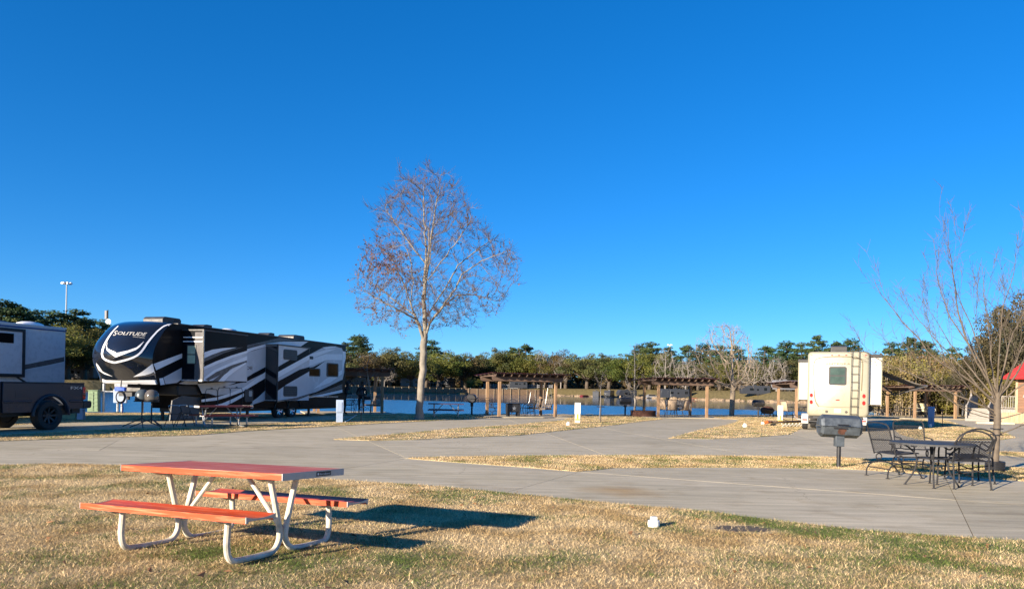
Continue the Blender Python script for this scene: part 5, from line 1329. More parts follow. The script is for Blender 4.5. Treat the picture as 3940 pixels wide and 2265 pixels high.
def porch_swing(label, T, x, y, rz, zs=0.45, zh=2.1, L=1.3, m_=None):
    m_ = m_ or M['wood_swing']
    t = thing('porch_swing', label, 'porch swing')
    t.matrix_world = T @ Matrix.Translation((x, y, 0.03)) @ Matrix.Rotation(rz, 4, 'Z')
    for k in range(5):
        mb = MB(); mb.box(-L / 2, L / 2, -0.25 + k * 0.10, -0.17 + k * 0.10, zs, zs + 0.02); mb.build('seat_slat', m_, t)
    for k in range(9):
        xx = -L / 2 + 0.07 + (L - 0.14) * k / 8
        mb = MB(); mb.bar((xx, 0.25, zs + 0.02), (xx, 0.40, zs + 0.52), 0.085, 0.018, (0, -1, 0.3)); mb.build('back_slat', m_, t)
    mb = MB(); mb.box(-L / 2, L / 2, -0.24, -0.20, zs - 0.07, zs - 0.001); mb.box(-L / 2, L / 2, 0.18, 0.22, zs - 0.07, zs - 0.001); mb.bar((-L / 2, 0.29, zs + 0.12), (L / 2, 0.29, zs + 0.12), 0.02, 0.07); mb.bar((-L / 2, 0.40, zs + 0.46), (L / 2, 0.40, zs + 0.46), 0.02, 0.07)
    for s in (-1, 1): mb.box(s * L / 2 - 0.025, s * L / 2 + 0.025, -0.27, 0.27, zs - 0.075, zs - 0.0715 + 0.06)
    mb.build('frame', m_, t)
    for s in (-1, 1):
        mb = MB(); mb.box(s * (L / 2 + 0.02) - 0.045, s * (L / 2 + 0.02) + 0.045, -0.30, 0.30, zs + 0.22, zs + 0.245); mb.bar((s * (L / 2 + 0.02), -0.24, zs - 0.05), (s * (L / 2 + 0.02), -0.24, zs + 0.22), 0.05, 0.03); mb.build('arm_rest', m_, t)
        for yy in (-0.24, 0.30):
            mb = MB(); mb.tube([(s * (L / 2 + 0.03), yy, zs + 0.24), (s * (L / 2 + 0.03), 0.03, zh)], 0.006, 5); mb.build('chain', M['galv'], t)
    return t
T1, T2, T3, T4, T5 = (pg_spec[k][0] for k in (1, 2, 3, 4, 5))
porch_swing('dark wooden swing hanging in the pergola beside the seated group', T1, 3.05, 1.15, R(-75))
porch_swing('dark wooden swing on pale ropes in the pergola by the white cabinet', T2, 2.72, 1.1, R(-68))
porch_swing('weathered grey slatted swing in the pergola with tan chairs', T3, 2.0, 1.9, R(14), m_=M['wood_grey'])

# sling chairs and small tables
def sling_chair(label, m_sling, group, m_fr=None):
    m_fr = m_fr or M['black']
    t = thing('sling_chair', label, 'patio chair', (0, 0, 0), 0, group)
    mb = MB(); wd = 0.5
    pts = [(-0.30, 1.0), (-0.24, 0.75), (-0.17, 0.46), (-0.05, 0.41), (0.15, 0.42), (0.28, 0.43)]
    vs = [(x, p[0], p[1]) for p in pts for x in (-wd / 2, wd / 2)]
    mb.add(vs, [(2 * i, 2 * i + 1, 2 * i + 3, 2 * i + 2) for i in range(len(pts) - 1)]); o = mb.build('sling', m_sling, t, angle=80)
    o.modifiers.new('thickness', 'SOLIDIFY').thickness = 0.012
    for s in (-1, 1):
        x = s * (wd / 2 + 0.012)
        mb = MB(); mb.tube(smooth_path([(x, -0.31, 1.02), (x, -0.24, 0.75), (x, -0.17, 0.45), (x, -0.05, 0.40), (x, 0.30, 0.42)], 3), 0.014, 6); mb.build('side_rail', m_fr, t)
        mb = MB(); mb.tube([(x, 0.28, 0.42), (x, 0.32, 0.0)], 0.014, 6); mb.build('leg', m_fr, t)
        mb = MB(); mb.tube([(x, -0.12, 0.42), (x, -0.30, 0.0)], 0.014, 6); mb.build('leg', m_fr, t)
        mb = MB(); mb.tube(smooth_path([(x, -0.22, 0.66), (x * 1.05, 0.05, 0.66), (x * 1.05, 0.25, 0.63), (x, 0.30, 0.45)], 3), 0.016, 6); mb.build('arm', m_fr, t)
    mb = MB(); mb.tube([(-wd / 2, -0.31, 1.02), (wd / 2, -0.31, 1.02)], 0.013, 6); mb.build('top_rail', m_fr, t)
    return t
def place(o, T, x, y, rz, z_=0.035):
    o.matrix_world = T @ Matrix.Translation((x, y, z_)) @ Matrix.Rotation(R(rz), 4, 'Z')
sc = sling_chair('tan sling chair with its back to the camera, left in the middle pergola', M['tan_sling'], 'tan sling chairs under the pergolas')
place(sc, T3, 0.98, 0.45, -12)
for lab, T, x, y, rz in (('tan sling chair behind the left chair in the middle pergola', T3, 0.85, 1.25, -60), ('tan sling chair turned sideways beside the wooden swing', T3, 1.75, 0.5, 28), ('tan sling chair left of the motorhome seen from the side', T4, -0.15, 1.2, -62), ('tan sling chair half hidden behind the motorhome', T4, 1.5, 1.4, 100)):
    c2 = copy_tree(sc, None, lab); place(c2, T, x, y, rz)
def side_tbl(label, T, x, y, r=0.5):
    o = round_table(label, (0, 0, 0), r, 0.70, M['black'], 'dark patio tables under the pergolas'); place(o, T, x, y, 10); return o
side_tbl('dark round table among tan chairs in the middle pergola', T3, 1.45, 1.25, 0.45)
side_tbl('dark round table under the pergola beside the motorhome', T4, 0.75, 1.5, 0.5)
side_tbl('dark round table under the pergola by the round black grill', T2, 1.55, 1.15, 0.45)
side_tbl('dark round table under the pergola beside the yellow swing seat', T5, 0.95, 1.7, 0.45)
side_tbl('dark round table next to the folding camp chair', T1, 2.15, 0.55, 0.4)
for src, lab, T, x, y, rz in ((rk_a, 'high backed rocking chair between the left posts of the swing pergola', T2, 0.10, 1.5, -60), (ch_c, 'arched wire chair right of the dark table in the swing pergola', T2, 2.05, 0.9, 60), (ch_c, 'arched wire chair nearest the swing in the swing pergola', T2, 2.2, 1.6, 100), (ch_c, 'arched wire chair behind the dark round table in the swing pergola', T2, 1.5, 1.95, 180),
                              (rk_a, 'high backed wire chair left of the post before the yellow seat', T5, 0.05, 1.6, -70), (rk_a, 'high backed wire chair beside the dark table next to the blue cabinet', T5, 0.75, 0.9, -20), (ch_c, 'wire chair half hidden by the blue cabinet under the pergola', T5, 1.55, 1.3, 70), (ch_c, 'wire chair between the camp chair and the trailer rear', T1, 1.6, 0.2, 10)):
    c2 = copy_tree(src, None, lab); c2['group'] = 'wire chairs under the pergolas'; place(c2, T, x, y, rz)
# smoker box with star, fire pits
t = thing('smoker_box', 'black smoker box with pale star emblem under the swing pergola', 'smoker'); place(t, T2, 0.95, 0.55, 0)
mb = MB(); mb.box(-0.36, 0.36, -0.22, 0.22, 0.22, 0.66); bx_ = mb.build('box', M['black'], t, bevel=0.03)
mb = MB(); mb.box(-0.38, 0.38, -0.24, 0.24, 0.665, 0.70); mb.build('lid', M['black'], t, bevel=0.01)
mb = MB(); mb.ngon([(0.13 * (1 if i % 2 == 0 else 0.42) * math.sin(R(36 * i)), -0.225, 0.44 + 0.13 * (1 if i % 2 == 0 else 0.42) * math.cos(R(36 * i))) for i in range(10)]); mb.build('star', M['galv'], bx_, smooth=False)
for x in (-0.28, 0.28):
    for y in (-0.15, 0.15):
        mb = MB(); mb.box(x - 0.05, x + 0.05, y - 0.04, y + 0.04, 0, 0.22); mb.build('leg', M['black'], t)
def fire_pit(label, T, x, y, r=0.42, legs=True):
    t = thing('fire_pit', label, 'fire pit'); place(t, T, x, y, 0)
    mb = MB(); mb.lathe([(0.05, 0.16), (r * 0.7, 0.18), (r * 0.95, 0.34), (r, 0.42), (r + 0.06, 0.43), (r + 0.06, 0.45), (r * 0.96, 0.45), (r * 0.6, 0.24), (0.05, 0.22)], 24); mb.build('bowl', M['black'], t)
    mb = MB(); mb.lathe([(r * 0.98, 0.45), (r * 0.8, 0.58), (r * 0.4, 0.67), (0.02, 0.69)], 20); mb.tube([(-0.05, 0, 0.69), (-0.05, 0, 0.73), (0.05, 0, 0.73), (0.05, 0, 0.69)], 0.008, 5); mb.build('mesh_dome', M['rust'], t)
    for k in range(4):
        a = R(45 + 90 * k); mb = MB(); mb.bar((math.cos(a) * r * 0.8, math.sin(a) * r * 0.8, 0.36), (math.cos(a) * r * 1.0, math.sin(a) * r * 1.0, 0), 0.06, 0.03); mb.build('leg', M['black'], t)
    return t
fire_pit('domed fire pit behind the white cabinet left of the motorhome', T4, -0.95, 2.4, 0.45)
t = thing('fire_ring', 'low dark steel fire ring between the left posts of the middle pergola', 'fire ring'); place(t, T3, -0.4, 1.5, 0)
mb = MB(); mb.lathe([(0.72, 0), (0.72, 0.34), (0.76, 0.34), (0.76, 0.0)], 28); mb.build('ring', M['rust'], t)
mb = MB(); mb.box(-0.6, 0.6, -0.3, 0.3, 0.30, 0.32); mb.build('grate', M['black'], t)
# pale yellow glider
t = thing('glider_bench', 'pale yellow sling swing seat under the right pergola', 'swing seat'); place(t, T5, 2.15, 1.75, 20)
for k in (0, 1):
    x0, x1 = (-0.78, -0.015) if k == 0 else (0.015, 0.78)
    pts = [(-0.12, 1.0, ), (-0.02, 0.72), (0.06, 0.46), (0.12, 0.40), (0.32, 0.41), (0.52, 0.43)]
    pts = [(0.42, 1.02), (0.30, 0.70), (0.20, 0.45), (0.10, 0.40), (-0.12, 0.42), (-0.28, 0.40)]
    mb = MB(); vs = [(x, p[0], p[1]) for p in pts for x in (x0, x1)]; mb.add(vs, [(2 * i, 2 * i + 1, 2 * i + 3, 2 * i + 2) for i in range(len(pts) - 1)]); o = mb.build('sling', M['yellow_sling'], t, angle=80); o.modifiers.new('thickness', 'SOLIDIFY').thickness = 0.015
for s in (-1, 0, 1):
    mb = MB(); mb.tube(smooth_path([(s * 0.79, 0.43, 1.03), (s * 0.79, 0.20, 0.44), (s * 0.79, 0.08, 0.39), (s * 0.79, -0.29, 0.40)], 4), 0.016, 6); mb.build('seat_rail', M['wrought'], t)
    if s:
        mb = MB(); mb.tube(smooth_path([(s * 0.80, 0.30, 0.66), (s * 0.82, 0.0, 0.68), (s * 0.82, -0.26, 0.64), (s * 0.82, -0.28, 0.52), (s * 0.82, -0.12, 0.46), (s * 0.80, 0.18, 0.46)], 4), 0.014, 6); mb.build('arm', M['cream_steel'], t)
        mb = MB(); mb.tube(smooth_path([(s * 0.80, 0.42, 0.01), (s * 0.80, 0.36, 0.20), (s * 0.80, 0.05, 0.28), (s * 0.80, -0.28, 0.20), (s * 0.80, -0.38, 0.01)], 4), 0.018, 6); mb.build('base_rail', M['wrought'], t)
mb = MB(); mb.tube([(-0.80, 0.05, 0.28), (0.80, 0.05, 0.28)], 0.016, 6); mb.build('stretcher', M['wrought'], t)

# ================================================================== cream motorhome, seen from behind
c0 = G(3235, 1656)
MH_ANG = R(-23.0)
mh = thing('motorhome', 'cream motorhome seen from behind with ladder, red lights and two slide outs', 'motorhome', (13.72, 31.2, 0), MH_ANG)
HW, ZB, ZT_ = 1.19, 0.60, 3.33
def rrect(x0, x1, z0, z1, r, n=6):
    out = []
    for cx, cz, a0 in ((x1 - r, z1 - r, 0), (x0 + r, z1 - r, 90), (x0 + r, z0 + r, 180), (x1 - r, z0 + r, 270)):
        for k in range(n + 1): out.append((cx + r * math.cos(R(a0 + 90 * k / n)), cz + r * math.sin(R(a0 + 90 * k / n))))
    return out
mb = MB(); rings = []
for y, inset_ in ((0.0, 0.09), (0.03, 0.03), (0.10, 0.0), (0.9, 0.0)):
    rings.append([(x, y, z_) for x, z_ in rrect(-HW + inset_, HW - inset_, ZB + inset_, ZT_ - inset_, 0.16 + (0.05 if inset_ else 0))])
n = len(rings[0]); vs = sum(rings, []); fs = [tuple(range(n))[::-1]]
for i in range(3): fs += [(i * n + k, i * n + (k + 1) % n, (i + 1) * n + (k + 1) % n, (i + 1) * n + k) for k in range(n)]
mb.add(vs, fs); rear = mb.build('rear_cap', M['cream_rv'], mh, angle=50)
mb = MB(); mb.box(-HW + 0.02, HW - 0.02, 0.9, 7.2, ZB + 0.05, ZT_ - 0.02); mb.build('house_body', M['cream_rv'], mh, bevel=0.05)
mb = MB(); mb.prism([(7.2, 0.6), (9.0, 0.6), (9.4, 1.1), (8.6, 1.3), (8.0, 2.0), (8.4, 2.4), (8.2, 3.1), (7.2, 3.25)], 'x', -HW + 0.1, HW - 0.1); mb.build('cab', M['cream_rv'], mh, bevel=0.05)
# raised border round the rear panel
arch_pts = [(-0.80, 1.02), (-0.93, 1.25), (-1.00, 1.70), (-1.03, 2.6), (-1.00, 2.92), (-0.90, 3.03), (-0.60, 3.10), (0, 3.13), (0.60, 3.10), (0.90, 3.02), (0.98, 2.92), (1.0, 2.6), (0.97, 1.7)]
k_ = 0.93
sp_ = smooth_path([(x * k_, -0.004, z_) for x, z_ in arch_pts], 5)
mb = MB(); mb.tube(sp_, 0.022, 6); mb.build('panel_moulding', M['cream_rv2'], rear)
mb = MB(); mb.tube(smooth_path([(-0.74, -0.003, 1.02), (-0.2, -0.003, 1.0), (0.95, -0.003, 1.0)], 4), 0.009, 5); mb.build('lower_crease', M['cream_rv2'], rear)
mb = MB(); mb.tube(smooth_path([(-0.95, -0.002, 0.72), (-0.82, -0.002, 0.83), (-0.6, -0.002, 0.85), (-0.35, -0.002, 0.85)], 4), 0.007, 5); mb.build('lower_crease', M['cream_rv2'], rear)
mb = MB(); mb.prism(rrect(-0.36, 0.32, 1.93, 2.70, 0.07), 'y', -0.03, 0.02); wf = mb.build('window', M['black'], rear)
for z0, z1 in ((1.985, 2.29), (2.345, 2.64)):
    mb = MB(); mb.prism(rrect(-0.30, 0.26, z0, z1, 0.02, 2), 'y', -0.036, -0.030); mb.build('pane', M['glass_green'], wf, smooth=False)
lettering('lettering', 'ENTEGRA', M['gold_letter'], rear, (-0.46, -0.012, 2.78), (1, 0, 0), (0, 0, 1), 0.93, 0.075)
def lens(nm, x, z_, rx, rz_, mt, proud=0.022):
    mb = MB(); mb.prism([(x + rx * math.cos(R(20 * k)), z_ + rz_ * math.sin(R(20 * k))) for k in range(18)], 'y', -proud, 0.03); return mb.build(nm, mt, rear, bevel=0.006)
for s in (-1, 1):
    xx = s * 1.03 * (1.0 if s < 0 else 0.97)
    lens('tail_lamp', xx, 1.48, 0.062, 0.088, M['red_lens']); lens('tail_lamp', xx, 1.19, 0.062, 0.088, M['red_lens'])
    lens('reverse_lamp', -0.42 if s < 0 else 0.34, 0.80, 0.052, 0.052, M['grey_plastic']); lens('reverse_lens', -0.42 if s < 0 else 0.34, 0.80, 0.038, 0.038, M['dome_clear'], 0.027)
lens('brake_lamp', 0.0, 1.30, 0.085, 0.022, M['red_lens'])
for x in (-1.03, -0.25, 0.02, 0.30, 1.04):
    mb = MB(); mb.box(x - 0.038, x + 0.038, -0.022, 0.05, 3.165, 3.195); mb.build('marker_lamp', M['red_lens'], rear, bevel=0.008)
mb = MB(); mb.box(-0.13, 0.14, -0.012, -0.001, 0.74, 0.93); pl = mb.build('plate_frame', M['white'], rear, bevel=0.006)
mb = MB(); mb.box(-0.12, 0.13, -0.015, -0.0122, 0.775, 0.91); mb.build('licence_plate', M['plate'], pl, smooth=False)
mb = MB(); mb.box(-0.12, 0.13, -0.0152, -0.0124, 0.752, 0.774); mb.build('plate_band', M['plate_gold'], pl, smooth=False)
mb = MB(); mb.box(-0.12, 0.13, -0.0165, -0.0152, 0.893, 0.910); mb.build('plate_band', M['navy'], pl, smooth=False)
lettering('plate_number', 'RH-37195', M['navy'], pl, (-0.105, -0.0172, 0.80), (1, 0, 0), (0, 0, 1), 0.225, 0.075, weight=0.01)
# ladder standing off the wall
for x in (0.50, 0.775):
    mb = MB(); mb.tube(smooth_path([(x - 0.02, -0.11, 0.62), (x, -0.12, 1.3), (x + 0.01, -0.12, 2.6), (x + 0.03, -0.11, 3.28), (x + 0.03, -0.08, 3.44)], 4) if False else [(x - 0.02, -0.11, 0.62), (x, -0.12, 1.6), (x + 0.015, -0.12, 3.05), (x + 0.02, -0.10, 3.46), (x + 0.02, 0.25, 3.47), (x + 0.02, 0.30, 3.33)], 0.014, 7); mb.build('ladder_rail', M['black'], mh)
for k in range(8):
    z_ = 0.72 + k * 0.335; x = 0.49 + 0.0065 * k
    mb = MB(); mb.tube([(x - 0.01, -0.118, z_), (x + 0.275, -0.118, z_)], 0.011, 6); mb.build('ladder_rung', M['black'], mh)
for x in (0.50, 0.775):
    for z_ in (1.85, 3.15):
        mb = MB(); mb.tube([(x, -0.12, z_), (x, 0.02, z_)], 0.011, 6); mb.build('ladder_bracket', M['black'], mh)
# slides
for s, y0, y1, z0, z1, pr in ((-1, 2.2, 6.0, 1.28, 2.98, 0.42), (1, 0.28, 4.2, 1.13, 3.10, 0.46)):
    mb = MB(); x0, x1 = (-HW - pr, -HW + 0.1) if s < 0 else (HW - 0.1, HW + pr)
    mb.box(x0, x1, y0, y1, z0, z1); so = mb.build('slide_out', M['white'], mh, bevel=0.01)
    mb = MB(); mb.box(x0 - (0.05 if s < 0 else -0.02), x1 + (0.05 if s > 0 else -0.02), y0 - 0.07, y1, z1, z1 + 0.13); mb.build('slide_topper', M['black'], so, bevel=0.02)
    xo = x0 if s < 0 else x1
    mb = MB(); mb.box(xo - 0.03 * (1 if s < 0 else 0.3), xo + 0.03 * (1 if s > 0 else 0.3), y0 - 0.03, y1, z0 - 0.06, z1 + 0.02); mb.build('side_flange', M['cream_rv'], so)
mb = MB(); mb.prism([(1.3, ZT_), (1.36, ZT_ + 0.30), (1.5, ZT_ + 0.34), (2.1, ZT_ + 0.33), (2.3, ZT_ + 0.22), (2.35, ZT_)], 'x', -0.30, 0.36); acm = mb.build('air_conditioner', M['grey_plastic'], mh, bevel=0.02)
for k in range(6):
    mb = MB(); mb.box(-0.26, 0.32, 1.30 + 0.012 * k - 0.012, 1.32 + 0.012 * k, ZT_ + 0.045 + k * 0.042, ZT_ + 0.068 + k * 0.042); mb.build('grille_bar', M['black'], acm)
mb = MB(); mb.lathe([(0.35, 0), (0.33, 0.05), (0.2, 0.09), (0, 0.10)], 18, Matrix.Translation((-0.7, 3.0, ZT_ - 0.02))); mb.build('roof_vent', M['cream_rv'], mh)
for s in (-1, 1):
    wheel(mh, (s * (HW - 0.22), 2.6, 0.40), (s, 0, 0), 0.40, 0.25, M['chrome'], 6); wheel(mh, (s * (HW - 0.22), 8.2, 0.40), (s, 0, 0), 0.40, 0.25, M['chrome'], 6)
mb = MB(); mb.box(-0.5, 0.5, 0.5, 8.5, 0.40, 0.62); mb.build('chassis', M['black'], mh)
mb = MB(); mb.box(-0.95, 0.95, 0.02, 0.14, 0.50, 0.60); mb.build('rear_bumper', M['black'], mh)
# awning on the right side, sloping down and out
aw = [(HW + 0.02, 3.0, 2.98), (HW + 0.02, 7.0, 2.98), (HW + 2.45, 7.0, 1.98), (HW + 2.45, 3.0, 1.98)]
na_ = 10; vs = []
for i in range(na_ + 1):
    t_ = i / na_; sag = -0.10 * math.sin(math.pi * t_)
    for yy in (2.9, 6.9): vs.append((HW + 0.05 + 2.35 * t_, yy, 2.98 - 1.0 * t_ + sag))
mb = MB(); mb.add(vs, [(2 * i, 2 * i + 1, 2 * i + 3, 2 * i + 2) for i in range(na_)]); awo = mb.build('awning', M['awning'], mh, angle=80); awo.modifiers.new('thickness', 'SOLIDIFY').thickness = 0.01
mb = MB(); mb.tube([(HW + 2.40, 2.8, 1.98), (HW + 2.40, 7.0, 1.98)], 0.05, 10); mb.build('awning_roller', M['grey_plastic'], awo)
for yy in (2.95, 6.85):
    mb = MB(); mb.bar((HW + 0.03, yy, 2.55), (HW + 1.15, yy, 1.55), 0.045, 0.06); mb.build('awning_arm', M['black'], awo)
    mb = MB(); mb.bar((HW + 1.15, yy, 1.55), (HW + 2.40, yy, 1.97), 0.04, 0.05); mb.build('awning_arm', M['black'], awo)
    mb = MB(); mb.bar((HW + 0.03, yy, 1.95), (HW + 0.75, yy, 1.55), 0.03, 0.04); mb.build('awning_strut', M['black'], awo)
    mb = MB(); mb.bar((HW + 0.03, yy, 2.0), (HW + 1.5, yy, 2.35), 0.025, 0.03); mb.build('awning_strut', M['black'], awo)
mb = MB(); mb.tube([(HW + 0.08, 0.95, 0.95), (HW + 0.08, 1.25, 0.95)], 0.14, 16); mb.build('side_tank', M['black'], mh)

# tow dolly in front of it
da, db = G(3097, 1650), G(3320, 1658)
dd = thing('tow_dolly', 'small two wheeled car tow dolly parked behind the cream motorhome', 'tow dolly', (da.x, da.y, 0), math.atan2(db.y - da.y, db.x - da.x))
dw = math.hypot(db.x - da.x, db.y - da.y)
for x, s in ((0, -1), (dw, 1)):
    wheel(dd, (x, 0, 0.31), (s, 0, 0), 0.31, 0.21, M['chrome'], 8)
    mb = MB(); pr = [(0.36 * math.cos(R(a)), 0.33 + 0.36 * math.sin(R(a))) for a in range(10, 191, 20)] + [(0.32 * math.cos(R(a)), 0.33 + 0.33 * math.sin(R(a))) for a in range(190, 9, -20)]
    mb.prism(pr, 'x', x - 0.14, x + 0.14); fd = mb.build('fender', M['white'], dd, bevel=0.01)
    mb = MB(); mb.box(x - 0.14, x + 0.14, -0.40, -0.34, 0.36, 0.60); pan = mb.build('lamp_panel', M['white'], dd, bevel=0.02)
    mb = MB(); mb.box(x - 0.10, x + 0.10, -0.415, -0.40, 0.40, 0.455); mb.build('tail_lamp', M['red_lens'], pan, bevel=0.006)
    mb = MB(); mb.box(x - 0.04, x + 0.04, -0.412, -0.40, 0.51, 0.53); mb.build('marker_lamp', M['red_dark_lens'], pan)
mb = MB(); mb.box(0.12, dw - 0.12, -0.06, 0.06, 0.26, 0.34); mb.build('axle', M['black'], dd)
mb = MB(); mb.box(0.18, 0.75, -0.30, 0.25, 0.34, 0.39); mb.box(dw - 0.75, dw - 0.18, -0.30, 0.25, 0.341, 0.391); mb.build('wheel_tray', M['black'], dd)
mb = MB(); mb.bar((dw / 2, 0.0, 0.33), (dw / 2 + 0.1, 1.4, 0.36), 0.10, 0.10); mb.build('tongue', M['black'], dd)
# ================================================================== cabin with red roof, deck and steps at the right
hx, hy = 32.75, 48.1
hs_ = thing('cabin', 'brown wooden cabin with bright red metal roof at the right edge', 'cabin', (hx, hy, 0), R(-42))
mb = MB(); mb.box(0.03, 8.5, 0.03, 8.0, 0.0, 2.85); hw = mb.build('wall', M['siding'], hs_, smooth=False)
for k in range(14):
    z0 = 0.05 + k * 0.2
    mb = MB(); mb.prism([(0.0, z0), (0.028, z0 + 0.198), (0.03, z0 + 0.198), (0.03, z0)], 'x', 0.0, 8.5); o = mb.build('plank', M['siding'], hw, smooth=False)
    mb = MB(); mb.prism([(0.0, z0), (0.028, z0 + 0.198), (0.03, z0 + 0.198), (0.03, z0)], 'y', 0.02, 8.0); mb.build('plank', M['siding'], hw, smooth=False)
mb = MB(); mb.box(-0.03, 0.09, -0.035, 0.10, 0.0, 2.85); mb.build('corner_board', M['skirt'], hs_)
rings_ = []
for off, z_ in ((-0.75, 2.82), (0.35, 3.95), (1.6, 4.35)):
    rings_.append([(off, off, z_), (8.5 - off, off, z_), (8.5 - off, 8 - off, z_), (off, 8 - off, z_)])
vs = sum(rings_, []); fs = []
for i in range(2): fs += [(i * 4 + k, i * 4 + (k + 1) % 4, i * 4 + 4 + (k + 1) % 4, i * 4 + 4 + k) for k in range(4)]
fs.append((8, 9, 10, 11))
mb = MB(); mb.add(vs, fs); rf = mb.build('roof', M['roof_bright'], hs_, smooth=False); rf.modifiers.new('thickness', 'SOLIDIFY').thickness = 0.05
for k in range(16):
    x = 0.0 + k * 0.55
    a = Vector((min(max(x, -0.7), 9.2), -0.75, 2.83)); u = min(1.1, max(0.0, min(x + 0.75, 9.25 - x)))
    mb = MB(); mb.bar(a, a + Vector((0, u, u * 1.027)), 0.03, 0.03); mb.build('roof_seam', M['roof_bright'], rf, smooth=False)
mb = MB(); mb.box(0.55, 1.5, -0.03, 0.02, 0.95, 1.60); wn_ = mb.build('window', M['white'], hs_)
mb = MB(); mb.box(0.62, 1.43, -0.034, -0.030, 1.02, 1.53); mb.build('pane', M['glass_dark'], wn_, smooth=False)
mb = MB(); mb.prism([(-0.35, 1.62), (0.0, 1.82), (0.02, 1.82), (-0.33, 1.60)], 'x', 0.4, 1.65); mb.build('window_hood', M['white'], hs_)
mb = MB(); mb.box(0.7, 1.3, -0.25, -0.03, 0.72, 0.94); mb.build('air_conditioner', M['white'], hs_, bevel=0.01)
dk = thing('porch_deck', 'grey wooden porch deck with pale steps and baluster railing', 'porch', (30.0, 48.9, 0), R(-42))
sw = 1.25
for k in range(5):
    mb = MB(); mb.box(0, sw, k * 0.29, k * 0.29 + 0.32, 0.0 if k == 0 else 0.16 * k - 0.012, 0.16 * (k + 1)); o = mb.build('step', M['step'], dk, bevel=0.01)
    mb = MB(); mb.box(-0.02, sw + 0.02, k * 0.29 - 0.025, k * 0.29 + 0.30, 0.16 * (k + 1), 0.16 * (k + 1) + 0.022); mb.build('tread', M['wood_grey'], dk)
dy = 5 * 0.29
for k in range(11):
    mb = MB(); mb.box(-0.05, 3.02, dy + k * 0.22, dy + k * 0.22 + 0.212, 0.80, 0.835); mb.build('deck_board', M['wood_grey'], dk, smooth=False)
mb = MB(); mb.box(-0.05, 3.02, dy + 0.02, dy + 0.06, 0.05, 0.80); mb.box(-0.05, 0.0, dy + 0.06, dy + 2.4, 0.05, 0.80); mb.build('deck_skirt', M['wood_grey'], dk)
def post_(x, y, z0, z1):
    mb = MB(); mb.box(x - 0.055, x + 0.055, y - 0.055, y + 0.055, z0, z1); mb.lathe([(0.075, 0), (0.075, 0.03), (0.04, 0.06), (0.055, 0.10), (0.0, 0.15)], 10, Matrix.Translation((x, y, z1))); mb.build('newel_post', M['wood_grey'], dk)
for x in (0.0, sw): post_(x, 0.05, 0.0, 0.95); post_(x, dy + 0.05, 0.80, 1.72)
post_(2.98, dy + 0.05, 0.80, 1.72)
for x in (0.0, sw):
    mb = MB(); mb.bar((x, 0.05, 0.92), (x, dy + 0.05, 1.68), 0.07, 0.05); mb.build('stair_rail', M['wood_grey'], dk)
    mb = MB(); mb.bar((x, 0.05, 0.22), (x, dy + 0.05, 0.98), 0.05, 0.07); mb.build('stair_rail', M['wood_grey'], dk)
    for k in range(9):
        t_ = (k + 0.7) / 9.4; mb = MB(); y = 0.05 + dy * t_; z0 = 0.22 + 0.76 * t_; mb.box(x - 0.018, x + 0.018, y - 0.018, y + 0.018, z0, z0 + 0.70); mb.build('baluster', M['step'], dk, smooth=False)
mb = MB(); mb.box(sw, 2.98, dy + 0.02, dy + 0.09, 1.64, 1.69); mb.build('deck_rail', M['wood_grey'], dk)
mb = MB(); mb.box(sw, 2.98, dy + 0.03, dy + 0.08, 0.90, 0.95); mb.build('deck_rail', M['wood_grey'], dk)
for k in range(13):
    x = sw + 0.12 + k * 0.125; mb = MB(); mb.box(x - 0.018, x + 0.018, dy + 0.035, dy + 0.071, 0.95, 1.64); mb.build('baluster', M['step'], dk, smooth=False)
for x in (-0.02,):
    mb = MB(); mb.box(x, x + 0.05, dy + 0.1, dy + 2.35, 1.64, 1.69); mb.build('deck_rail', M['wood_grey'], dk)
    for k in range(15):
        y = dy + 0.2 + k * 0.145; mb = MB(); mb.box(x + 0.01, x + 0.045, y - 0.018, y + 0.018, 0.835, 1.64); mb.build('baluster', M['step'], dk, smooth=False)
lf = thing('board_fence', 'low fence of pale upright boards below the cabin', 'fence', (30.5, 46.1, 0), R(-12))
for k in range(26):
    mb = MB(); mb.box(k * 0.2, k * 0.2 + 0.19, 0, 0.022, 0, 0.66 + 0.02 * random.random()); mb.build('board', M['skirt'], lf, smooth=False)
mb = MB(); mb.box(0, 5.2, 0.024, 0.07, 0.50, 0.58); mb.build('rail', M['skirt'], lf)
for k in (2.0, 4.4):
    mb = MB(); mb.box(k, k + 0.1, -0.10, -0.003, 0, 0.72); mb.build('post', M['wood_post'], lf)
p = G(3770, 1629); q = G(3888, 1632)
kb = thing('parking_kerb', 'low pale concrete kerb in front of the porch steps', 'kerb', ((p.x + q.x) / 2, (p.y + q.y) / 2, 0.0), math.atan2(q.y - p.y, q.x - p.x))
mb = MB(); mb.prism([(-0.12, 0), (0.12, 0), (0.08, 0.12), (-0.08, 0.12)], 'x', -1.0, 1.0); mb.build('kerb_block', M['concrete'], kb, bevel=0.01)

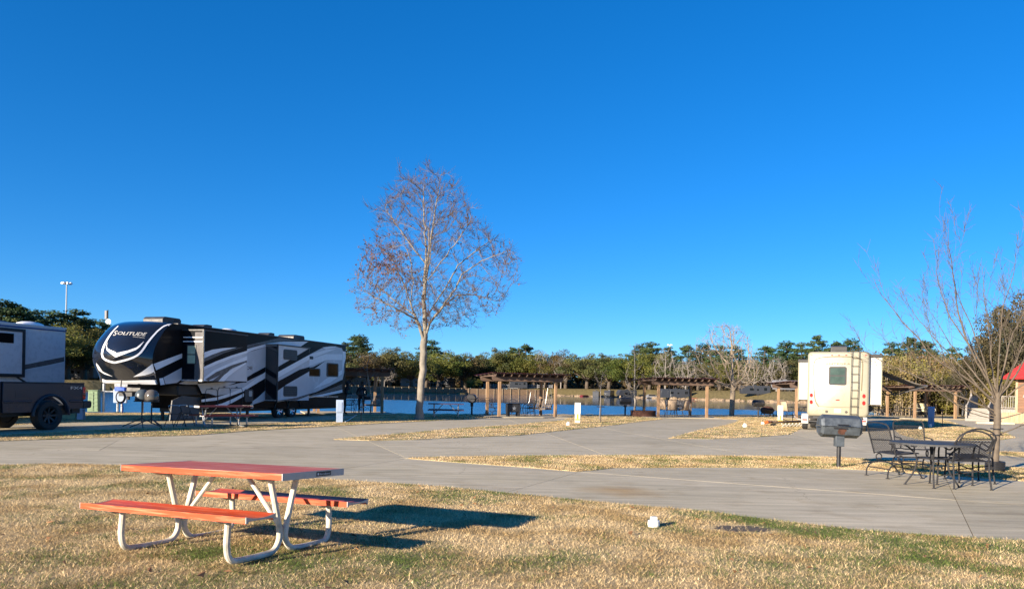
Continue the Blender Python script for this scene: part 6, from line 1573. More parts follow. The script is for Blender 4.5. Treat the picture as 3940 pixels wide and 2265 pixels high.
# ================================================================== people and camp gear behind the trailer
def skin_body(name, J, E, rad, root, parent, mats, pick):
    me = bpy.data.meshes.new(name); me.from_pydata(J, E, [])
    ob = bpy.data.objects.new(name, me); C.objects.link(ob)
    md = ob.modifiers.new('skin', 'SKIN'); 
    if not me.skin_vertices: 
        bm = bmesh.new(); bm.from_mesh(me); bm.verts.layers.skin.verify(); bm.to_mesh(me); bm.free()
    for i, sv in enumerate(me.skin_vertices[0].data):
        r_ = rad[i]; sv.radius = r_ if isinstance(r_, tuple) else (r_, r_); sv.use_root = (i == root)
    sb = ob.modifiers.new('sub', 'SUBSURF'); sb.levels = 2; sb.render_levels = 2
    dg = bpy.context.evaluated_depsgraph_get()
    m2 = bpy.data.meshes.new_from_object(ob.evaluated_get(dg)); m2.name = name
    bpy.data.objects.remove(ob)
    for m in mats: m2.materials.append(m)
    for f in m2.polygons: f.material_index = pick(f.center); f.use_smooth = True
    o = bpy.data.objects.new(name, m2); C.objects.link(o); o.parent = parent
    return o
def person(label, loc, rz, lean=0.22, reach=(0.40, 0.95)):
    t = thing('person', label, 'person', loc, rz)
    L = lean
    J = [(0, -0.02, 0.92), (0, L * 0.35, 1.12), (0, L * 0.8, 1.30), (0, L, 1.43), (0, L + 0.06, 1.53), (0, L + 0.08, 1.63)]
    E_ = [(0, 1), (1, 2), (2, 3), (3, 4), (4, 5)]; r_ = [(0.15, 0.11), (0.155, 0.11), (0.17, 0.11), (0.06, 0.06), (0.085, 0.09), (0.07, 0.08)]
    for s in (-1, 1):
        b0 = len(J); J += [(s * 0.10, -0.02, 0.86), (s * 0.11, 0.03, 0.48), (s * 0.115, -0.02, 0.09), (s * 0.125, 0.14, 0.045)]; r_ += [(0.095, 0.10), 0.065, 0.045, (0.04, 0.035)]
        E_ += [(0, b0), (b0, b0 + 1), (b0 + 1, b0 + 2), (b0 + 2, b0 + 3)]
        b1 = len(J); hx_, hz_ = reach
        J += [(s * 0.185, L * 0.8, 1.36), (s * 0.27, L * 0.6, 1.08), (s * 0.20, L + hx_ * 0.6, hz_ + 0.02), (s * 0.185, L + hx_ * 0.78, hz_)]; r_ += [0.062, 0.046, 0.032, (0.036, 0.018)]
        E_ += [(2, b1), (b1, b1 + 1), (b1 + 1, b1 + 2), (b1 + 2, b1 + 3)]
        for k in range(4):
            f0 = len(J); fx = s * (0.155 + 0.022 * k); ln = (0.07, 0.085, 0.08, 0.065)[k]
            J += [(fx, L + hx_ * 0.78 + 0.05, hz_ - 0.005), (fx, L + hx_ * 0.78 + 0.05 + ln, hz_ - 0.03)]; r_ += [0.0095, 0.008]; E_ += [(b1 + 3, f0), (f0, f0 + 1)]
        f0 = len(J); J += [(s * 0.135, L + hx_ * 0.70, hz_), (s * 0.115, L + hx_ * 0.78, hz_ - 0.015)]; r_ += [0.011, 0.009]; E_ += [(b1 + 2, f0), (f0, f0 + 1)]
    hy_ = L + hx_ * 0.60
    def pick(c): return 2 if (c.y > hy_ + 0.01 and c.z < 1.2) or c.z > 1.46 else (1 if c.z < 0.90 else 0)
    b = skin_body('body', J, E_, r_, 0, t, [M['jacket'], M['trousers'], M['skin']], pick)
    mb = MB(); T = Matrix.Translation((0, L + 0.045, 1.60)) @ Matrix.Diagonal((1, 1.08, 1.2, 1))
    mb.lathe([(0.0, 0.125)] + [(0.118 * math.sin(R(a)), 0.118 * math.cos(R(a))) for a in range(15, 120, 15)] + [(0.10, -0.10), (0.125, -0.20), (0.13, -0.27), (0.06, -0.29)], 16, T, R(150), R(390)); mb.build('hair', M['hair'], t)
    mb = MB(); 
    for s in (-1, 1):
        mb2 = MB(); mb2.lathe([(0, 0.012), (0.012, 0), (0, -0.012)], 8, Matrix.Translation((s * 0.035, L + 0.165, 1.635))); mb2.build('eye', M['hair'], t)
    mb2 = MB(); mb2.prism([(L + 0.155, 1.625), (L + 0.19, 1.585), (L + 0.155, 1.58)], 'x', -0.014, 0.014); mb2.build('nose', M['skin'], t)
    mb2 = MB(); mb2.ngon([(-0.12, L * 0.15 - 0.118, 1.0), (0.12, L * 0.15 - 0.118, 1.0), (0.085, L * 0.62 - 0.122, 1.26), (-0.085, L * 0.62 - 0.122, 1.26)]); o = mb2.build('back_panel', M['jacket_grey'], t); o.modifiers.new('thickness', 'SOLIDIFY').thickness = 0.01
    return t
pp = G(1385, 1595) * 1.05
person('person in black jacket with long dark hair leaning over a table, back turned', (pp.x + 0.12, pp.y - 0.3, 0.035), R(8), 0.26, (0.34, 0.94))
pp = G(1336, 1595)
person('person in black at the trailer rear corner reaching to the right', (pp.x - 0.12, pp.y - 0.1, 0.035), R(-78), 0.12, (0.40, 1.05))
cc = G(1412, 1597) * 1.06
t = thing('camp_chair', 'black folding camp chair with silver frame beside the pergola post', 'camp chair', (cc.x, cc.y, 0.035), R(20))
mb = MB(); vs = [(-0.27, -0.22, 0.92), (0.27, -0.22, 0.94), (-0.25, -0.19, 0.74), (0.25, -0.19, 0.74)]; mb.add(vs, [(0, 1, 3, 2)]); o = mb.build('back_band', M['black'], t); o.modifiers.new('thickness', 'SOLIDIFY').thickness = 0.015
mb = MB(); mb.add([(-0.25, -0.18, 0.45), (0.25, -0.18, 0.45), (0.25, 0.24, 0.47), (-0.25, 0.24, 0.47)], [(0, 1, 2, 3)]); o = mb.build('seat', M['black'], t); o.modifiers.new('thickness', 'SOLIDIFY').thickness = 0.015
for s in (-1, 1):
    mb = MB(); mb.tube([(s * 0.27, -0.22, 0.94), (s * 0.27, -0.20, 0.0)], 0.012, 6); mb.build('rear_leg', M['galv'], t)
    mb = MB(); mb.tube([(s * 0.27, 0.26, 0.62), (s * 0.27, 0.26, 0.0)], 0.012, 6); mb.build('front_leg', M['galv'], t)
    mb = MB(); mb.box(s * 0.27 - 0.03, s * 0.27 + 0.03, -0.22, 0.28, 0.62, 0.645); mb.build('arm_rest', M['black'], t)
    mb = MB(); mb.tube([(s * 0.25, -0.19, 0.10), (-s * 0.25, -0.17, 0.42)], 0.009, 6); mb.build('cross_brace', M['black'], t)
def spigot(label, px, py, h):
    p = G(px, py); t = thing('water_spigot', label, 'stake', (p.x, p.y, 0), 0)  # water tap on a thin post, carries no lamp
    mb = MB(); mb.tube([(0, 0, -0.05), (0, 0, h)], 0.018, 6); mb.build('stake', M['black'], t)
    mb = MB(); mb.tube([(-0.12, 0, h - 0.01), (0, 0, h + 0.02), (0.12, 0, h)], 0.022, 6); mb.build('tap_head', M['black'], t)
spigot('thin black stake with tap standing in front of the camp chair', 1389, 1623, 0.62)
spigot('thin black stake with tap right of the blue cabinet', 3626, 1642, 0.85)
spigot('thin black stake with tap right of the white cabinet by the motorhome', 3049, 1626, 0.42)

# ================================================================== things round the trailer nose
def dish(label, px, py, m_dome, rz=0, flat_=1.0):
    p = G(px, py); t = thing('satellite_dome', label, 'satellite dome', (p.x, p.y, 0.03), R(rz))
    mb = MB(); mb.tube([(0, 0, 0.12), (0, 0, 0.82)], 0.022, 8); mb.build('mast', M['black'], t)
    for k in range(3):
        a = R(-90 + 120 * k + 30); mb = MB(); mb.tube([(0, 0, 0.28), (0.62 * math.cos(a), 0.62 * math.sin(a), 0.01)], 0.016, 6); mb.build('leg', M['grey_plastic'], t)
    mb = MB(); mb.lathe([(0.06, 0.82), (0.21, 0.84), (0.225, 0.88), (0.225, 0.90)], 22); mb.box(-0.22, 0.22, -0.12, 0.12, 0.815, 0.845); mb.build('base_plate', M['black'], t)
    mb = MB(); mb.lathe([(0.21, 0.902), (0.218, 1.0), (0.20, 1.10), (0.14, 1.18), (0.07, 1.21), (0, 1.215)], 24); mb.build('dome', m_dome, t)
    return t
dish('grey satellite dome on tripod, left one under the trailer nose', 545, 1645, M['dome_grey'])
dish('smoky shiny satellite dome on tripod, right one under the trailer nose', 582, 1647, M['dome_clear'], 25)
p = D(462, 1545, 24.6)
t = thing('hanging_cord', 'coiled black power cord with blue plug hanging below the trailer nose', 'cord', (p.x, p.y, 0.55))
for k in range(4):
    mb = MB(); r_ = 0.13 + 0.012 * k; mb.tube([(r_ * math.cos(a), 0.014 * k, 0.42 + r_ * 1.25 * math.sin(a)) for a in [i * math.pi / 9 for i in range(19)]], 0.012, 5); mb.build('loop', M['black'], t)
mb = MB(); mb.box(-0.17, 0.17, -0.05, 0.08, 0.62, 0.75); mb.build('blue_cap', M['blue_plastic'], t, bevel=0.02)
mb = MB(); mb.tube([(0.09, 0, 0.25), (0.10, 0, 0.0), (0.08, 0, -0.12)], [0.012, 0.022, 0.010], 8); mb.build('blue_plug', M['blue_plastic'], t)
mb = MB(); mb.tube([(0, 0.03, 0.75), (0.02, 0.03, 1.0)], 0.02, 6); mb.build('hook', M['black'], t)
rk = thing('meter_rack', 'steel electrical rack with grey meter boxes at the shore under the trailer nose', 'electrical rack', (0, 0, 0))
a_, b_ = G(398, 1583), G(548, 1585)
rk.location = (a_.x, a_.y, 0); rk.rotation_euler = (0, 0, math.atan2(b_.y - a_.y, b_.x - a_.x)); rl = math.hypot(b_.x - a_.x, b_.y - a_.y)
for x in (0, rl * 0.36, rl * 0.47, rl):
    mb = MB(); mb.tube([(x, 0, 0), (x, 0, 1.75)], 0.055, 10); mb.build('post', M['galv'], rk)
mb = MB(); mb.box(-0.15, rl + 0.15, -0.03, 0.03, 0.98, 1.03); mb.box(-0.15, rl + 0.15, -0.03, 0.03, 1.5, 1.55); mb.build('strut', M['galv'], rk)
mb = MB(); mb.box(rl * 0.30, rl * 0.85, -0.2, -0.04, 1.22, 1.75); mb.build('meter_box', M['galv'], rk, bevel=0.02)
mb = MB(); mb.box(rl * 0.28, rl * 0.62, -0.2, -0.04, 0.45, 1.12); mb.build('meter_box', M['ped_blue'], rk, bevel=0.02)
def utility_box(label, px, py, w, d, h, m_, ribs=True, rz=0.0):
    p = G(px, py); t = thing('utility_cabinet', label, 'utility box', (p.x, p.y, 0), rz)
    mb = MB(); mb.prism([(-w / 2 - 0.03, 0), (w / 2 + 0.03, 0), (w / 2, h), (-w / 2, h)], 'y', -d / 2, d / 2); b = mb.build('box', m_, t, bevel=0.02)
    mb = MB(); mb.box(-w / 2 - 0.02, w / 2 + 0.02, -d / 2 - 0.02, d / 2 + 0.02, h, h + 0.04); mb.build('lid', m_, t, bevel=0.01)
    if ribs:
        for k in range(5):
            z_ = h * (0.12 + 0.18 * k); mb = MB(); mb.box(-w / 2 + 0.02, w / 2 - 0.02, -d / 2 - 0.02, -d / 2 - 0.001, z_, z_ + 0.03); mb.build('rib', m_, b)
        mb = MB(); mb.box(-0.02, 0.02, -d / 2 - 0.025, -d / 2 - 0.021, 0.05, h - 0.05); mb.build('rib', m_, b)
    return t
utility_box('tall pale green ribbed cabinet between the pickup and trailer nose', 362, 1583, 0.42, 0.42, 1.02, M['green_box'], rz=R(12))
utility_box('low green box on the grass behind the pickup wheel', 272, 1612, 0.55, 0.4, 0.20, M['green_box'], False)
utility_box('small grey white box on the grass behind the pickup bumper', 312, 1614, 0.20, 0.18, 0.38, M['ped_blue'], False)
def folding_step(label, px, py, rz):
    p = G(px, py); t = thing('folding_step', label, 'folding stool', (p.x, p.y, 0.03), R(rz))
    for s in (-1, 1):
        mb = MB(); mb.tube(smooth_path([(s * 0.22, -0.26, 0), (s * 0.22, -0.06, 0.5), (s * 0.21, 0.0, 0.62), (s * 0.20, 0.05, 0.66)], 3), 0.012, 6); mb.build('leg', M['black'], t)
        mb = MB(); mb.tube([(s * 0.22, 0.24, 0), (s * 0.22, -0.05, 0.5)], 0.012, 6); mb.build('leg', M['black'], t)
    mb = MB(); mb.tube(smooth_path([(-0.20, 0.05, 0.66), (-0.16, 0.06, 0.70), (0.16, 0.06, 0.70), (0.20, 0.05, 0.66)], 3), 0.013, 6); mb.build('handle', M['galv'], t)
    for z_, y_ in ((0.22, -0.12), (0.42, -0.04)):
        mb = MB(); mb.box(-0.21, 0.21, y_ - 0.09, y_ + 0.09, z_, z_ + 0.02); mb.build('tread', M['black'], t)
folding_step('black folding step frame, left one beneath the trailer front', 672, 1645, 60)
folding_step('black folding step frame, right one beneath the trailer front', 708, 1641, 75)

# ================================================================== hoses by the cabinets
def hose(name, label, pts, r, m_, cat='hose'):
    t = thing(name, label, cat, tuple(G(*pts[0])))
    o0 = Vector(t.location)
    P = [Vector(p) if len(p) == 3 and not isinstance(p, tuple) else None for p in pts]
    path = smooth_path([G(p[0], p[1]) + Vector((0, 0, p[2] if len(p) > 2 else r + 0.02)) - o0 for p in pts], 6)
    mb = MB(); mb.tube(path, r, 8); mb.build('tube', m_, t); return t, path
t, path = hose('sewer_hose', 'brown sewer hose with orange fitting lying on the grass by the motorhome', [(2958, 1630, 0.11), (2990, 1631, 0.11), (3030, 1631, 0.12), (3070, 1629, 0.12), (3100, 1628, 0.12)], 0.055, M['hose_brown'])
mb = MB(); mb.tube([Vector((-0.26, -0.05, 0.04)), Vector((-0.1, -0.02, 0.09)), path[1]], [0.075, 0.07, 0.068], 10); mb.build('orange_fitting', M['orange_plastic'], t)
mb = MB(); mb.tube([Vector((-0.36, -0.05, 0.03)), Vector((-0.24, -0.05, 0.03))], 0.06, 10); mb.build('white_coupling', M['pvc'], t)
hose('water_hose', 'white water hose looping from tap stake to the motorhome', [(3053, 1607, 0.3), (3058, 1622, 0.28), (3072, 1629, 0.22), (3098, 1632, 0.24)], 0.016, M['hose_white'])
hose('water_hose', 'pale hose running over the grass beside the pale blue cabinet', [(1328, 1625), (1345, 1616), (1362, 1604), (1372, 1598)], 0.018, M['hose_white'])
a_, b_ = G(3008, 1642), G(3090, 1640)
t = thing('hose_support', 'white zigzag lattice hose support lying in the grass', 'hose support', tuple(a_), math.atan2(b_.y - a_.y, b_.x - a_.x)); ll = math.hypot(b_.x - a_.x, b_.y - a_.y)
n = 6
for k in range(n):
    for s in (0, 1):
        mb = MB(); x0 = ll * k / n; x1 = ll * (k + 1.1) / n
        mb.bar((x0, -0.02 + 0.03 * s, 0.02 if s == 0 else 0.15), (x1, -0.02 + 0.03 * s, 0.15 if s == 0 else 0.02), 0.025, 0.03); mb.build('slat', M['pvc'], t)
t = thing('power_cable', 'black power cable drooping from the white cabinet by the motorhome', 'cable', tuple(G(3004, 1618)))
mb = MB(); mb.tube(smooth_path([(-0.06, -0.15, 0.42), (-0.05, -0.22, 0.25), (0.05, -0.3, 0.1), (0.25, -0.45, 0.02), (0.6, -0.6, 0.02)], 5), 0.017, 6); mb.build('tube', M['black'], t)
# ================================================================== trees
def grow(attr, trunk, step, di, dk, iters=120, up=0.0):
    """space colonisation: branch nodes reach for the attractor points"""
    pos = [Vector(p) for p in trunk]; par = [-1] + list(range(len(trunk) - 1))
    act = [Vector(a) for a in attr]
    kids = {}
    for it in range(iters):
        kd = kdtree.KDTree(len(pos))
        for i, p in enumerate(pos): kd.insert(p, i)
        kd.balance()
        pull = {}; keep = []
        for a in act:
            co, i, d = kd.find(a)
            if d < dk: continue
            keep.append(a)
            if d < di:
                pull.setdefault(i, Vector()); pull[i] += (a - co).normalized()
        act = keep
        if not pull: break
        added = 0
        for i, v in pull.items():
            v = v.normalized() + Vector((random.uniform(-.12, .12), random.uniform(-.12, .12), random.uniform(-.12, .12) + up))
            q = pos[i] + v.normalized() * step
            if any((pos[k] - q).length < step * 0.3 for k in kids.get(i, [])): continue
            kids.setdefault(i, []).append(len(pos)); pos.append(q); par.append(i); added += 1
        if not added: break
    return pos, par
def radii(par, r_tip, e=2.4, rmax=None):
    n = len(par); s = [0.0] * n; r = [0.0] * n
    for i in range(n - 1, -1, -1):
        r[i] = max(r_tip, s[i] ** (1 / e)) if s[i] > 0 else r_tip
        if par[i] >= 0: s[par[i]] += r[i] ** e
    if rmax:
        k = math.log(rmax / r_tip) / math.log(max(1.0001, r[0] / r_tip)); r = [r_tip * (x / r_tip) ** k for x in r]
    return r
def limb_mesh(mb, pos, par, r, flare=0.0):
    kids = [[] for _ in par]
    for i, p in enumerate(par):
        if p >= 0: kids[p].append(i)
    stack = [(0, None)]
    while stack:
        i, start = stack.pop()
        chain = [pos[start]] if start is not None else []; rr = [min(r[start], r[i] * 1.15)] if start is not None else []
        j = i
        while True:
            chain.append(pos[j]); rr.append(r[j])
            ks = sorted(kids[j], key=lambda k: -r[k])
            for k in ks[1:]: stack.append((k, j))
            if not ks: break
            j = ks[0]
        if len(chain) > 1:
            mr = max(rr); n = 10 if mr > 0.08 else 6 if mr > 0.03 else 4 if mr > 0.012 else 3
            if len(chain) > 2: rr[-1] *= 0.5
            mb.tube(chain, rr, n, cap=False)
def twigs(mb, tips, n, L, r, spread, up=0.3, pts=None, sides=3):
    for p, d in tips:
        for k in range(n):
            v = (d + Vector((random.gauss(0, spread), random.gauss(0, spread), random.gauss(0, spread) + up))).normalized()
            l = L * random.uniform(0.4, 1.2); m = p + v * l * 0.5 + Vector((random.gauss(0, .1), random.gauss(0, .1), random.gauss(0, .1))) * l; e = p + v * l
            mb.tube([p, m, e], [r, r * 0.8, r * 0.4], sides, cap=False)
            if pts is not None: pts += [m, e, p.lerp(e, 0.3)]
def leaf_quads(mb, pts, smin, smax, drop=0.0):
    for p in pts:
        s = random.uniform(smin, smax)
        a = Vector((random.gauss(0, 1), random.gauss(0, 1), random.gauss(0, 1))).normalized(); b = a.orthogonal().normalized(); c_ = a.cross(b)
        b, c_ = b * math.cos(s * 99) + c_ * math.sin(s * 99), c_ * math.cos(s * 99) - b * math.sin(s * 99)
        q = p + Vector((0, 0, -drop * s))
        mb.add([q - b * s * 0.5, q + c_ * s * 0.28, q + b * s * 0.5, q - c_ * s * 0.28], [(0, 1, 2, 3)])
def interp(tbl, z_):
    if z_ <= tbl[0][0]: return tbl[0][1]
    for (a, va), (b, vb) in zip(tbl, tbl[1:]):
        if z_ <= b: return va + (vb - va) * (z_ - a) / (b - a)
    return tbl[-1][1]
def tree_thing(name, label, loc, group=None, cat='tree'): return thing(name, label, cat, loc, 0, group)
def fast_mesh(mb, name, mats, parent, smooth=True):
    me = bpy.data.meshes.new(name); me.from_pydata(mb.v, [], mb.f)
    for m in (mats if isinstance(mats, list) else [mats]): me.materials.append(m)
    if smooth: me.shade_smooth()
    o = bpy.data.objects.new(name, me); C.objects.link(o); o.parent = parent
    return o

# ---- the tall bare tree in the middle
random.seed(21)
b0 = G(1612, 1616)
left = [(3.7, 0.9), (4.3, 2.7), (5.1, 3.1), (6.1, 3.2), (7.0, 3.0), (7.95, 2.15), (9.4, 2.1), (10.0, 1.7), (11.1, 0.75), (11.6, 0.2)]
right = [(3.9, 0.8), (4.5, 2.6), (5.1, 3.7), (6.2, 4.6), (7.95, 4.5), (8.9, 3.0), (9.9, 2.1), (10.9, 1.5), (11.6, 0.3)]
attr = []
cents = []
while len(cents) < 70:                                   # uneven clusters of shoots inside the measured outline
    z_ = random.uniform(4.2, 11.2); l, r_ = interp(left, z_), interp(right, z_); w_ = (l + r_) / 2; cx = (r_ - l) / 2
    a = random.uniform(0, 2 * math.pi); u = random.uniform(0.45, 0.97)
    cents.append((Vector((cx * u + w_ * u * math.cos(a), w_ * 0.85 * u * math.sin(a), z_)), random.uniform(0.35, 0.75)))
while len(attr) < 2600:
    c_, sg = random.choice(cents); q = c_ + Vector((random.gauss(0, sg), random.gauss(0, sg), random.gauss(0, sg * 0.8)))
    if not 4.0 < q.z < 11.2: continue
    l, r_ = interp(left, q.z) * 0.95, interp(right, q.z) * 0.95
    if -l < q.x < r_: attr.append(tuple(q))
tpos, tpar = [], []
def skel(start, pts, step=0.24):
    """lay a limb of the skeleton from an existing node through the given points; returns its node list"""
    last = start; ids = []
    cur = tpos[start] if start is not None else None
    for q in pts:
        q = Vector(q)
        if cur is None:
            tpos.append(q); tpar.append(-1); last = 0; cur = q; ids.append(0); continue
        n = max(1, int(round((q - cur).length / step))); c0_ = cur
        for k in range(1, n + 1):
            v = c0_.lerp(q, k / n) + Vector((random.gauss(0, .018), random.gauss(0, .018), 0)); tpos.append(v); tpar.append(last); last = len(tpos) - 1; ids.append(last)
        cur = q
    return ids
def near_node(ids, z_): return min(ids, key=lambda i: abs(tpos[i].z - z_))
tk0 = skel(None, [(0, 0, 0), (0.03, 0, 0.8), (0.08, 0, 1.8), (0.13, 0, 2.8), (0.17, 0, 3.8)])
cc0 = skel(tk0[-1], [(0.16, 0.05, 4.6), (0.12, 0.0, 5.5), (0.15, 0.02, 6.6), (0.18, 0, 7.6), (0.02, 0.05, 9.4), (0.0, 0, 10.6)])
skel(near_node(cc0, 6.8), [(0.38, -0.1, 8.0), (0.55, -0.15, 9.3), (0.72, -0.2, 10.6)])
l1 = skel(tk0[-2], [(-0.10, -0.1, 4.3), (-0.38, -0.15, 5.0), (-0.70, -0.2, 6.0), (-1.25, -0.3, 7.1)])
skel(near_node(l1, 4.7), [(-1.05, 0.3, 5.3), (-1.9, 0.5, 5.95), (-2.7, 0.6, 6.5)])
skel(near_node(l1, 5.3), [(-0.45, 0.6, 6.3), (-0.65, 1.0, 7.4), (-1.0, 1.2, 8.3)])
skel(near_node(l1, 4.5), [(-0.9, -0.8, 4.9), (-1.7, -1.2, 5.3), (-2.5, -1.3, 5.7)])
skel(near_node(cc0, 7.0), [(-0.5, 0.1, 7.9), (-1.15, 0.1, 8.8), (-1.75, 0.1, 9.6)])
r2 = skel(tk0[-1], [(0.42, -0.1, 4.4), (1.0, -0.3, 5.15), (1.55, -0.4, 5.9), (1.85, -0.4, 6.6), (2.7, -0.4, 7.2), (3.9, -0.4, 7.7)])
r1 = skel(near_node(cc0, 4.6), [(0.65, 0.4, 5.4), (1.15, 0.6, 6.3), (1.55, 0.8, 7.2), (2.4, 0.9, 7.9), (3.1, 0.9, 8.4)])
skel(near_node(r2, 5.2), [(1.6, 0.2, 5.75), (2.4, 0.4, 5.8), (3.3, 0.5, 5.55)])
skel(near_node(cc0, 6.2), [(0.85, 0.1, 7.2), (1.55, 0.2, 8.2), (2.1, 0.2, 9.0)])
skel(near_node(cc0, 5.2), [(0.3, -0.8, 6.3), (0.5, -1.6, 7.3), (0.5, -2.0, 8.2)])
skel(near_node(cc0, 5.0), [(0.0, 0.9, 6.0), (0.1, 1.7, 7.1), (0.2, 2.0, 8.3)])
def grow_from(attr):
    pos, par = list(tpos), list(tpar); act = [Vector(a) for a in attr]; kids = {}
    step, di, dk = 0.21, 2.2, 0.30
    for it in range(60):
        kd = kdtree.KDTree(len(pos))
        for i, p in enumerate(pos): kd.insert(p, i)
        kd.balance(); pull = {}; keep = []
        for a in act:
            co, i, d = kd.find(a)
            if d < dk: continue
            keep.append(a)
            if d < di: pull.setdefault(i, Vector()); pull[i] += (a - co).normalized()
        act = keep; added = 0
        for i, v in pull.items():
            if tpos and i < len(tk0) - 1: continue
            pd = (pos[i] - pos[par[i]]).normalized() if par[i] >= 0 else Vector((0, 0, 1))
            v = (v.normalized() + pd * 0.75 + Vector((random.gauss(0, .1), random.gauss(0, .1), random.gauss(0, .1) + 0.16))).normalized()
            q = pos[i] + v * step
            if any((pos[k] - q).length < step * 0.3 for k in kids.get(i, [])): continue
            kids.setdefault(i, []).append(len(pos)); pos.append(q); par.append(i); added += 1
        if not added: break
    return pos, par
pos, par = grow_from(attr)
r_ = [x * 0.82 if i >= len(tk0) else x for i, x in enumerate(radii(par, 0.0058, 2.3, 0.185))]
for i in tk0: r_[i] = max(r_[i] * 0.85, 0.168 - 0.010 * tpos[i].z)
r_[0] = 0.24; r_[1] = 0.195
bt = tree_thing('bare_tree', 'tall pale barked nearly leafless tree in the middle by the lake', tuple(b0))
mb = MB(); limb_mesh(mb, pos, par, r_)
fast_mesh(mb, 'trunk', M['bark_pale'], bt)
kidn = [0] * len(par)
for p in par:
    if p >= 0: kidn[p] += 1
tips = [(pos[i], (pos[i] - pos[par[i]]).normalized()) for i in range(20, len(par)) if r_[i] < 0.02]
random.shuffle(tips)
lp = []
mb = MB(); twigs(mb, tips[:2600], 4, 0.44, 0.0058, 0.34, 0.55, lp)
fast_mesh(mb, 'twigs', M['twig_red'], bt)['kind'] = 'stuff'
sel = []
for p in lp:
    dens = 0.035 + 0.9 * math.exp(-(((p.x + 1.5) / 0.9) ** 2 + ((p.z - 7.0) / 0.9) ** 2)) + 0.22 * (p.x < -1.6 and p.z < 8) + 0.06 * (p.z < 5.6) + 0.15 * math.exp(-(((p.x - 3.2) / 0.8) ** 2 + ((p.z - 7.2) / 0.6) ** 2))
    if random.random() < dens * 0.50: sel.append(p + Vector((random.gauss(0, .05), random.gauss(0, .05), random.gauss(0, .05))))
mb = MB(); leaf_quads(mb, sel, 0.06, 0.13, 0.4); fast_mesh(mb, 'dry_leaves', M['leaf_red'], bt, False)['kind'] = 'stuff'

# ---- slim young tree at the right, fan of long whips
random.seed(5)
b0 = G(3828, 1812)
yt = tree_thing('young_tree', 'slim young leafless tree with a fan of long shoots by the patio chairs', tuple(b0))
mb = MB(); tw = MB()
mb.tube(smooth_path([(0, 0, 0), (0.0, 0, 0.10), (0.01, 0, 0.5), (0.03, 0, 1.0), (0.02, 0, 1.35), (0.03, 0, 1.6)], 4), [0.072 - 0.0006 * i for i in range(21)], 12)
def whip(p, az, el, L, r0, depth, curl):
    n = max(6, int(L / 0.16)); pts = [Vector(p)]; d = Vector((math.cos(el) * math.cos(az), math.cos(el) * math.sin(az), math.sin(el)))
    for i in range(n):
        d = (d + Vector((random.gauss(0, .09), random.gauss(0, .09), random.gauss(0, .07) + curl / n))).normalized(); pts.append(pts[-1] + d * L / n)
    rs_ = [max(0.0022, r0 * (1 - 0.93 * (i / n) ** 0.8)) for i in range(n + 1)]
    (mb if depth < 2 else tw).tube(pts, rs_, 7 if r0 > 0.02 else 4 if r0 > 0.008 else 3, cap=False)
    if depth < 2:
        k = 2 + int(L * (1.15 if depth == 0 else 0.7))
        for _ in range(k):
            f = random.uniform(0.25, 0.9); i = min(n - 1, int(f * n)); dd = (pts[i + 1] - pts[i]).normalized()
            az2 = math.atan2(dd.y, dd.x) + random.choice((-1, 1)) * random.uniform(0.35, 1.0); el2 = math.asin(max(-1, min(1, dd.z))) + random.uniform(-0.25, 0.35)
            whip(pts[i], az2, el2, L * (1 - f * 0.6) * random.uniform(0.35, 0.7), rs_[i] * 0.5, depth + 1, 0.35)
    m = int(L * (8 if depth else 6))
    for _ in range(m):
        f = random.uniform(0.12, 1.0); i = min(n - 1, int(f * n)); dd = (pts[i + 1] - pts[i]).normalized()
        v = (dd + Vector((random.gauss(0, .7), random.gauss(0, .7), random.gauss(0, .5)))).normalized(); l = random.uniform(0.08, 0.30)
        q = pts[i].lerp(pts[i + 1], random.random()); tw.tube([q, q + v * l], [0.0034, 0.0018], 3, cap=False)
limbs = [(180, 46, 3.7, 1.35, .034), (170, 32, 3.5, 1.2, .028), (190, 58, 3.8, 1.5, .034), (163, 66, 3.5, 1.5, .030), (202, 24, 3.0, 1.1, .024), (148, 44, 3.1, 1.3, .026), (216, 46, 3.1, 1.4, .026), (179, 10, 2.4, 1.05, .018), (115, 56, 2.9, 1.4, .026), (75, 66, 3.2, 1.5, .028), (30, 50, 3.1, 1.4, .028), (355, 56, 3.3, 1.45, .032), (8, 70, 3.5, 1.5, .030), (322, 44, 2.9, 1.3, .026), (285, 58, 2.9, 1.4, .026), (240, 70, 3.3, 1.5, .028), (10, 30, 1.6, 0.72, .022), (342, 20, 2.4, 1.05, .022), (158, 18, 2.5, 1.1, .018)]
for az, el, L, z_, r0 in limbs: whip((0.02, 0, z_), R(az), R(el), L, r0 * 0.78, 0, 0.50)
fast_mesh(mb, 'trunk', M['bark_young'], yt)
fast_mesh(tw, 'twigs', M['bark_young'], yt)['kind'] = 'stuff'
mb = MB()
for k in range(5):
    mb.tube([(0.16 * math.cos(a), 0.15 * math.sin(a), 0.03 + k * 0.038) for a in [i * math.pi / 9 for i in range(19)]], 0.026, 7)
mb.build('drain_pipe_collar', M['tie'], yt)
for z_ in (0.86, 0.74):
    mb = MB(); mb.lathe([(0.115, -0.008), (0.118, 0), (0.115, 0.008)], 14, Matrix.Translation((0.02, 0, z_))); mb.build('tree_tie', M['tie'], yt)

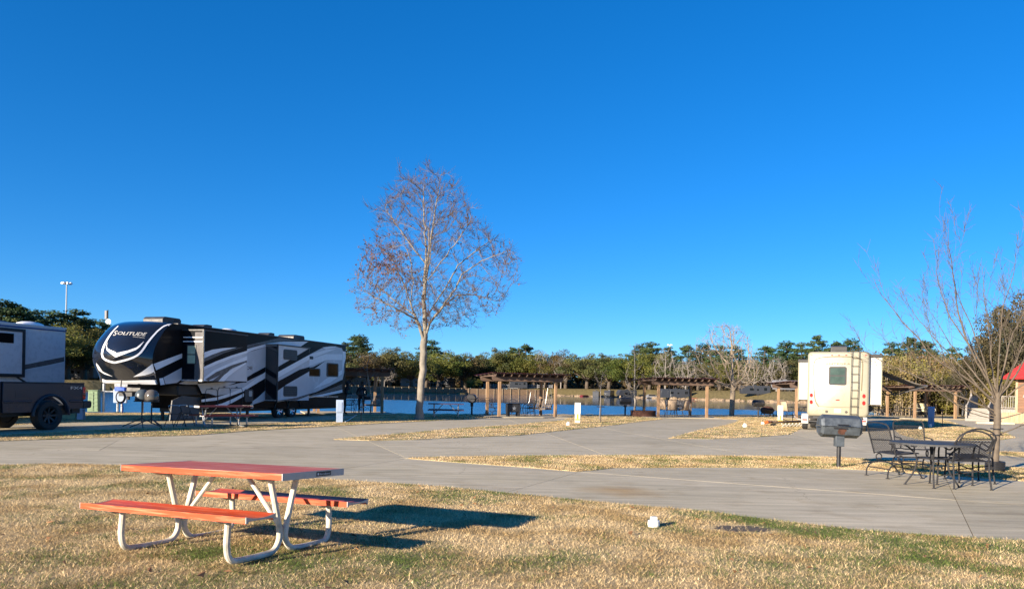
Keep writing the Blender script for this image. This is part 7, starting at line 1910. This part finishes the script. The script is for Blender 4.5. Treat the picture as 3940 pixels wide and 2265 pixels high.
# ---- spreading leafless tree on the shore
def bare_sc(name, label, base, H, wl_, wr_, fork, natt, r0, mt, seed, tip=0.010, group=None, zlo=None, twl=0.35, ntw=1):
    random.seed(seed)
    zlo = zlo or fork
    attr = []
    while len(attr) < natt:
        z_ = random.uniform(zlo, H); k = (z_ - zlo) / (H - zlo); env = math.sin(math.pi * min(0.97, 0.22 + 0.72 * k)) ** 0.7
        a = random.uniform(0, 2 * math.pi); u = random.random() ** 0.45; w_ = (wl_ + wr_) / 2
        attr.append(((wr_ - wl_) / 2 * u + w_ * env * u * math.cos(a), w_ * env * u * math.sin(a), z_))
    tr = [(0.01 * i, 0, fork * i / 5) for i in range(6)]
    pos, par = grow(attr, tr, 0.20 * H / 6, 2.4 * H / 6, 0.30 * H / 6, 70, 0.12)
    r_ = radii(par, tip, 2.4, r0)
    t = tree_thing(name, label, tuple(base), group)
    mb = MB(); limb_mesh(mb, pos, par, r_); fast_mesh(mb, 'trunk', mt, t)
    tips = [(pos[i], (pos[i] - pos[par[i]]).normalized()) for i in range(6, len(par)) if r_[i] < tip * 2.2]
    mb = MB(); twigs(mb, tips, ntw, twl, tip * 0.8, 0.5, 0.35); fast_mesh(mb, 'twigs', mt, t)['kind'] = 'stuff'
    return t
bare_sc('bare_tree', 'spreading leafless tan tree on the shore right of the middle pergola', G(2815, 1599), 6.1, 3.2, 1.9, 1.7, 700, 0.17, M['bark_tan'], 3, 0.012, twl=0.45, ntw=2)
bare_sc('bare_sapling', 'pale leafless multi stemmed sapling beside the barrel grill', G(2440, 1595), 4.6, 0.9, 0.75, 0.75, 130, 0.07, M['bark_pale'], 8, 0.008, zlo=1.0)
bare_sc('bare_sapling', 'thin leafless sapling tied to a stake right of the white cabinet', G(2306, 1612), 2.6, 0.5, 0.5, 1.1, 40, 0.025, M['bark_grey'], 9, 0.005, zlo=1.4)
bare_sc('bare_sapling', 'thin leafless sapling rising behind the first pergola post', G(1425, 1594), 3.2, 1.0, 0.5, 0.8, 60, 0.04, M['bark_pale'], 10, 0.006, zlo=1.2)
p = G(2311, 1625)
t = thing('tree_stake', 'short black stake with tie beside the thin sapling', 'stake', tuple(p))
mb = MB(); mb.tube([(0, 0, -0.05), (0, 0, 0.78)], 0.022, 6); mb.build('stake', M['black'], t)
mb = MB(); mb.tube([(-0.16, 0.3, 0.74), (0.0, 0, 0.75), (0.18, 0.1, 0.74)], 0.02, 6); mb.build('tie', M['black'], t)

# ---- foliage prototypes (real leaf clumps, shared between copies)
def clump_leaves(mb, c, rad, n, smin, smax, flatz=0.75):
    for _ in range(n):
        d = Vector((random.gauss(0, 1), random.gauss(0, 1), random.gauss(0, 1))).normalized()
        rr = rad * random.uniform(0.55, 1.05)
        p = c + Vector((d.x * rr, d.y * rr, d.z * rr * flatz))
        nrm = (d + Vector((random.gauss(0, .6), random.gauss(0, .6), random.gauss(0, .6) + 0.25))).normalized()
        b = nrm.orthogonal().normalized(); q = nrm.cross(b); a = random.uniform(0, 6.28); b, q = b * math.cos(a) + q * math.sin(a), q * math.cos(a) - b * math.sin(a)
        s = random.uniform(smin, smax)
        mb.add([p - b * s * .5, p - q * s * .36 + b * s * .1, p + b * s * .5, p + q * s * .36], [(0, 1, 2, 3)])
def mesh_of(mb, name, mt, smooth=False):
    me = bpy.data.meshes.new(name); me.from_pydata(mb.v, [], mb.f); me.materials.append(mt)
    if smooth: me.shade_smooth()
    return me
def oak_proto(seed, mt, fine=1.0):
    random.seed(seed); mb = MB(); tk_ = MB()
    rx, rz_ = 6.2, 4.4; cz = 6.6
    cl = []
    for i in range(96):
        d = Vector((random.gauss(0, 1), random.gauss(0, 1), random.gauss(0, 0.8))).normalized(); u = random.uniform(0.40, 1.08)
        c_ = Vector((d.x * rx * u, d.y * rx * u, cz + d.z * rz_ * u * (1 if d.z > 0 else 0.75)))
        if random.random() < 0.12: continue
        rad = random.choice((0.5, 0.7, 1.0, 1.3, 1.6, 1.9)) * random.uniform(0.85, 1.1); cl.append(c_); clump_leaves(mb, c_, rad, int(85 * rad * fine * fine), 0.20 / fine, 0.48 / fine)
    tk_.tube([(0, 0, -0.6), (0.1, 0.05, 1.2), (0.0, 0.1, 2.8)], [0.55, 0.42, 0.36], 8)
    for c_ in random.sample(cl, 14): tk_.tube([Vector((0, 0.1, 2.4)), Vector((c_.x * 0.45, c_.y * 0.45, 2.9 + (c_.z - 2.9) * 0.55)), c_], [0.26, 0.15, 0.05], 5)
    return mesh_of(mb, 'crown', mt), mesh_of(tk_, 'trunk', M['bark_dark'], True)
def pine_proto(seed):
    random.seed(seed); mb = MB(); tk_ = MB(); H = 17.0
    lean_ = random.uniform(-0.6, 0.6)
    tk_.tube([(0, 0, -0.6), (lean_ * 0.3, 0, H * 0.4), (lean_, 0, H * 0.97)], [0.34, 0.26, 0.06], 7)
    for i in range(44):
        f = random.random() ** 0.8; z_ = H * (0.46 + 0.52 * f); a = random.uniform(0, 6.28); reach_ = (3.6 * (1 - f) ** 0.6 + 0.5) * random.uniform(0.5, 1.1)
        o = Vector((lean_ * z_ / H, 0, z_)); e = o + Vector((math.cos(a) * reach_, math.sin(a) * reach_, reach_ * random.uniform(0.05, 0.35)))
        tk_.tube([o, e], [0.08, 0.03], 4, cap=False)
        for k in (0.65, 1.0):
            c_ = o.lerp(e, k); rad = random.uniform(0.6, 1.15); clump_leaves(mb, c_ + Vector((random.gauss(0, .3), random.gauss(0, .3), 0.15)), rad, int(60 * rad), 0.18, 0.48, 0.55)
    clump_leaves(mb, Vector((lean_, 0, H)), 0.9, 36, 0.3, 0.6, 0.7)
    return mesh_of(mb, 'crown', M['leaf_pine']), mesh_of(tk_, 'trunk', M['bark_dark'], True)
def brush_proto(seed, mt, H=5.5, W=2.6, n=26):
    random.seed(seed); mb = MB(); tk_ = MB()
    for i in range(n):
        a = random.uniform(0, 6.28); u = random.random() ** 0.5 * W * 0.5; x, y = math.cos(a) * u, math.sin(a) * u; h = H * random.uniform(0.6, 1.0); lx2, ly2 = random.gauss(0, .35), random.gauss(0, .35)
        tk_.tube([(x, y, -0.2), (x + lx2 * 0.5, y + ly2 * 0.5, h * 0.6), (x + lx2, y + ly2, h)], [0.035, 0.03, 0.012], 4, cap=False)
        for k in range(5):
            f = random.uniform(0.15, 1.0); clump_leaves(mb, Vector((x + lx2 * f, y + ly2 * f, h * f)), random.uniform(0.35, 0.65), 52, 0.05, 0.19, 1.2)
    return mesh_of(mb, 'crown', mt), mesh_of(tk_, 'trunk', M['bark_tan'], True)
OAKS = [oak_proto(31 + i, M['leaf_oak'] if i < 3 else M['leaf_oak2'], 1.35) for i in range(5)]
EVERGREEN = oak_proto(47, M['leaf_evergreen'], 1.9)
PINES = [pine_proto(51 + i) for i in range(4)]
BRUSH = [brush_proto(71, M['leaf_brush']), brush_proto(72, M['leaf_brown']), brush_proto(73, M['leaf_brush'], 4.0, 3.0, 30)]
def plant(name, label, proto, loc, sc, rz, group, cat='tree'):
    t = thing(name, label, cat, loc, rz, group); t.scale = sc
    for nm, me in zip(('crown', 'trunk'), proto):
        o = bpy.data.objects.new(nm, me); C.objects.link(o); o.parent = t
    return t
def far_z(x, y): return float(terrain_z(np.array([[x, y]]))[0])
def far_tree(kind, px, ytop, d, wpx, i, label, name, group):
    """stand a tree at depth d so that its crown tops out at the measured height"""
    p = D(px, ytop, d); z0 = far_z(p.x, d); Hh_ = p.z - z0
    if kind == 'oak':
        pr = OAKS[i % 5]; s = Hh_ / 10.2; w_ = wpx * 1.3 * d / FPX / 12.5
        return plant(name, label, pr, (p.x, d, z0 - 0.1), (w_, w_, s), random.uniform(0, 6.28), group)
    pr = PINES[i % 4]; s = Hh_ / 17.8; w_ = wpx * 1.45 * d / FPX / 6.0
    return plant(name, label, pr, (p.x, d, z0 - 0.1), (w_, w_, s), random.uniform(0, 6.28), group)
random.seed(99)
oaks = [(1345, 1372, 296, 150), (1420, 1360, 300, 170), (1500, 1348, 304, 175), (1585, 1365, 310, 160), (1690, 1362, 336, 170), (1780, 1362, 345, 150), (1850, 1372, 350, 120), (1925, 1356, 352, 170), (2005, 1352, 352, 160), (2100, 1366, 348, 150), (2180, 1362, 340, 160), (2262, 1362, 330, 170), (2345, 1374, 322, 160), (2425, 1370, 310, 170), (2500, 1362, 300, 160), (2600, 1396, 290, 150), (2690, 1400, 282, 160), (2770, 1402, 276, 150), (2850, 1396, 262, 160), (2930, 1405, 256, 150), (3010, 1392, 250, 150), (3110, 1398, 246, 150),
        (-40, 1262, 152, 300), (130, 1248, 156, 280), (262, 1262, 168, 220), (330, 1300, 172, 200), (60, 1300, 160, 260), (210, 1310, 170, 230), (400, 1372, 190, 160), (480, 1385, 200, 200), (1240, 1385, 290, 160), (1150, 1390, 285, 160)]
oak_lab = ['round topped live oak beyond the lake, number %d of the row from the left']
PLACE_O = ['behind the trailer rear', 'left of the first pergola roof', 'above the first pergola', 'left of the tall bare tree', 'just right of the tall bare trunk', 'above the dark blue picnic table', 'above the round black grill', 'at the left end of the swing pergola roof', 'over the left half of the swing pergola', 'over the right half of the swing pergola', 'right of the swing pergola roof', 'above the white numbered cabinet', 'right of the white numbered cabinet', 'above the first barrel grill', 'at the left end of the middle pergola roof', 'over the middle pergola', 'right of the middle pergola roof', 'behind the spreading tan tree, left side', 'behind the spreading tan tree, right side', 'above the second barrel grill', 'above the red roofed pergola', 'behind the cream motorhome',
           'at the left picture edge', 'behind the pale trailer roof', 'left of the trailer nose', 'right beside the trailer nose', 'low behind the pale trailer', 'between the pale trailer and trailer nose', 'under the antenna mast', 'behind the trailer nose', 'hidden behind the trailer rear', 'hidden behind the trailer middle']
for i, (px, yt_, d, w_) in enumerate(oaks):
    far_tree('oak', px, yt_, d, w_, i, 'broad green oak beyond the lake ' + PLACE_O[i], 'oak_tree', 'oaks beyond the lake')
pines = [(1322, 1312, 330, 60), (1358, 1284, 330, 60), (1392, 1280, 325, 62), (1655, 1302, 360, 70), (1965, 1332, 385, 55), (2022, 1318, 385, 62), (2460, 1318, 345, 60), (2502, 1310, 340, 75), (2580, 1330, 335, 60), (2655, 1322, 330, 60), (2708, 1314, 330, 70), (2765, 1322, 325, 66), (2832, 1324, 315, 66), (2935, 1324, 300, 70), (3025, 1304, 292, 76), (3092, 1312, 286, 70), (3155, 1284, 280, 66), (3210, 1306, 280, 60), (3276, 1294, 276, 70), (3430, 1310, 262, 62), (3492, 1292, 258, 72), (3540, 1302, 255, 70), (3590, 1336, 250, 56), (3672, 1330, 246, 60),
         (12, 1146, 165, 120), (70, 1166, 168, 130), (112, 1180, 175, 120), (192, 1186, 180, 130), (290, 1184, 186, 110), (338, 1214, 190, 100), (395, 1222, 196, 70)]
PLACE_P = ['left in the pair group above the trailer rear', 'tallest in the group above the trailer rear', 'right in the group above the trailer rear', 'behind the tall bare trunk', 'above the swing pergola, left', 'above the swing pergola, right', 'at the left end of the middle pergola, smaller', 'at the left end of the middle pergola, broader', 'beyond the grey bare tree', 'left of the spreading tan tree', 'left behind the spreading tan tree', 'behind the middle of the spreading tan tree', 'right behind the spreading tan tree', 'right of the spreading tan tree', 'tall left of the motorhome', 'left of the motorhome roof', 'above the motorhome left corner', 'just left of the roof air conditioner', 'right of the roof air conditioner', 'right of the motorhome', 'above the awning, left', 'above the awning, right', 'above the awning tip, low', 'low behind the young tree shoots',
           'at the left picture edge, tallest', 'second from the left picture edge', 'third from the left picture edge', 'left of the tall light mast', 'right of the tall light mast', 'between light mast and antenna', 'beside the antenna mast']
for i, (px, yt_, d, w_) in enumerate(pines):
    far_tree('pine', px, yt_, d, w_, i, 'tall pine beyond the lake ' + PLACE_P[i], 'pine_tree', 'pines beyond the lake')
for i in range(24):
    px = 1300 + 1900 * i / 23 + random.uniform(-20, 20); d = 395 - max(0, px - 1900) * 0.075 + random.uniform(-8, 12)
    far_tree('oak', px, random.uniform(1372, 1400), d, random.uniform(120, 200), i + 2, 'back row oak mostly hidden behind the nearer oaks beyond the lake', 'oak_tree', 'back row of oaks beyond the lake')
# grey leafless trees among them
for k, (px, yt_, d, wl2, lab) in enumerate(((2562, 1345, 285, 5.5, 'grey leafless tree beyond the lake behind the middle pergola'), (2085, 1352, 345, 5.5, 'grey leafless tree beyond the lake above the swing pergola'), (2900, 1385, 250, 5.0, 'grey leafless tree beyond the lake right of the tan tree'), (1480, 1395, 296, 5.0, 'grey leafless tree beyond the lake behind the first pergola'), (2160, 1372, 335, 4.5, 'brown leafless tree beyond the lake above the white cabinet'), (2640, 1385, 268, 4.5, 'grey leafless tree beyond the lake over the middle pergola end'), (2990, 1378, 242, 4.5, 'grey leafless tree beyond the lake left of the motorhome'))):
    p = D(px, yt_, d); z0 = far_z(p.x, d)
    bare_sc('bare_tree', lab, (p.x, d, z0), p.z - z0, wl2, wl2, (p.z - z0) * 0.2, 260, 0.30, M['bark_grey'], 40 + k, 0.05, 'grey leafless trees beyond the lake', twl=1.6)
# evergreen shrub standing at the far bulkhead, willow-green tree beside it
p = D(1822, 1440, 330); plant('waterside_shrub', 'dense green shrub overhanging the far timber wall', OAKS[3], (p.x, 328, 0.2), (0.62, 0.62, 0.60), 1.0, None, 'shrub')
# yellowing brush and thicket on the right bank
random.seed(4)
bl = []
for i in range(46):
    t_ = i / 45; px = 3440 + 560 * t_ + random.uniform(-10, 10); d = 66 + random.uniform(-2.5, 9) + 6 * math.sin(t_ * 5)
    bl.append((px, d, random.uniform(0.85, 1.25)))
for i, (px, d, s) in enumerate(bl):
    p = D(px, 1560, d); pr = BRUSH[(0, 1, 0, 2, 1)[i % 5]]
    plant('brush_clump', 'tall yellowing brush in the thicket along the right bank', pr, (p.x, d, -0.1), (s * 1.25, s * 1.25, s * (0.78 + 0.16 * math.sin(i))), random.uniform(0, 6.28), 'thicket along the right bank', 'bush')
for i in range(22):
    t_ = i / 21; px = 3380 + 620 * t_ + random.uniform(-14, 14); d = 86 + random.uniform(-4, 14)
    p = D(px, 1560, d); pr = BRUSH[(1, 0, 1)[i % 3]]
    plant('brush_clump', 'taller brown brush at the back of the right bank thicket', pr, (p.x, d, -0.1), (1.8, 1.8, random.uniform(1.0, 1.25)), random.uniform(0, 6.28), 'back row of the right bank thicket', 'bush')
for px, yt_, d, w_, lab in ((3985, 1075, 60, 430, 'large dark evergreen oak cut by the right edge above the red roof'), (3868, 1215, 62, 260, 'brownish evergreen oak left of the red cabin roof'), (3770, 1330, 64, 190, 'small dark evergreen behind the porch railing'), (3690, 1400, 66, 120, 'dark round evergreen between pergola and porch')):
    p = D(px, yt_, d); w2 = w_ * d / FPX / 12.5; plant('evergreen_tree', lab, EVERGREEN, (p.x, d, -0.1), (w2, w2, p.z / 11.0), random.uniform(0, 6), None)
p = G(3703, 1601)
bare_sc('bare_sapling', 'small black stemmed tree between the right pergola and the porch', (p.x, p.y, 0), 2.2, 0.8, 0.8, 0.5, 30, 0.11, M['black'], 12, 0.02, zlo=0.9)
# far wood closing the view behind the trees
random.seed(77); mb = MB()
for i in range(560):
    px = -250 + 4300 * i / 559; d = 430 + random.uniform(-12, 25) - (max(0, px - 2500)) * 0.075 - max(0, 500 - px) * 0.32
    p = D(px, 1455, d); clump_leaves(mb, Vector((p.x, d, 1.5 + random.uniform(0, 7.5))), random.uniform(3, 4.6), 110, 1.2, 2.6, 0.9)
fw_o = fast_mesh(mb, 'far_wood', M['leaf_oak'], None, False)
tag(fw_o, 'continuous dark wood closing the view beyond the lake', 'wood', kind='stuff')
# ================================================================== far bank: timber wall, stones, campers, fences, masts
random.seed(8)
def shore_pt(k, t): a, b = LAKE[k], LAKE[k + 1]; return Vector((a[0] + (b[0] - a[0]) * t, a[1] + (b[1] - a[1]) * t, 0))
bh = thing('bulkhead_wall', 'brown timber bulkhead wall with upright piles along the far shore', 'timber wall', (0, 0, 0))
path = [Vector((LAKE[i][0], LAKE[i][1], 0)) for i in (14, 15, 16, 17, 18)]
path[0] = shore_pt(13, 0.45)
for i in range(len(path) - 1):
    a, b = path[i], path[i + 1]; L = (b - a).length; d = (b - a) / L; nrm = Vector((-d.y, d.x, 0))
    if nrm.y > 0: nrm = -nrm                         # towards the water (and the camera)
    for k in range(5):
        z0 = -0.7 + k * 0.5
        mb = MB(); mb.bar(a + Vector((0, 0, z0 + 0.24)), b + Vector((0, 0, z0 + 0.24)), 0.16, 0.485); mb.build('wale_board', M['bulkhead'], bh, smooth=False)
    n = int(L / 3.6)
    for k in range(n):
        p = a + d * (k + 0.5) * L / n + nrm * 0.22
        mb = MB(); h = 1.95 + random.uniform(-0.25, 0.3); mb.tube([p + Vector((0, 0, -1.2)), p + Vector((random.uniform(-.06, .06), 0, h))], 0.17, 7); mb.build('pile', M['pile'], bh)
# boat dock in front of the wall
p0 = D(1768, 1505, 312)
dk2 = thing('boat_dock', 'small dark timber boat dock against the far bulkhead wall', 'dock', (p0.x - 4, 313, 0), R(-30))
mb = MB(); mb.box(-4.2, 4.2, -2.0, 2.0, 1.45, 1.62); mb.build('deck', M['pile'], dk2)
for x in (-4, -2, 0, 2, 4):
    mb = MB(); mb.tube([(x, -1.9, -1.2), (x, -1.9, 1.45)], 0.16, 7); mb.build('pile', M['pile'], dk2)
mb = MB(); mb.box(-4.0, 4.0, 0.0, 1.9, -0.7, 1.44); mb.build('under_deck_block', M['far_dark'], dk2)  # solid dark block filling the back half under the deck
# rip rap stones
rr = thing('rip_rap', 'tan stones lining the far shore between the pergolas', 'stones', (0, 0, 0))
def rock_mesh(seed):
    random.seed(seed); bm = bmesh.new(); bmesh.ops.create_icosphere(bm, subdivisions=1, radius=0.5)
    for v in bm.verts: v.co *= random.uniform(0.7, 1.25); v.co.z *= 0.65; v.co.x *= 1.25
    me = bpy.data.meshes.new('rock'); bm.to_mesh(me); bm.free(); me.materials.append(M['rock']); return me
RK = [rock_mesh(s) for s in range(6)]
random.seed(15)
segs = [(12, 13, 0.62, 0.0), (11, 12, 1.0, 0.0), (10, 11, 1.0, 0.5)]
pts = []
for i0, i1, ta, tb in ((11, 12, 0, 1), (12, 13, 0, 1), (13, 14, 0, 0.5), (10, 11, 0.3, 1)):
    a, b = Vector((*LAKE[i0], 0)), Vector((*LAKE[i1], 0)); L = (b - a).length * (tb - ta)
    for k in range(int(L / 0.62)):
        t_ = ta + (tb - ta) * random.random(); pts.append(a.lerp(b, t_))
random.shuffle(pts)
for p in pts[:290]:
    o = bpy.data.objects.new('rock', random.choice(RK)); C.objects.link(o); o.parent = rr
    q = p.copy(); c_ = Vector((0, 0, 0)); out = (Vector((10, 180, 0)) - p).normalized(); q -= out * random.uniform(-0.6, 1.8); s = random.uniform(0.9, 2.1)
    o.location = (q.x, q.y, far_z(q.x, q.y) + 0.15 + random.uniform(0, .15)); o.scale = (s, s, s * random.uniform(0.7, 1.1)); o.rotation_euler = (random.uniform(-.3, .3), random.uniform(-.3, .3), random.uniform(0, 6.28))
# campers and cars on the far bank
def camper(label, px, d, L, H, m_body, rz, m_win=None, fifth=False):
    p = D(px, 1480, d); z0 = far_z(p.x, d)
    t = thing('camper', label, 'camper', (p.x, d, z0), R(rz), 'campers beyond the lake')
    if fifth: pr = [(-L / 2, 1.6), (-L / 2 + 1.8, 1.6), (-L / 2 + 2.0, 0.6), (L / 2, 0.6), (L / 2, H), (-L / 2 + 0.5, H), (-L / 2 - 0.2, H * 0.7)]
    else: pr = [(-L / 2, 0.55), (L / 2, 0.55), (L / 2, H - 0.1), (L / 2 - 0.15, H), (-L / 2 + 0.3, H), (-L / 2 - 0.1, H * 0.6)]
    mb = MB(); mb.prism(pr, 'y', -1.2, 1.2); b = mb.build('body', m_body, t, bevel=0.05)
    for k in range(3):
        x = -L / 2 + L * (0.28 + 0.25 * k); mb = MB(); mb.box(x, x + (1.3, 0.6, 0.9)[k], -1.24, -1.2, H * 0.52, H * 0.52 + (0.7, 0.5, 0.9)[k]); mb.build('window', M['glass_dark'], t)
    for s in (-1, 1):
        mb = MB(); mb.tube([(L * 0.12 + s * 0.5, -1.15, 0.38), (L * 0.12 + s * 0.5, -0.9, 0.38)], 0.38, 12); mb.build('wheel', M['rubber'], t)
    mb = MB(); mb.box(-0.4, 0.4, -0.3, 0.3, H, H + 0.28); mb.build('roof_unit', m_body, t)
    return t
camper('dark camper beyond the lake under the oaks left of its twin', 2295, 292, 5.0, 3.6, M['far_dark'], 78)
camper('dark camper beyond the lake in the oak shade, middle of three', 2345, 288, 7.5, 3.7, M['far_dark'], 70, fifth=True)
camper('dark camper beyond the lake behind the oak trunk, right of three', 2412, 282, 7.5, 3.7, M['far_dark'], 20, fifth=True)
camper('long dark camper beyond the lake seen through the middle pergola', 2600, 262, 11, 3.6, M['far_dark'], 5)
camper('grey camper beyond the lake right of the spreading tan tree', 2905, 236, 9, 3.2, M['far_dark'], 0)
camper('white camper beyond the lake seen under the red roofed pergola', 3020, 236, 8, 3.5, M['far_white'], 8)
camper('white camper beyond the lake above the bulkhead behind the bare trunk', 1578, 322, 8, 4.0, M['far_white'], 5)
camper('dark camper beyond the lake left under the first pergola roof', 1372, 300, 8, 3.7, M['far_dark'], 5)
camper('dark camper beyond the lake behind the swing pergola', 1995, 345, 8, 4.2, M['far_dark'], 5)
camper('dark camper beyond the lake behind the dark blue picnic table', 1730, 345, 8, 4.6, M['far_dark'], 70, fifth=True)
camper('dark camper under the oaks left of the trailer nose', 300, 176, 8, 3.0, M['far_dark'], 5)
def car(label, px, d, m_, rz):
    p = D(px, 1480, d); t = thing('parked_car', label, 'car', (p.x, d, far_z(p.x, d)), R(rz), 'cars beyond the lake')
    mb = MB(); mb.prism([(-2.3, 0.35), (2.3, 0.35), (2.35, 0.8), (1.5, 1.0), (0.9, 1.55), (-1.6, 1.6), (-2.2, 1.05), (-2.35, 0.7)], 'y', -0.9, 0.9); mb.build('body', m_, t, bevel=0.06)
    mb = MB(); mb.prism([(-1.55, 1.05), (1.25, 1.05), (0.85, 1.48), (-1.45, 1.5)], 'y', -0.93, -0.9); mb.build('side_window', M['glass_dark'], t)
    for x in (-1.4, 1.4):
        mb = MB(); mb.tube([(x, -0.92, 0.34), (x, -0.7, 0.34)], 0.34, 12); mb.build('wheel', M['rubber'], t)
car('white car beyond the lake left of the middle pergola post', 2510, 272, M['far_white'], 4)
car('red car beyond the lake between dark campers', 2252, 300, M['red_roof'], 30)
fn = thing('rail_fence', 'white rail fence beyond the lake behind the swing pergola', 'fence', (0, 0, 0))
a, b = D(1862, 1480, 352), D(2125, 1480, 348); za = far_z(a.x, 352)
for k in range(3):
    mb = MB(); mb.bar((a.x, 352, za + 0.6 + k * 0.75), (b.x, 348, za + 0.6 + k * 0.75), 0.1, 0.38); mb.build('rail', M['far_white'], fn)
for k in range(15):
    t_ = k / 14; mb = MB(); x = a.x + (b.x - a.x) * t_; y = 352 - 4 * t_ - 0.12; mb.box(x - 0.15, x + 0.15, y - 0.1, y + 0.1, za - 0.2, za + 2.6); mb.build('post', M['far_white'], fn)
t = thing('porch_screen', 'glazed white railing of a far cabin porch beside the bulkhead', 'railing', (0, 0, 0)); a = D(1655, 1480, 326); za = far_z(a.x, 326)
t.location = (a.x, 326, za + 0.4)
for k in range(5):
    mb = MB(); mb.box(k * 1.3 - 0.06, k * 1.3 + 0.06, -0.05, 0.05, 0, 1.8); mb.build('post', M['far_white'], t)
for z_ in (0.0, 1.75):
    mb = MB(); mb.box(-0.1, 5.3, -0.06, 0.06, z_, z_ + 0.13); mb.build('rail', M['far_white'], t)
def far_table(label, px, d, m_):
    p = D(px, 1490, d); t = thing('far_picnic_table', label, 'picnic table', (p.x, d, far_z(p.x, d)), R(10), 'picnic tables beyond the lake')
    mb = MB(); mb.box(-0.95, 0.95, -0.4, 0.4, 0.70, 0.76); mb.build('table_top', m_, t)
    for s in (-1, 1):
        mb = MB(); mb.box(-0.95, 0.95, s * 0.75 - 0.15, s * 0.75 + 0.15, 0.40, 0.45); mb.build('bench', m_, t)
        mb = MB(); mb.bar((s * 0.6, -0.7, 0.02), (s * 0.6, 0.1, 0.7), 0.08, 0.08); mb.bar((s * 0.6, 0.7, 0.021), (s * 0.6, -0.1, 0.701), 0.08, 0.08); mb.build('leg', M['galv'], t)
far_table('pale picnic table on the far grassy bank left of the campers', 2258, 286, M['white'])
far_table('red picnic table on the far bank seen under the middle pergola', 2672, 250, M['orange'])
far_table('orange picnic table on the far bank left of the pale sapling', 2362, 276, M['orange'])
# light mast and antenna
p = D(257, 1088, 260); t = thing('light_mast', 'very tall highway light mast with a ring of lamps at the left', 'light mast', (p.x, 260, 1.5)); Hm = p.z - 1.5
mb = MB(); mb.tube([(0, 0, 0), (0, 0, Hm)], [0.38, 0.20], 8); mb.build('pole', M['galv'], t)
mb = MB(); mb.lathe([(0.3, Hm - 0.2), (0.9, Hm - 0.1), (0.9, Hm + 0.1), (0.3, Hm + 0.4), (0, Hm + 0.5)], 10); mb.build('lamp_ring', M['galv'], t)
for k in range(6):
    a = R(60 * k + 15); mb = MB(); mb.lathe([(0.55, -0.35), (0.5, 0.15), (0.2, 0.35), (0, 0.4)], 10, Matrix.Translation((1.35 * math.cos(a), 1.35 * math.sin(a), Hm - 0.1))); mb.build('lamp', M['light_lamp'], t)
p = D(415, 1192, 210); t = thing('antenna_mast', 'slim phone antenna mast with panel and dish behind the trailer nose', 'antenna mast', (p.x, 210, 1.5)); Hm = p.z - 1.5
mb = MB(); mb.tube([(0, 0, 0), (0, 0, Hm)], [0.25, 0.16], 8); mb.build('pole', M['grey_plastic'], t)
mb = MB(); mb.box(-0.75, -0.15, -0.3, 0.1, Hm - 2.6, Hm - 0.2); mb.build('panel_antenna', M['far_white'], t, bevel=0.05)
mb = MB(); mb.lathe([(0.0, 0.0), (0.7, 0.12), (0.75, 0.35), (0, 0.4)], 14, Matrix.Translation((0.5, -0.2, Hm - 3.4)) @ Matrix.Rotation(R(90), 4, 'X')); mb.build('dish', M['galv'], t)
mb = MB(); mb.box(0.2, 0.7, -0.2, 0.1, Hm - 6.2, Hm - 4.4); mb.build('panel_antenna', M['galv'], t)
# second light mast far off
p = D(2578, 1326, 520); t = thing('light_mast', 'small distant light mast above the trees beyond the middle pergola', 'light mast', (p.x, 520, 1.5)); Hm = p.z - 1.5
mb = MB(); mb.tube([(0, 0, 0), (0, 0, Hm)], [0.4, 0.2], 8); mb.build('pole', M['galv'], t)
for k in range(4):
    a = R(90 * k + 15); mb = MB(); mb.lathe([(0.6, -0.35), (0.5, 0.15), (0, 0.4)], 8, Matrix.Translation((1.6 * math.cos(a), 1.6 * math.sin(a), Hm))); mb.build('lamp', M['light_lamp'], t)
